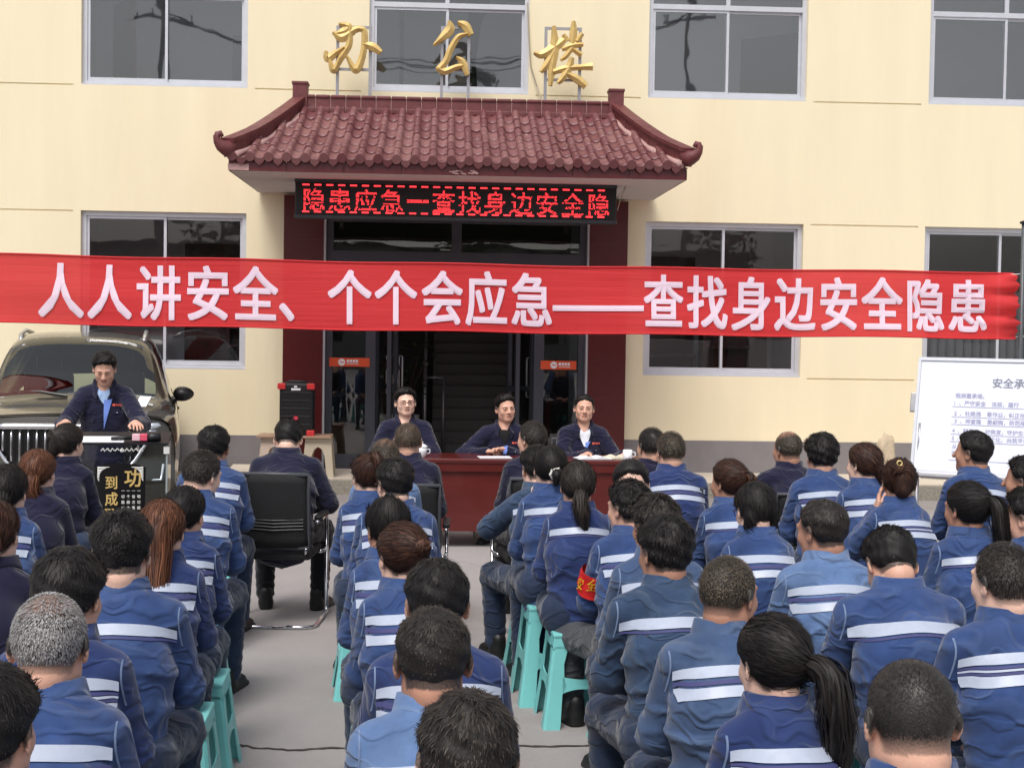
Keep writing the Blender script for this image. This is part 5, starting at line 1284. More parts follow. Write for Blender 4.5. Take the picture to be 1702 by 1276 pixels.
def skeleton(p):
    f = p['f']; zs = p['zs']; S = {}
    st = p.get('stand', False)
    hip = f32(0, 0, (p.get('hipz', .93) if st else zs+.085*f)); l1, l2, l3 = p['lean']
    ch = hip+.27*f*f32(0, math.sin(l1), math.cos(l1)); c7 = ch+.245*f*f32(0, math.sin(l2), math.cos(l2))
    piv = c7+p.get('nk', .032)*f*f32(0, math.sin(l3), math.cos(l3))
    Rh = rotm(*p['head']); hc = piv+Rh@f32(0, .022, .083)*f; top = hc+Rh@f32(0, -.015, .119)*f
    S.update(hip=hip, ch=ch, c7=c7, piv=piv, Rh=Rh, hc=hc, top=top)
    w = p['shw']*f
    for s, nm in ((1, 'R'), (-1, 'L')):                # R = own right = +x when facing +y
        sh = c7+f32(s*w, .012, -.085*f+p.get('shrug', 0)); S['sh'+nm] = sh
        arm = p['arms'][0 if nm == 'L' else 1]
        el = sh+f32(s*.035, .08, -.245)*f if arm is None else sh+f32(s*arm[0][0], arm[0][1], arm[0][2])*f
        wr = hip+f32(s*.085, .30, .115)*f if arm is None else hip+f32(s*arm[1][0], arm[1][1], arm[1][2])*f
        S['el'+nm], S['wr'+nm] = el, wr
        S['hp'+nm] = hip+f32(s*.09, 0, -.01)*f
        kx = p.get('knee', .13)
        if st: S['kn'+nm] = f32(s*.10, .02, .50); S['an'+nm] = f32(s*.10, -.02, .10)
        else: S['kn'+nm] = f32(s*kx, .43*f, zs+.055*f); S['an'+nm] = f32(s*kx*.95, .40*f, .10)
    return S

def jacket_sdf(P, S, p, rng):
    f = p['f']; wx = p.get('wide', 1.38); b = p.get('bulk', 1.0)
    X = P*f32(1/wx, 1, 1)
    lo = S['hip']-f32(0, 0, .075)
    t1 = rc(X, lo, S['ch'], .136*b*f, .137*b*f); t2 = rc(X, S['ch'], S['c7']-f32(0, .012, .105*f), .137*b*f, .108*b*f)
    to = smin(t1, t2, .06)
    arms = None
    for s, nm in ((1, 'R'), (-1, 'L')):
        to = smin(to, rc(P, S['c7']+f32(s*.040, -.0, -.045*f), S['sh'+nm]+f32(-s*.015, 0, 0), .064*f, .066*f*b), .05)
        sh, el, wr = S['sh'+nm], S['el'+nm], S['wr'+nm]
        a = smin(rc(P, sh+f32(-s*.01, 0, -.006), el, .070*f*b, .060*f*b), rc(P, el, wr, .059*f*b, .046*f), .03)
        # ring creases gathered near the elbow and the cuff
        for (u0, u1, am, kk, c0) in ((sh, el, .0045, 118, .85), (el, wr, .0048, 126, .2)):
            ax = u1-u0; L = np.linalg.norm(ax); ax = ax/L; tt = (P-u0)@ax; rad = P-u0-tt[:, None]*ax
            ph = rng.uniform(0, 6); a = a-1.9*am*(1-np.abs(np.sin(.5*kk*tt+ph+1.3*np.sin(rad[:, 0]*30+rad[:, 2]*24+ph)+.9*np.sin(tt*25+ph*2))))**2*np.exp(-((tt/L-c0)/.38)**2)*((tt > -.05) & (tt < L+.05))
        arms = a if arms is None else np.minimum(arms, a)
    zr = P[:, 2]-S['c7'][2]; x = P[:, 0]
    # slack cloth: pulled creases running in from the armholes, a gathered waist, a few long drags
    ph = rng.uniform(0, 6, 9); ax_ = np.abs(x); rdg = lambda u: (1-np.abs(np.sin(u)))**2.2
    wob = .9*np.sin(x*15+ph[0])+.8*np.sin(zr*13+x*7+ph[1])
    fo = -.0125*rdg(ax_*15+zr*24+ph[2]+wob)*sst(ax_, .04, .13)*sst(-zr, .13, .22)*(1-.6*sst(-zr, .30, .42))
    fo += -.0110*rdg(zr*27+ph[3]+1.3*np.sin(x*10+ph[4])+.5*wob)*sst(-zr, .25, .38)
    fo += -.0085*rdg(x*14+zr*9*np.sign(ph[5]-3)+ph[6]+.7*wob)*sst(-zr, .16, .30)*(.5+.5*np.sin(zr*17+ph[7]))
    fo += .0022*np.sin(x*22+ph[8]+2*np.sin(zr*9))
    to = to+fo
    d = smin(to, arms, .010)
    return d, to-arms

def trousers_sdf(P, S, p):
    f = p['f']
    d = rc(P, S['hpL'], S['hpR'], .112*f)
    for nm in 'LR':
        l = smin(rc(P, S['hp'+nm], S['kn'+nm], .094*f, .074*f), rc(P, S['kn'+nm], S['an'+nm], .074*f, .060*f), .035)
        tt = (P-S['kn'+nm])@((S['an'+nm]-S['kn'+nm])/np.linalg.norm(S['an'+nm]-S['kn'+nm]))
        l = l+.004*np.sin(tt*95+3*np.sin(P[:, 0]*20+P[:, 1]*15))*np.exp(-(tt/.18)**2)+.004*np.sin(tt*110+2*np.sin(P[:, 1]*22))*sst(tt, .18, .3)
        d = smin(d, l, .03)
    return d

def drape(bvh, left, right, m, lift, sgn=1, sub=6):
    """cloth strip between two lists of (x,z), laid on the garment by rays along y (sgn=1: from behind)"""
    L = np.array(left, float); R = np.array(right, float); n = len(L); V = []
    for i in range(n):
        row = []
        for j in range(m+1):
            t = j/m; q = L[i]*(1-t)+R[i]*t
            h, nr, _, _ = bvh.ray_cast(Vector((q[0], -1.2*sgn, q[1])), Vector((0, sgn, 0)))
            row.append(None if h is None else h+nr*lift*(1 if nr.y*sgn < 0 else -1))
        V.append(row)
    if sgn == 1 and n > 20:                            # tape bridges the armhole crease instead of diving into it
        for j in range(m+1):
            ys = np.array([np.nan if V[i][j] is None else V[i][j].y for i in range(n)]); ok = ~np.isnan(ys)
            if ok.sum() > 8:
                yi = np.interp(np.arange(n), np.nonzero(ok)[0], ys[ok]); k_ = np.array([1, 2, 3, 2, 1])/9
                for _ in range(2): yi = np.minimum(yi, np.convolve(np.pad(yi, 2, mode='edge'), k_, 'valid'))
                for i in range(n):
                    if V[i][j] is not None: V[i][j] = Vector((V[i][j].x, yi[i], V[i][j].z))
    pts, idx, F = [], {}, []
    for i in range(n):
        for j in range(m+1):
            if V[i][j] is not None: idx[i, j] = len(pts); pts.append(V[i][j][:])
    for i in range(n-1):
        for j in range(m):
            k = [(i, j), (i, j+1), (i+1, j+1), (i+1, j)]
            if all(q in idx for q in k):
                if max((V[a[0]][a[1]]-V[b[0]][b[1]]).length for a, b in zip(k, k[1:]+k[:1])) < (.07 if sgn > 0 and n > 20 else .16): F.append([idx[q] for q in k][::(1 if sgn > 0 else -1)])
    if len(F) > 1:                                    # keep one connected piece
        par = list(range(len(pts)))
        def fd(a):
            while par[a] != a: par[a] = par[par[a]]; a = par[a]
            return a
        for f_ in F:
            for k in f_[1:]: par[fd(k)] = fd(f_[0])
        rt_ = [fd(f_[0]) for f_ in F]; best = max(set(rt_), key=rt_.count); F = [f_ for f_, r_ in zip(F, rt_) if r_ == best]
        use = sorted({k for f_ in F for k in f_}); mp = {k: i for i, k in enumerate(use)}; pts = [pts[k] for k in use]; F = [[mp[k] for k in f_] for f_ in F]
    return pts, F

def blades(V, F, q_of, flow, count, length, width, tilt, rng, den=None, curve=0.0, tone=(0, 1), droop=0, spread=.16, lscale=None):
    """many fine hair slivers rooted on a hair surface; returns vertices, triangles, tone"""
    Vt = np.asarray(V); A, B, C, D = (Vt[F[:, k]] for k in range(4)); nrm = np.cross(C-A, D-B); ar = np.linalg.norm(nrm, axis=1); nrm = nrm/np.maximum(ar, 1e-9)[:, None]
    w = ar.copy(); cen = (A+B+C+D)/4
    if den is not None: w = w*den(cen)
    w = np.maximum(w, 0)
    if w.sum() <= 0: return None
    i = rng.choice(len(F), count, p=w/w.sum()); u, v = rng.random(count)[:, None], rng.random(count)[:, None]
    root = (A[i]*(1-u)+B[i]*u)*(1-v)+(D[i]*(1-u)+C[i]*u)*v; n = nrm[i]
    d = flow(root); d = d-n*(d*n).sum(1)[:, None]; d = d/np.maximum(np.linalg.norm(d, axis=1), 1e-6)[:, None]
    d = d+rng.normal(0, spread, d.shape); tl = rng.uniform(tilt*.4, tilt*1.3, count)[:, None]
    dirv = d*np.cos(tl)+n*np.sin(tl); dirv /= np.linalg.norm(dirv, axis=1)[:, None]
    side = np.cross(dirv, n); side /= np.maximum(np.linalg.norm(side, axis=1), 1e-6)[:, None]
    L = (length*rng.uniform(.55, 1.25, count)*(1 if lscale is None else lscale(root)))[:, None]; wd = (width*rng.uniform(.6, 1.3, count))[:, None]
    root = root-n*.001
    mid = root+dirv*L*.55+n*curve*L*.0; end = root+dirv*L-n*curve*L-np.array([0, 0, 1])*droop*L
    Vs = np.concatenate([root-side*wd, root+side*wd, mid+side*wd*.8, mid-side*wd*.8, end]); N_ = count; k = np.arange(N_)
    Fq = np.stack([k, k+N_, k+2*N_, k+3*N_], 1); Ft = np.stack([k+3*N_, k+2*N_, k+4*N_], 1)
    tn = rng.uniform(*tone, N_)**1.5
    return Vs, Fq, Ft, np.tile(tn, 5)

def strands(path, radii, count, width, rng, jitter=.5, wave=0.0, flat=1.0):
    """a bundle of hair ribbons following a path"""
    P = np.array(path, float); n = len(P); Vs, Fs, Ts = [], [], []
    T = np.gradient(P, axis=0); T /= np.linalg.norm(T, axis=1)[:, None]
    a0 = np.cross(T, [1, 0, .01]); a0 /= np.linalg.norm(a0, axis=1)[:, None]; b0 = np.cross(T, a0)
    for c in range(count):
        ph = rng.uniform(0, 6.283); rr_ = math.sqrt(rng.uniform(.25, 1.0)); tw = rng.normal(0, jitter); ln = rng.uniform(.72, 1.0); wph = rng.uniform(0, 6)
        base = len(Vs); tn = rng.random()**1.5
        m = max(3, int(n*ln))
        for i in range(m):
            t = i/(n-1); a = ph+tw*t; r = radii[i]*rr_*(1+.25*jitter*math.sin(t*7+wph)); wv_ = wave*math.sin(t*22+wph)*t
            p = P[i]+a0[i]*math.cos(a)*r*flat+b0[i]*math.sin(a)*r+b0[i]*wv_+a0[i]*wave*.6*math.cos(t*19+wph)*t
            out = a0[i]*math.cos(a)+b0[i]*math.sin(a); sd_ = np.cross(T[i], out); w_ = width*(1-.75*(i/(m-1))**2)*(1 if i else .7)
            Vs += [p-sd_*w_, p+sd_*w_]; Ts += [tn, tn]
            if i: k = base+2*i; Fs.append((k-2, k-1, k+1, k))
    return np.array(Vs), np.array(Fs), np.array(Ts)

PEOPLE = {}
NAV = 'seated people in navy work jackets'; AUD = 'seated audience in blue striped work jackets'
def person(pid, label, px, py, s, top=None, hm=1.30, **o):
    """px, py: where the top of the head shows; s: picture scale there in px per metre"""
    seed = int(sum(ord(c)*(i+3) for i, c in enumerate(pid)))*7+13; rng = np.random.default_rng(seed)
    woman = o.get('woman', False); stand = o.get('stand', False)
    p = dict(f=o.get('f', .95 if woman else 1.0), zs=.44, lean=o.get('lean', (.10+rng.uniform(-.04, .06), .34+rng.uniform(-.06, .1), .55)), head=o.get('head', (rng.uniform(-.15, .15), rng.uniform(.02, .2), rng.uniform(-.06, .06))),
             shw=o.get('shw', .170)-(.050 if woman else .032)+rng.uniform(-.009, .009), arms=o.get('arms', (None, None)), stand=stand, wide=o.get('wide', 1.22 if woman else 1.27), bulk=o.get('bulk', (.90 if woman else .97)+rng.uniform(-.05, .05)), knee=o.get('knee', .10 if woman else .15), shrug=o.get('shrug', 0), nk=.066 if o.get('face') else .032)
    rz = o.get('rz', rng.uniform(-.10, .10)); p['head'] = (p['head'][0], p['head'][1], p['head'][2])
    dep = F_/s; tp = atd(px, py, dep); h = tp[2]
    S = skeleton(p)
    if stand: p['hipz'] = .93+h-float(S['top'][2]); S = skeleton(p)
    else: p['zs'] = float(np.clip(.44+h-S['top'][2], .34, .50)); S = skeleton(p)
    f = p['f']
    c, sn = math.cos(rz), math.sin(rz); off = S['top']
    root = thing('person', label, 'person', (tp[0]-(c*off[0]-sn*off[1]), tp[1]-(sn*off[0]+c*off[1]), 0), rz, o.get('group', AUD))
    PEOPLE[pid] = (root, p, S)
    far = s < 330; face = o.get('face', False)
    sk = SK[o.get('skin', int(rng.integers(0, 3)))]
    # --- body: head and neck, core under the clothes, hands
    hh = .0042 if face else (.0078 if far else .0058)
    lo = S['hc']-f32(.125, .15, .25); hi = S['hc']+f32(.125, .15, .155)
    P, n = grid_pts(lo, hi, hh); q = ((P-S['hc'])/f)@S['Rh']
    fat = o.get('fat', 1.0+rng.uniform(-.025, .03)); d = head_sdf(q, fat, o.get('ears', True), face or not far, o.get('folds', 0))
    nk = rc(P, S['piv']+S['Rh']@f32(0, -.016, .02)*f, S['c7']+f32(0, .035, -.06), (.047 if woman else .053)*f*o.get('neck', 1.0), (.056 if woman else .062)*f); d = smin(d, nk, .025)
    V, F = snet(d.reshape(n), lo, hh); qv = ((V-S['hc'])/f)@S['Rh']
    style = o.get('hair', 'short'); den = np.zeros(len(V), np.float32); bald = o.get('bald')
    hl = hairline(qv, woman); sd0 = -.012-(.0 if woman else .034)*sst(np.abs(qv[:, 0]), .045, .062)*(qv[:, 1] < .045)*(qv[:, 1] > -.07); inside = sst(qv[:, 2]-hl, sd0, sd0+.024+(-.012-sd0)*.8)*(cranium(qv, fat) < .02)
    dn = inside*o.get('dens', 1.15 if style in ('buzz', 'fade') else .9)
    def balding(Q):
        m_ = np.ones(len(Q), np.float32)
        if bald == 'crown': m_ *= 1-.75*np.exp(-(((Q[:, 0]-.012)/.030)**2+((Q[:, 1]+.055)/.034)**2))*(Q[:, 2] > .02)
        if bald == 'top': m_ *= 1-.80*sst(Q[:, 2]+.25*Q[:, 1], .05, .105)
        if bald == 'front': m_ *= 1-.98*sst(Q[:, 1]+.45*(Q[:, 2]-.09), .012, .04)*(Q[:, 2] > .03)
        if bald == 'thin': m_ *= 1-.45*sst(Q[:, 2], .04, .10)
        return m_
    dn = dn*balding(qv); den[:] = dn*sst(qv[:, 2], -.085, .02)**.6 if style in ('buzz', 'fade') else dn
    lip = np.exp(-((qv[:, 2]+.0575)/.010)**2)*(np.abs(qv[:, 0]) < .024)*(qv[:, 1] > .078)*.7 if face else np.zeros(len(V))
    parts = [(V, F, den, lip)]
    if far and not face: lod = .026
    else: lod = .022
    lo2 = f32(-.42, -.25, .03); hi2 = f32(.42, .62 if not stand else .5, float(S['c7'][2])+.06); P2, n2 = grid_pts(lo2, hi2, .026)
    X = P2*f32(1/1.3, 1, 1); dc = smin(rc(X, S['hip'], S['ch'], .100*f), rc(X, S['ch'], S['c7']-f32(0, .0, .09), .100*f, .075*f), .05)
    for nm in 'LR':
        dc = smin(dc, smin(rc(P2, S['sh'+nm], S['el'+nm], .046, .040), rc(P2, S['el'+nm], S['wr'+nm], .038, .027), .02), .03)
        dc = smin(dc, smin(rc(P2, S['hp'+nm], S['kn'+nm], .070, .052), rc(P2, S['kn'+nm], S['an'+nm], .050, .038), .02), .03)
    V2, F2 = snet(dc.reshape(n2), lo2, .026); parts.append((V2, F2, np.zeros(len(V2)), np.zeros(len(V2))))
    for s_, nm in ((-1, 'L'), (1, 'R')):
        fa = S['wr'+nm]-S['el'+nm]; fa = fa/np.linalg.norm(fa); hd = o.get('hands', {}).get(nm)
        fd, pdn = hd if hd else (fa*.7+f32(-s_*.35, .3, -.1), f32(0, .15, -1))
        Vh, Fh = place_hand(S['wr'+nm]+fa*.012, fd, pdn, s_ > 0); parts.append((Vh, Fh, np.zeros(len(Vh)), np.zeros(len(Vh))))
    b = 0; VV, FF, DD, LL = [], [], [], []
    for v, f_, d_, l_ in parts: VV.append(v); FF.append(f_+b); DD.append(d_); LL.append(l_); b += len(v)
    body = link('body', mesh_np('body', np.concatenate(VV), np.concatenate(FF), attrs={'den': np.concatenate(DD), 'lip': np.concatenate(LL)}), sk, root)
    # --- jacket
    jm = JK[o.get('jacket', 'blue')]; hj = .016 if far else (.013 if s < 520 else .0105)
    allp = np.stack([S[k] for k in ('hip', 'c7', 'shL', 'shR', 'elL', 'elR', 'wrL', 'wrR')]); lo = allp.min(0)-f32(.13, .19, .24); hi = allp.max(0)+f32(.13, .16, .06)
    lo[2] = min(lo[2], S['hip'][2]-.20); lo[1] = min(lo[1], -.2)
    P, n = grid_pts(lo, hi, hj); d, sd_ = jacket_sdf(P, S, p, rng)
    V, F = snet(d.reshape(n), lo, hj)
    Ii = np.clip(((V-lo)/hj).round().astype(int), 0, np.array(n)-1); sv = sd_.reshape(n)[Ii[:, 0], Ii[:, 1], Ii[:, 2]]
    seam = np.zeros(len(V))
    jme = mesh_np('jacket', V, F, attrs={'seam': seam}); jk = link('jacket', jme, jm, root)
    bvh = BVHTree.FromPolygons([Vector(v) for v in V.tolist()], F.tolist())
    # collar: stand band with a folded leaf
    cc = S['c7']+f32(0, .035, -.02); mb = MB(); nC = 30; rows = [(.066, .030, .0), (.071, .066, .0), (.080, .064, .003), (.094, .008, .006), (.092, .002, .004)]
    op = .55 if face else .18
    VVc, FFc = [], []
    for i in range(nC+1):
        a = math.pi/2+op+(2*math.pi-2*op)*i/nC
        for r, z, e in rows:
            k = 1-.12*abs(math.cos(a)) ; fr_ = max(0, math.sin(a))
            VVc.append(cc+f32(math.cos(a)*(r*1.02+e), math.sin(a)*(r*.95+e)+.0, z*f-(.085 if face else .055)*fr_*(1 if z > .01 else 1.3)-.012*abs(math.cos(a))*(1 if z < .01 else .2)+.006*math.sin(a*3+seed)*(z < .01)))
    m_ = len(rows)
    for i in range(nC):
        for k in range(m_-1): FFc.append((i*m_+k, (i+1)*m_+k, (i+1)*m_+k+1, i*m_+k+1))
    cme = mesh_np('collar', VVc, np.array(FFc), attrs={'seam': np.array([1.0 if i % m_ >= 3 else 0.0 for i in range(len(VVc))])*.8})
    col = link('collar', cme, jm, jk)
    # --- reflective stripes across the yoke
    zt = float(S['c7'][2]); ns = o.get('stripes', 2)
    aw = (p['shw']+.026)*f
    def band(z0, hgt, m__, nm, lift=.0035, wd=1.0):
        xs_ = np.linspace(-aw*wd, aw*wd, 26)
        def zz(x, z): return z-.95*x*x-.02*abs(x)
        l = [(x, zz(x, z0)) for x in xs_]; r = [(x, zz(x, z0-hgt)) for x in xs_]
        pts, ff = drape(bvh, l, r, 3, lift)
        if ff: link(nm, mesh_np(nm, pts, ff), m__, jk)
    if ns == 2:
        g_ = o.get('gap', .036)*.72; z0 = zt-.070*f-o.get('sdrop', 0); band(z0, .026, M_tape, 'reflective_stripe'); band(z0-.026-g_, .026, M_tape, 'reflective_stripe')
        band(z0-.026-g_*.30, g_*.45, M_pipe, 'piping', .0028)
    elif ns == 3:
        z0 = zt-.070*f; band(z0, .025, M_tape, 'reflective_stripe'); band(z0-.037, .005, M_tape, 'reflective_stripe'); band(z0-.051, .025, M_tape, 'reflective_stripe'); band(z0-.029, .006, M_pipe, 'piping', .0028); band(z0-.044, .005, M_pipe, 'piping', .0028)
    elif ns == 1:
        z0 = zt-.078*f; band(z0, .029, M_tape, 'reflective_stripe'); band(z0-.033, .006, M_pipe, 'piping', .0028)
    if s > 300 and not face:                            # twin stitched armhole seam, yoke seam
        sm_ = M_thread if ns else JK['navy']
        for sg in (-1, 1):
            zs_ = np.linspace(zt-.01*f, zt-.17*f, 14)
            cx_ = [sg*(aw+.004+.010*((k-5)/8)**2*f) for k in range(14)]
            pts, ff = drape(bvh, [(x-.0022, z) for x, z in zip(cx_, zs_)], [(x+.0022, z) for x, z in zip(cx_, zs_)], 1, .0016)
            if ff and ns: link('armhole_seam', mesh_np('armhole_seam', pts, ff), sm_, jk)
    # --- trousers and shoes
    tm_ = o.get('trousers', M_trou); lo = f32(-.36, -.17, .04); hi = f32(.36, .60 if not stand else .2, float(S['hip'][2])+.14); ht = .02 if (far and not o.get('legs')) else .016
    P, n = grid_pts(lo, hi, ht); V, F = snet(trousers_sdf(P, S, p).reshape(n), lo, ht); link('trousers', mesh_np('trousers', V, F, attrs={'seam': np.zeros(len(V))}), tm_, root)
    for nm in 'LR': link('shoe', SHOE, o.get('shoes', M_shoeb), root, (float(S['an'+nm][0]), float(S['an'+nm][1])+.015, .0), (0, 0, (-.25 if nm == 'R' else .25)))
    # --- hair
    HV, HF, HT = [], [], []; hb = 0
    def addh(Vx, quads, tris, tone):
        nonlocal hb
        HV.append(np.asarray(Vx, np.float32))
        for A in (quads, tris):
            if A is not None and len(A): HF.extend((np.asarray(A)+hb).tolist())
        HT.append(np.asarray(tone, np.float32)); hb += len(Vx)
    toW = lambda Q: S['hc']+(np.asarray(Q, np.float32)*f)@S['Rh'].T
    dn_k = o.get('hn', 1.0)*(1.0 if s > 500 else .75 if s > 330 else .55)
    if style == 'buzz' or style == 'fade':
        t1 = o.get('thick', .003); lo = f32(-.11, -.14, -.11); hi = f32(.11, .12, .15); P, n = grid_pts(lo, hi, .008 if far else .0064)
        d = smax(cranium(P, fat)-t1, hairline(P, woman)-P[:, 2], .01); V, F = snet(d.reshape(n), lo, .008 if far else .0064)
        lnum = int(o.get('count', 6500)*dn_k); wh = np.array([0, -.05, .12])
        dens = lambda C: np.clip(balding(C)*sst(C[:, 2], -.085, .03)*(cranium(C, fat) > .0005), .0, 1)
        for tl_ in (1,):
            r = blades(V, F, None, lambda R_: (lambda t_: ((R_-wh)*[1, 1, .4]+[0, 0, -.05])*(1-t_)+t_*np.array([0, -.03, .06]))(sst(R_[:, 1], -.0, .05)[:, None]), lnum, o.get('len', .008)*.9, .0011 if s > 450 else .0016, .32, rng, dens, tone=o.get('tone', (0, 1)))
            addh(toW(r[0]), r[1], r[2], r[3])
    else:
        t1, t2 = o.get('thick', (.020, .009) if not woman else (.017, .014)) if not isinstance(o.get('thick'), float) else (o['thick'],)*2
        lo = f32(-.125, -.15, -.125); hi = f32(.125, .13, .165); hg = .0085 if far else .0066; P, n = grid_pts(lo, hi, hg)
        cl = .0025*np.sin(P[:, 0]*95+3*np.sin(P[:, 1]*40))*np.sin(P[:, 1]*88+2*np.sin(P[:, 2]*50))+.002*np.sin(P[:, 2]*130+P[:, 0]*60)
        if woman: cl = cl*.35
        th = (t2+(t1-t2)*sst(P[:, 2], -.01, .085))*1.0+cl*(1.2 if o.get('tousled') else .8)
        hl_ = hairline(P, woman); tpl = np.where(P[:, 1] > .035, .014 if not woman else .03, .030); th = th*np.clip(.18+(P[:, 2]-hl_)/tpl, .18, 1)
        th = th*np.clip(.35+.9*balding(P), 0, 1)-(1-balding(P))*.005
        d = smax(cranium(P, fat)-th, hairline(P, woman)-P[:, 2]-(.0 if not woman else .004), .012 if not woman else .02)
        ext = o.get('hext')                           # extra hair volumes in head space: (a, b, ra, rb)
        if ext:
            for a, b_, ra, rb in ext: d = smin(d, rc(P, a, b_, ra, rb), .02)
        V, F = snet(d.reshape(n), lo, hg); addh(toW(V), F, None, np.full(len(V), .12))
        if woman:
            tie = np.array(o.get('tie', (0, -.115, .02))); flow = lambda R_: tie-R_
            r = blades(V, F, None, flow, int(3200*dn_k), .05, .0016, .035, rng, tone=(0, 1), curve=.10, spread=.05); addh(toW(r[0]), r[1], r[2], r[3])
            r = blades(V, F, None, flow, int(120*dn_k), .04, .0009, .22, rng, tone=(.2, 1), spread=.1, curve=.1); addh(toW(r[0]), r[1], r[2], r[3])
        else:
            wh = np.array([.01, -.045, .125]); ln = o.get('len', .022); swp = float(rng.choice([-1, 1]))
            r = blades(V, F, None, (lambda R_: (lambda t_: ((R_-wh)*[1, 1, .5]+[0, 0, -.06])*(1-t_)+t_*np.stack([R_[:, 0]*.5+.03*swp, -.015+0*R_[:, 0], .07+0*R_[:, 0]], 1))(sst(R_[:, 1], -.01, .05)[:, None])), int(4600*dn_k), ln, .0015 if s > 450 else .0021, o.get('spike', .38), rng, lambda C: balding(C)*(.25+.75*sst(C[:, 2], -.07, -.02)), tone=o.get('tone', (0, 1)), curve=.12, lscale=lambda R_: (.65 if o.get('tousled') else .38)+(.35 if o.get('tousled') else .62)*sst(R_[:, 2], .02, .095))
            addh(toW(r[0]), r[1], r[2], r[3])
    tl = o.get('tail')
    if tl:                                            # ponytail or loose fall: points in head space (start) and body space offsets
        pts = [toW(f32(*a)) for a in tl['pts']]; m_ = 16
        A = np.array(pts); t = np.linspace(0, len(A)-1, m_); path = []
        for u in t:
            i = min(int(u), len(A)-2); w_ = u-i; a0 = A[max(i-1, 0)]; a1 = A[i]; a2 = A[i+1]; a3 = A[min(i+2, len(A)-1)]
            path.append(.5*((2*a1)+(-a0+a2)*w_+(2*a0-5*a1+4*a2-a3)*w_**2+(-a0+3*a1-3*a2+a3)*w_**3))
        rad = np.interp(np.linspace(0, 1, m_), np.linspace(0, 1, len(tl['r'])), tl['r'])
        mbt = MB(); mbt.tube(path, list(rad*.80), 10, flat=tl.get('flat', 1.0)); addh(mbt.v, [x for x in mbt.f if len(x) == 4], None, np.full(len(mbt.v), .1))
        r = strands(path, rad*1.05, int(tl.get('n', 170)*max(.55, dn_k)), tl.get('w', .0030), rng, tl.get('jit', .6), tl.get('wave', .004), tl.get('flat', 1.0)); addh(r[0], r[1], None, r[2])
    bn = o.get('bun')
    if bn:
        c_ = np.array(bn[:3]); rb = bn[3]
        for k in range(9):
            ph = rng.uniform(0, 6.28); ax = rng.normal(0, 1, 3); ax /= np.linalg.norm(ax); u = np.cross(ax, [.3, .5, .8]); u /= np.linalg.norm(u); w_ = np.cross(ax, u)
            path = [toW(c_+rb*.62*(u*math.cos(a+ph)+w_*math.sin(a+ph))+ax*rb*.35*math.sin(a*.5)) for a in np.linspace(0, 4.6, 14)]
            r = strands(path, np.full(14, rb*.40*f), 16, .0035, rng, .8, .002); addh(r[0], r[1], None, r[2])
        bm = bmesh.new(); bmesh.ops.create_icosphere(bm, subdivisions=2, radius=rb*.82); Vb = np.array([v.co[:] for v in bm.verts])+c_; Fb = [[v.index for v in f_.verts] for f_ in bm.faces]; bm.free(); addh(toW(Vb), None, np.array(Fb), np.full(len(Vb), .08))
    if hb:
        link('hair', mesh_np('hair', np.concatenate(HV), HF, attrs={'tone': np.concatenate(HT)}), HM[o.get('hcol', 'black')], root)
    if o.get('tie_mat'):
        tq = toW(f32(*o['tie_at'])); t_ = MB(); rr_ = o.get('tie_r', .022); tr = o.get('tie_t', .009)
        t_.tube([tq+(S['Rh']@f32(rr_*math.cos(a), 0.3*rr_*math.sin(a)*0, rr_*math.sin(a)))*f for a in np.linspace(0, 2*math.pi, 17)], [tr*(1+.25*math.sin(k*2.5)) for k in range(17)], 6)
        t_.build('hair_tie', o['tie_mat'], root, smooth=True)
    if face: face_parts(root, S, f, o, toW, jk, bvh, rng)
    if o.get('eyes_only'): face_parts(root, S, f, dict(o, chest=None), toW, jk, bvh, rng)
    if o.get('glasses') and not face: glasses(root, toW)
    return root, p, S

def glasses(root, toW):
    g_ = MB(); M_gl = mat('spectacle_frame', s2l((58, 28, 26)), .3)
    for s_ in (-1, 1):
        g_.tube([toW(f32(s_*.035+.0245*math.cos(a), .103-.012*abs(math.cos(a))*(1 if math.cos(a)*s_ > 0 else .0), .004+.019*math.sin(a))) for a in np.linspace(0, 2*math.pi, 19)], .0019, 5)
        g_.tube([toW(f32(s_*.060, .094, .010)), toW(f32(s_*.080, .06, .010)), toW(f32(s_*.083, .0, .008)), toW(f32(s_*.08, -.02, -.01))], .0019, 5)
    g_.tube([toW(f32(-.011, .106, .008)), toW(f32(.011, .106, .008))], .0019, 5)
    g_.build('spectacles', M_gl, root, smooth=True)

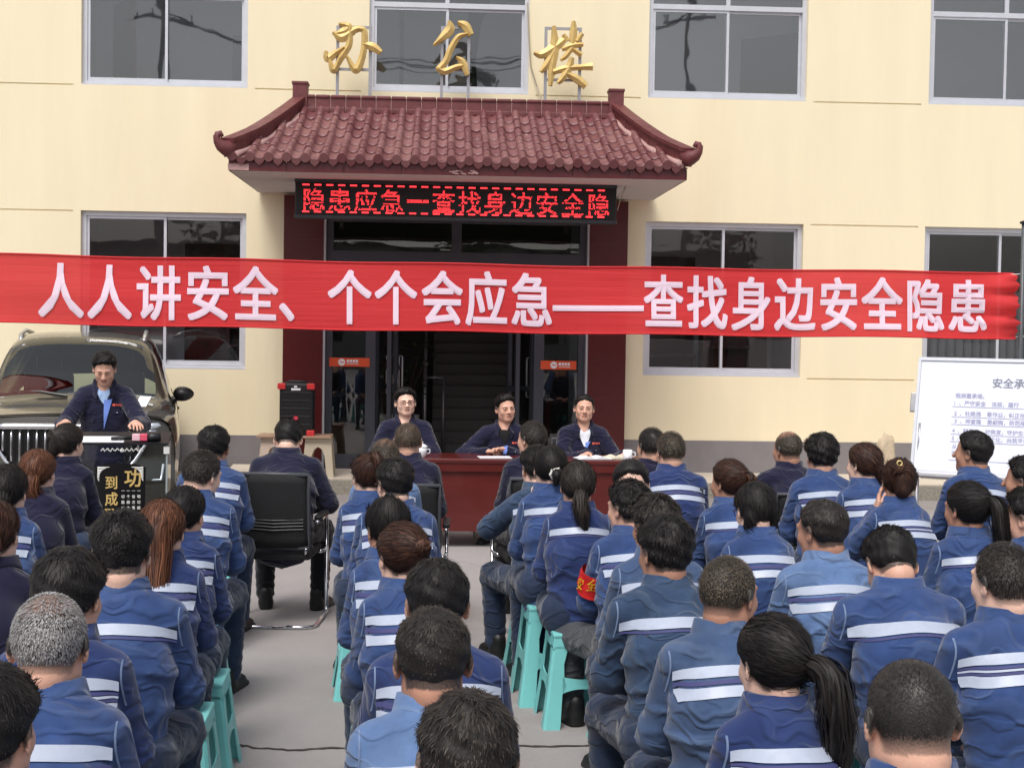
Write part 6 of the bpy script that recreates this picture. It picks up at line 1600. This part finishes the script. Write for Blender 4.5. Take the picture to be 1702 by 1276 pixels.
def face_parts(root, S, f, o, toW, jk, bvh, rng):
    lid = o.get('closed', False)
    for s_ in (-1, 1):
        e = MB(); N_ = 10                              # white and iris set just proud of the lid bulge
        pts = [(s_*.032+.0125*math.cos(a), .0905-.004*math.cos(a)**2, .0055+(.0022 if math.sin(a) > 0 else .0022)*math.sin(a)) for a in np.linspace(0, 2*math.pi, 16, endpoint=False)]
        c_ = (s_*.032, .0915, .0055); e.add([toW(f32(*c_))]+[toW(f32(*q)) for q in pts], [(0, 1+k, 1+(k+1) % 16) for k in range(16)])
        if not lid: 
            eo = e.build('eye', M_eyew, root); r_ = MB(); pts = [(s_*.032+o.get('gaze', 0)+.0050*math.cos(a), .0922, .0058+.0026*math.sin(a)) for a in np.linspace(0, 2*math.pi, 12, endpoint=False)]
            r_.add([toW(f32(*q)) for q in pts], [list(range(12))]); r_.build('iris', M_eye, eo)
        l_ = MB(); l_.tube([toW(f32(s_*(.032+x), .0915-.6*x*x*40*.1-.002*(abs(x) > .01), .0095-28*x*x*(.5))) for x in np.linspace(-.015, .015, 7)], [.0006, .0010, .0013, .0014, .0014, .0012, .0006], 5); l_.build('eyelid', M_eye, root)
        b_ = MB(); b_.tube([toW(f32(s_*x, y, z)) for x, y, z in ((.012, .0935, .0235), (.022, .0935, .0275), (.034, .090, .0290), (.046, .081, .0255))], [.0022, .0036, .0032, .0012], 6, flat=.6); b_.build('eyebrow', HM['black'], root, smooth=True)
    for s_ in (-1, 1):
        n_ = MB(); n_.tube([toW(f32(s_*.008, .104, -.0335)), toW(f32(s_*.008, .100, -.0335))], [.003, .002], 6); n_.build('nostril', mat('nostril_dark', s2l((96, 52, 44)), .7), root)
    m_ = MB(); m_.tube([toW(f32(x, .0958-12*x*x, -.0585-o.get('frown', 3)*x*x)) for x in np.linspace(-.022, .022, 9)], [.0005]+[.0013]*7+[.0005], 5); m_.build('mouth_line', mat('mouth_dark', s2l((100, 44, 40)), .6), root)
    if o.get('glasses'): glasses(root, toW)
    if o.get('chest'):
        ch = o['chest']; z0 = float(S['c7'][2])-.01; 
        # shirt in the open neck, then the turned-back pale lining, then badge and pocket flaps
        n_ = 12; zz = np.linspace(z0-.035, z0-ch['depth'], n_)
        pts, ff = drape(bvh, [(-.058*(1-(k/(n_-1)))**.8-.002, z) for k, z in enumerate(zz)], [(.058*(1-(k/(n_-1)))**.8+.002, z) for k, z in enumerate(zz)], 6, .004, -1)
        if ff: link('shirt', mesh_np('shirt', pts, ff), ch['shirt'], root)
        if ch.get('points'):
            for s_ in (-1, 1):
                pts, ff = drape(bvh, [(s_*.062, z0-.02), (s_*.055, z0-.05), (s_*.030, z0-.085)], [(s_*.030, z0-.03), (s_*.012, z0-.06), (s_*.026, z0-.088)], 4, .010, -1)
                if ff: link('shirt_collar', mesh_np('shirt_collar', pts, ff), ch['shirt'], root)
        if ch.get('lapel'):
            la = ch['lapel']; s_ = la[0]; zz = np.linspace(z0-la[1], z0-la[2], 8)
            pts, ff = drape(bvh, [(s_*la[3]*(1-k/7.2)*1.0+s_*.004, z) for k, z in enumerate(zz)], [(s_*.002, z-.012) for k, z in enumerate(zz)], 5, .007, -1)
            if ff: link('lining', mesh_np('lining', pts, ff), M_lapel, jk)
        bs = ch.get('badge', 1)
        if bs:
            pts, ff = drape(bvh, [(bs*.075+.011*math.cos(a), z0-.150+.011*math.sin(a)) for a in np.linspace(math.pi/2, 3*math.pi/2, 7)], [(bs*.075-.011*math.cos(a), z0-.150+.011*math.sin(a)) for a in np.linspace(math.pi/2, 3*math.pi/2, 7)], 4, .005, -1)
            if ff: link('badge', mesh_np('badge', pts, ff), M_logo, jk)
            for k in range(4):
                x = bs*(.094+k*.014)
                pts, ff = drape(bvh, [(x-.0055, z0-.143+.001*k), (x-.0055, z0-.157)], [(x+.0055, z0-.143), (x+.0055, z0-.157)], 2, .005, -1)
                if ff: link('badge', mesh_np('badge', pts, ff), M_logo, jk)
        for s_ in (-1, 1):
            for (za, zb) in ((z0-.185, z0-.19),):
                pts, ff = drape(bvh, [(s_*.055, za), (s_*.055, zb-.03)], [(s_*.145, za), (s_*.145, zb-.03)], 8, .0035, -1)
                if ff: link('pocket_flap', mesh_np('pocket_flap', pts, ff), JK['navy'], jk)
            pts, ff = drape(bvh, [(s_*.10-.004, z0-.206), (s_*.10-.004, z0-.214)], [(s_*.10+.004, z0-.206), (s_*.10+.004, z0-.214)], 2, .006, -1)
            if ff: link('pocket_stud', mesh_np('pocket_stud', pts, ff), M_chrome, jk)
        zz = np.linspace(z0-ch['depth'], z0-.42, 10); pts, ff = drape(bvh, [(-.002, z) for z in zz], [(.003, z) for z in zz], 1, .002, -1)
        if ff: link('placket', mesh_np('placket', pts, ff), M_tee, jk)
# ------------------------------------------------------------------ who sits where
def seat_teal(pid, who):
    root, p, S = PEOPLE[pid]
    t = teal_stool(root.location.x, root.location.y, root.rotation_euler.z, 'teal plastic stool under '+who)
    t.location.x -= .02*math.sin(root.rotation_euler.z)*-1; t.location.x += .07*(pid in ('L3', 'L4', 'L5')); t.scale = (1, 1, p['zs']/SH)
def seat_chair(pid, who):
    root, p, S = PEOPLE[pid]
    t = office_chair(root.location.x, root.location.y, root.rotation_euler.z, 'black mesh office chair under '+who); t.scale = (.92, 1, p['zs']/.47)
NEAR = (.16, .42, .6)
def aud(pid, label, px, py, s, who, **o):
    person(pid, label, px, py, s, **o); seat_teal(pid, who)
def nav(pid, label, px, py, s, who, **o):
    o.setdefault('jacket', 'navy'); o.setdefault('stripes', 0); o.setdefault('trousers', M_trok)
    person(pid, label, px, py, s, group=NAV, **o); seat_chair(pid, who)

# officials behind the table, facing the yard
TBL = dict(shw=.205, bulk=1.06, trousers=M_trok, jacket='navy', stripes=0, face=True, group='officials in navy facing the yard')
fl = lambda x, y, z: f32(x, y, z)
def official(pid, label, px, py, s, who, **o):
    oo = dict(TBL); oo.update(o); person(pid, label, px, py, s, **oo); seat_chair(pid, who)
onT = (fl(.07, .11, -.24), fl(.12, .40, .265))
official('O1', 'man in round dark glasses and navy jacket seated behind the table', 673, 647, 186, 'the man in glasses behind the table', rz=math.pi-.05, lean=(.05, .12, .3), head=(.22, .02, .04), skin=0, hair='short', thick=(.026, .004), len=.020, spike=.6, glasses=True, fat=1.06, gaze=.002,
    arms=((fl(.09, .10, -.22), fl(.06, .34, .275)), (fl(.08, .10, -.23), fl(.14, .36, .27))), hands={'L': (fl(.6, .55, -.1), fl(0, .1, -1))}, chest=dict(shirt=M_tee, depth=.075, badge=-1), frown=4)
official('O2', 'man in navy jacket over black tee looking aside at the table middle', 838, 657, 186, 'the official in the black tee', rz=math.pi-.08, lean=(.10, .20, .4), head=(.38, .06, .10), skin=1, hair='short', thick=(.020, .003), len=.016, spike=.6, gaze=.003,
    arms=((fl(.06, .12, -.24), fl(.02, .38, .30)), (fl(.20, .06, -.20), fl(.16, .30, .275))), hands={'L': (fl(.7, .5, .15), fl(.1, .3, -1))}, chest=dict(shirt=M_tee, depth=.16, lapel=(-1, .10, .30, .055), badge=-1), frown=6)
official('O3', 'man in navy jacket and open white shirt beside an open notebook', 972, 657, 186, 'the official in the white shirt', rz=math.pi+.10, lean=(.06, .14, .3), head=(-.12, .02, -.04), skin=1, hair='short', thick=(.013, .003), len=.011, spike=.55, hn=1.2, fat=1.02, 
    arms=((fl(.13, .10, -.22), fl(.30, .38, .27)), (fl(.06, .12, -.24), fl(.02, .38, .275))), hands={'R': (fl(.55, .6, 0), fl(0, .2, -1)), 'L': (fl(.1, 1, -.15), fl(0, .1, -1))}, chest=dict(shirt=M_shirt, depth=.19, points=True, lapel=(-1, .13, .21, .045), badge=-1), frown=8)
# speaker at the lectern
sp_ = dict(shw=.200, bulk=1.04, trousers=M_trok, jacket='navy', stripes=0, face=True, stand=True)
person('SP', 'man in navy jacket standing at the lectern reading with bowed head', 173, 590, 213, rz=math.pi+.12, lean=(.06, .20, .5), head=(.05, .50, 0), skin=1, hair='short', thick=(.024, .005), len=.020, spike=.5, closed=True, group='officials in navy facing the yard',
    arms=((fl(.14, .20, -.22), fl(.27, .52, .235)), (fl(.13, .16, -.24), fl(.24, .48, .235))), hands={'L': (fl(-.3, .9, -.1), fl(0, .1, -1)), 'R': (fl(.2, .9, -.1), fl(0, .1, -1))}, chest=dict(shirt=M_shirtb, depth=.14, points=True, lapel=(-1, .10, .33, .06), badge=-1), **sp_)

# navy jacket row on office chairs
nav('N1', 'man in navy jacket with bowed head on the fully visible mesh chair', 482, 703, 255, 'the bowed man in navy near the loudspeaker', lean=(.16, .40, .8), head=(.02, .55, 0), thick=(.020, .007), len=.018, legs=True, rz=-.08, shw=.205, wide=1.42, knee=.19, arms=((fl(.07, .08, -.24), fl(.12, .28, .14)), (fl(.09, .06, -.24), fl(.14, .28, .14))), skin=0)
nav('N2', 'greying short haired man in navy facing the man in glasses', 678, 703, 260, 'the greying man in navy opposite the lidded cup', hair='fade', thick=.005, len=.010, hcol='dusty', dens=.8, head=(0, .04, 0), rz=-.02, skin=1, shw=.185)
nav('N3', 'man in navy turned aside opposite the middle official', 886, 700, 258, 'the navy man turned aside before the table', hair='fade', thick=.006, len=.013, spike=.5, hcol='soft', head=(.65, .05, 0), rz=.10, lean=(.18, .30, .5), skin=1)
nav('N4', 'close cropped man in navy with pale shirt collar near the table end', 1084, 711, 268, 'the close cropped man in navy by the table end', hair='fade', thick=.006, len=.010, head=(.35, .05, 0), skin=1)
nav('N5', 'bald topped man in purple navy jacket on a mesh chair before the plinth', 1311, 717, 262, 'the bald topped man in navy', hair='fade', bald='top', thick=.003, len=.007, head=(.40, .05, 0), shw=.19, skin=2, hcol='dusty')
person('LN1', 'woman in navy with hair clawed up behind a maroon clip by the lectern', 113, 706, 282, group=NAV, jacket='navy', stripes=0, woman=True, skin=0, head=(-.45, .08, 0), rz=.0, tie=(-.03, -.11, .07), hext=[((-.02, -.095, .05), (-.03, -.10, -.05), .040, .028)], bun=(-.035, -.105, .045, .034), hcol='soft'); seat_teal('LN1', 'the woman with the maroon hair clip')
person('LN2', 'woman in navy with wavy shoulder length auburn brown hair', 63, 750, 325, group=NAV, jacket='navy', stripes=0, woman=True, skin=0, head=(-.2, .08, 0), rz=.0, tie=(0, -.09, -.12), hcol='auburn', tail=dict(pts=[(0, -.06, .03), (0, -.095, -.04), (0, -.08, -.11), (0, -.06, -.15)], r=[.05, .062, .062, .05], flat=.62, wave=.006, n=220)); seat_teal('LN2', 'the auburn haired woman in navy')
aud('LN3', 'woman with long loose black hair at the photo edge in striped denim', 12, 776, 372, 'the loose haired woman in stripes beside the navy group', woman=True, rz=.0, head=(-.1, .1, 0), tie=(0, -.09, -.12), tail=dict(pts=[(0, -.06, .03), (0, -.10, -.05), (0, -.09, -.13), (0, -.08, -.19)], r=[.055, .065, .06, .04], flat=.62, n=200), jacket='blue')
person('LN4', 'dark haired woman in navy cut by the photo edge behind the grey haired man', -12, 836, 480, group=NAV, jacket='navy', stripes=0, woman=True, rz=.0, tie=(0, -.09, -.12), tail=dict(pts=[(0, -.06, .03), (0, -.095, -.04), (0, -.08, -.11)], r=[.05, .06, .05], flat=.62, n=160), hcol='brown'); seat_teal('LN4', 'the dark haired woman cut by the photo edge')

# block beside the lectern
aud('L1', 'short black haired man in striped jacket ahead of the cropped man', 356, 712, 280, 'the man seated ahead of the cropped man', rz=.03, thick=(.022, .008), len=.02, shw=.18, head=(-.1, .2, 0))
aud('L2', 'cropped man in striped jacket with head turned over the bowed neighbour', 340, 750, 338, 'the cropped man beside the empty aisle', rz=.03, hair='fade', thick=.008, len=.014, spike=.5, head=(-.62, .22, .05), skin=0, hcol='soft', jacket='blue', legs=True, gap=.04)
aud('L3', 'woman with black hair tied low beside the long auburn hair', 308, 812, 388, 'the woman with low tied black hair', woman=True, rz=.03, head=(-.3, .15, 0), tie=(0, -.10, -.05), hext=[((0, -.09, -.03), (0, -.095, -.075), .040, .028)], jacket='deep', gap=.04)
aud('L4', 'woman with very long straight auburn hair down her back', 270, 835, 432, 'the woman with the very long auburn hair', woman=True, rz=.03, head=(-.12, .12, 0), hcol='auburn', skin=0, tie=(.005, -.12, -.10), tail=dict(pts=[(0, -.05, .07), (0, -.105, .0), (.005, -.115, -.10), (.012, -.150, -.24), (.02, -.175, -.38), (.024, -.17, -.52)], r=[.062, .076, .070, .060, .046, .012], flat=.55, n=460, jit=.3, w=.0024, wave=.006), jacket='deep')
aud('L5', 'broad man with dense black crop and pale nape in one stripe denim', 202, 860, 525, 'the broad man with the dense black crop', rz=.03, thick=(.026, .006), len=.016, spike=.7, skin=0, stripes=1, shw=.185, head=(0, .05, 0), neck=1.1, jacket='blue')
aud('L6', 'man with thick flat black hair half hidden by the grey haired man', 118, 920, 615, 'the thick haired man behind the grey haired man', rz=.03, thick=(.022, .018), len=.026, spike=.18, skin=1, head=(-.25, .18, 0), jacket='deep', stripes=3)
aud('L7', 'grey haired man in striped denim near the lower corner', 83, 988, 725, 'the grey haired man', rz=.03, hair='fade', hcol='grey', thick=.006, len=.0085, bald='thin', skin=1, head=(0, .14, 0), count=9000, jacket='blue', tone=(.25, .85), gap=.04)
aud('L8', 'black haired man mostly outside the lower corner of the photo', -18, 1116, 860, 'the man cut off by the lower corner', rz=.03, thick=(.020, .012), len=.022, spike=.2, skin=1, head=(-.2, .1, 0), jacket='deep')

# middle column
aud('M1', 'thin haired man with shining scalp ahead of the ponytail', 640, 729, 288, 'the thin haired man nearest the table', rz=.05, hair='fade', bald='thin', thick=.005, len=.010, hcol='dusty', skin=2, jacket='light', head=(.1, .12, 0))
aud('M1b', 'woman with high brown ponytail half hidden by the man in glasses', 612, 757, 318, 'the woman with the high ponytail', woman=True, rz=.10, head=(.35, .12, 0), tie=(-.01, -.09, .085), hcol='brown', tail=dict(pts=[(0, -.08, .075), (.0, -.115, .11), (.01, -.14, .08), (.015, -.135, .0), (.015, -.12, -.06)], r=[.022, .030, .034, .028, .008], n=120), jacket='blue')
aud('M2', 'black haired man in dark rimmed glasses seen from behind in stripes', 656, 766, 335, 'the audience man in glasses', rz=.06, head=(.42, .12, 0), thick=(.022, .010), len=.022, spike=.25, glasses=True, skin=0, jacket='blue')
aud('M3', 'woman with sleek black hair and a small topknot', 643, 832, 430, 'the woman with the topknot', woman=True, rz=.10, head=(.30, .22, 0), tie=(0, -.05, .13), bun=(0, -.055, .130, .020), jacket='blue')
aud('M4', 'woman with reddish brown hair in a messy bun', 668, 872, 478, 'the woman with the messy bun', woman=True, rz=.10, head=(.38, .15, 0), hcol='brown', tie=(.03, -.11, .03), bun=(.028, -.115, .035, .036), skin=0, jacket='blue')
aud('M5', 'man with two pale patches showing through black hair', 726, 937, 590, 'the man with pale scalp patches', rz=.06, bald='crown', thick=(.020, .010), len=.022, spike=.2, head=(.05, .25, 0), jacket='deep', skin=1, dens=.7)
aud('M6', 'man in pale washed denim with a small bald whorl', 720, 1016, 710, 'the man in pale washed denim', rz=.04, bald='crown', jacket='light', stripes=1, thick=(.013, .007), len=.015, hcol='soft', skin=2, head=(.05, .12, 0), neck=1.1, sdrop=.03)
aud('M7', 'man with glossy black spiky hair lowest in the middle', 778, 1158, 905, 'the glossy haired man lowest in the middle', rz=.04, thick=(.016, .010), len=.020, spike=.28, hcol='soft', skin=0, head=(.0, .15, 0), jacket='light', stripes=1, tousled=True)

# block across the aisle
aud('A1', 'man in single stripe denim with a hand on his neck before the table', 893, 744, 300, 'the man with a hand on his neck', rz=.12, stripes=1, jacket='teal', legs=True, head=(.2, .15, 0), arms=((fl(.13, .14, -.15), fl(.055, .09, .47)), None), hands={'L': (fl(.45, -.3, .55), fl(.6, -.3, -.2))}, knee=.2)
aud('A2', 'woman in one stripe denim with black hair in a white scrunchie', 915, 744, 322, 'the woman with the white scrunchie', woman=True, rz=.08, stripes=1, head=(.05, .08, 0), tie=(.01, -.10, -.02), tie_mat=mat('scrunchie_white', s2l((222, 220, 214)), .9, bump=.6, bscale=60), tie_at=(.01, -.118, -.022), tie_r=.026, tie_t=.012, tail=dict(pts=[(.01, -.10, -.01), (.01, -.135, -.03), (.005, -.125, -.085)], r=[.03, .034, .012], n=110), jacket='blue', legs=True)
aud('A3', 'woman in one stripe denim with brown tipped ponytail in the aisle seat', 961, 770, 342, 'the woman with the brown tipped ponytail', woman=True, rz=.06, stripes=1, head=(-.05, .04, 0), tie=(.0, -.11, -.03), tail=dict(pts=[(0, -.10, -.02), (.0, -.14, -.06), (.01, -.145, -.13), (.03, -.13, -.22)], r=[.022, .042, .046, .016], n=170, wave=.006), jacket='deep', legs=True, lean=(.06, .22, .4), hcol='soft')
aud('A4', 'man with red armband and full black hair facing across the aisle', 1047, 803, 362, 'the man with the red armband', rz=.12, head=(.55, .05, 0), thick=(.022, .010), len=.022, spike=.5, skin=1, jacket='blue', legs=True, trousers=M_trog, tousled=True, knee=.22)
aud('A5', 'man with tousled dark hair between the armband man and the dark haired man', 1090, 828, 412, 'the man with tousled dark hair', rz=.10, head=(.35, .1, 0), thick=(.022, .011), len=.024, spike=.5, hcol='soft', skin=2, stripes=1, jacket='worn', tousled=True, legs=True)
aud('A6', 'man with thick black hair and dark denim in one white stripe', 1106, 864, 475, 'the man with thick black hair in one stripe', rz=.10, head=(.35, .1, 0), thick=(.024, .012), len=.024, spike=.35, skin=2, stripes=1, jacket='teal', tousled=True, shw=.185)
aud('A7', 'balding man with shining forehead looking aside past the ponytail', 1212, 924, 548, 'the balding man looking aside', rz=.08, hair='fade', bald='front', head=(-.85, .10, 0), jacket='worn', skin=2, thick=.004, len=.006, hcol='dusty', gap=.03)
aud('A8', 'woman with long wavy black ponytail and double striped deep blue jacket', 1284, 1028, 665, 'the woman with the long wavy ponytail', rz=.10, woman=True, head=(.25, .15, 0), jacket='deep', stripes=3, tie=(.05, -.11, .0), tail=dict(pts=[(.045, -.105, .005), (.075, -.15, -.03), (.085, -.155, -.12), (.10, -.13, -.22), (.12, -.11, -.30)], r=[.024, .042, .048, .042, .015], wave=.008, n=260))
person('W', 'frowning woman with tied black hair turned back towards the camera', 1046, 768, 330, woman=True, rz=math.pi-.25, face=True, skin=0, head=(.1, .12, .12), tie=(0, -.11, .02), hext=[((0, -.10, .0), (.03, -.11, -.08), .03, .02)], jacket='blue', stripes=0, frown=6); seat_teal('W', 'the woman turned back to the camera')
aud('R1', 'grizzled man in double stripes beside the close cropped navy man', 1115, 718, 278, 'the grizzled man beside the close cropped navy man', rz=.05, hair='fade', thick=.007, len=.013, hcol='dusty', skin=1, head=(.25, .1, 0), jacket='deep', shw=.185)
aud('R2', 'woman with brown tinted ponytail in a pale band looking aside', 1213, 767, 322, 'the woman with the pale hair band', woman=True, rz=.05, stripes=1, head=(.62, .05, 0), tie=(.02, -.10, .05), tie_mat=mat('cream_band', s2l((214, 196, 150)), .7), tie_at=(.018, -.108, .052), tie_r=.014, tie_t=.006, hcol='brown', tail=dict(pts=[(.02, -.10, .05), (.03, -.14, .03), (.03, -.14, -.03), (.02, -.13, -.09)], r=[.016, .028, .026, .008], n=100), jacket='blue')
aud('R3', 'woman with loose glossy black bob and glasses in double stripes', 1253, 805, 384, 'the woman with the glossy black bob', woman=True, rz=.05, head=(.2, .25, 0), tie=(.0, -.07, -.12), glasses=True, skin=0, hext=[((.055, -.05, -.02), (.06, -.04, -.09), .03, .024), ((-.05, -.06, -.03), (-.06, -.02, -.10), .03, .022)], jacket='blue')
aud('R4', 'man in faded sky blue denim with receding hair', 1367, 832, 430, 'the man in faded sky blue denim', rz=.05, head=(.55, .12, 0), bald='thin', thick=(.014, .008), len=.018, spike=.2, hcol='soft', skin=2, jacket='light', shw=.185)
aud('R5', 'man with deeply bowed head in blue denim with one curved stripe', 1469, 890, 470, 'the man with the deeply bowed head', rz=.05, head=(.1, .75, .05), lean=(.18, .48, 1.0), thick=(.020, .009), len=.018, stripes=1, skin=1, jacket='blue', shw=.205, wide=1.4)
aud('R6', 'young man with shaved sides at the photo edge in three line stripes', 1672, 904, 548, 'the young man with shaved sides', rz=.05, hair='fade', thick=.007, len=.012, spike=.6, skin=0, head=(.35, .05, 0), stripes=3, jacket='blue', shw=.19, hcol='soft')
aud('R7', 'heavy shaven headed man with folded neck lowest in the crowd', 1515, 1096, 865, 'the heavy shaven headed man', rz=.06, hair='buzz', folds=1.0, fat=1.04, neck=1.15, skin=1, head=(0, .12, 0), jacket='blue', len=.0035, count=5000, hcol='soft', tone=(0, .7))
aud('B1', 'man with parted shaggy black hair beside the bald topped navy man', 1366, 725, 288, 'the shaggy haired man', rz=.05, thick=(.026, .016), len=.03, spike=.2, head=(.05, .12, 0), jacket='blue', tousled=True, skin=1)
aud('B2', 'woman with smooth brown black hair gathered low looking aside', 1438, 739, 302, 'the woman with low gathered hair', woman=True, rz=.05, head=(.55, .05, 0), tie=(.03, -.10, -.05), hcol='brown', hext=[((.02, -.09, -.02), (.04, -.10, -.08), .04, .03)], skin=0, jacket='blue')
aud('B3', 'woman with curly reddish brown hair in a clip and hand at her cheek', 1494, 766, 326, 'the curly haired woman', woman=True, rz=.05, head=(-.15, .2, 0), hcol='brown', tousled=True, tie=(.0, -.1, .05), bun=(-.02, -.10, .055, .044), hext=[((0, -.08, .02), (.0, -.085, -.05), .055, .04)], arms=((fl(.10, .16, -.20), fl(.10, .20, .44)), None), hands={'L': (fl(.1, .1, 1), fl(.7, -.3, 0))}, tie_mat=mat('gold_clip', s2l((214, 190, 130)), .3, metal=.6), tie_at=(-.02, -.125, .095), tie_r=.013, tie_t=.004, jacket='blue', stripes=3)
aud('B4', 'woman with long black ponytail in a pearl band in one stripe denim', 1609, 804, 385, 'the woman with the pearl hair band', woman=True, rz=.05, stripes=1, head=(.42, .06, 0), tie=(.035, -.10, .05), tie_mat=mat('pearl_band', s2l((226, 222, 210)), .4), tie_at=(.035, -.108, .05), tie_r=.015, tie_t=.006, tail=dict(pts=[(.035, -.10, .05), (.05, -.14, .02), (.06, -.15, -.07), (.07, -.14, -.16), (.06, -.12, -.24)], r=[.020, .042, .046, .036, .010], n=230), jacket='blue', lean=(.05, .2, .4))
aud('B5', 'man with dark hair in profile against the whiteboard', 1622, 717, 290, 'the man in profile against the whiteboard', rz=.05, head=(.75, -.02, 0), thick=(.018, .009), len=.016, skin=2, stripes=1, jacket='blue')
aud('B6', 'dark haired man in profile cut by the photo edge beside the whiteboard stand', 1708, 762, 325, 'the man cut by the photo edge', rz=.05, head=(.8, .02, 0), thick=(.02, .010), len=.02, skin=2, jacket='blue')
aud('B7', 'dark haired person in profile lower at the photo edge behind the ponytail', 1712, 815, 392, 'the profile person behind the long ponytail', rz=.05, head=(.7, .1, 0), thick=(.022, .012), len=.022, jacket='blue')
# red armband with yellow marks
def armband(pid):
    root, p, S = PEOPLE[pid]; sh, el = S['shL'], S['elL']; ax = el-sh; L_ = np.linalg.norm(ax); ax /= L_
    a = np.cross(ax, f32(0, 0, 1)); a /= np.linalg.norm(a); b = np.cross(ax, a); V, F = [], []
    for i in range(7):
        t = .10+.11*i/6
        for k in range(24):
            an = 2*math.pi*k/24; r = .080+.004*math.sin(an*3+i)+.003*math.sin(i*2.1); V.append(sh+ax*t+(a*math.cos(an)+b*math.sin(an))*r)
    for i in range(6):
        for k in range(24): F.append((i*24+k, i*24+(k+1) % 24, (i+1)*24+(k+1) % 24, (i+1)*24+k))
    o = link('armband', mesh_np('armband', V, np.array(F)), mat('armband_red', s2l((206, 28, 30)), .6, noise=.08), root)
    bw = BVHTree.FromPolygons([Vector(v) for v in np.array(V).tolist()], F); M_y = mat('armband_yellow', s2l((232, 176, 40)), .6)
    c = sh+ax*.11
    for j, ch in enumerate('安全'):
        Vg, Fg = glyph_mesh(ch, .02); P_ = []
        for g_ in Vg:
            an = math.radians(200+(g_[0]-.5)*34+j*46); t = .115+.065*(1-g_[1]); r = .0865+g_[2]*.05
            P_.append(sh+ax*t+f32(math.cos(an), math.sin(an), 0)*0+(f32(1, 0, 0)*math.cos(an)*r+f32(0, 1, 0)*math.sin(an)*r))
        MB().add(P_, Fg).build('armband_mark', M_y, o)
armband('A4')
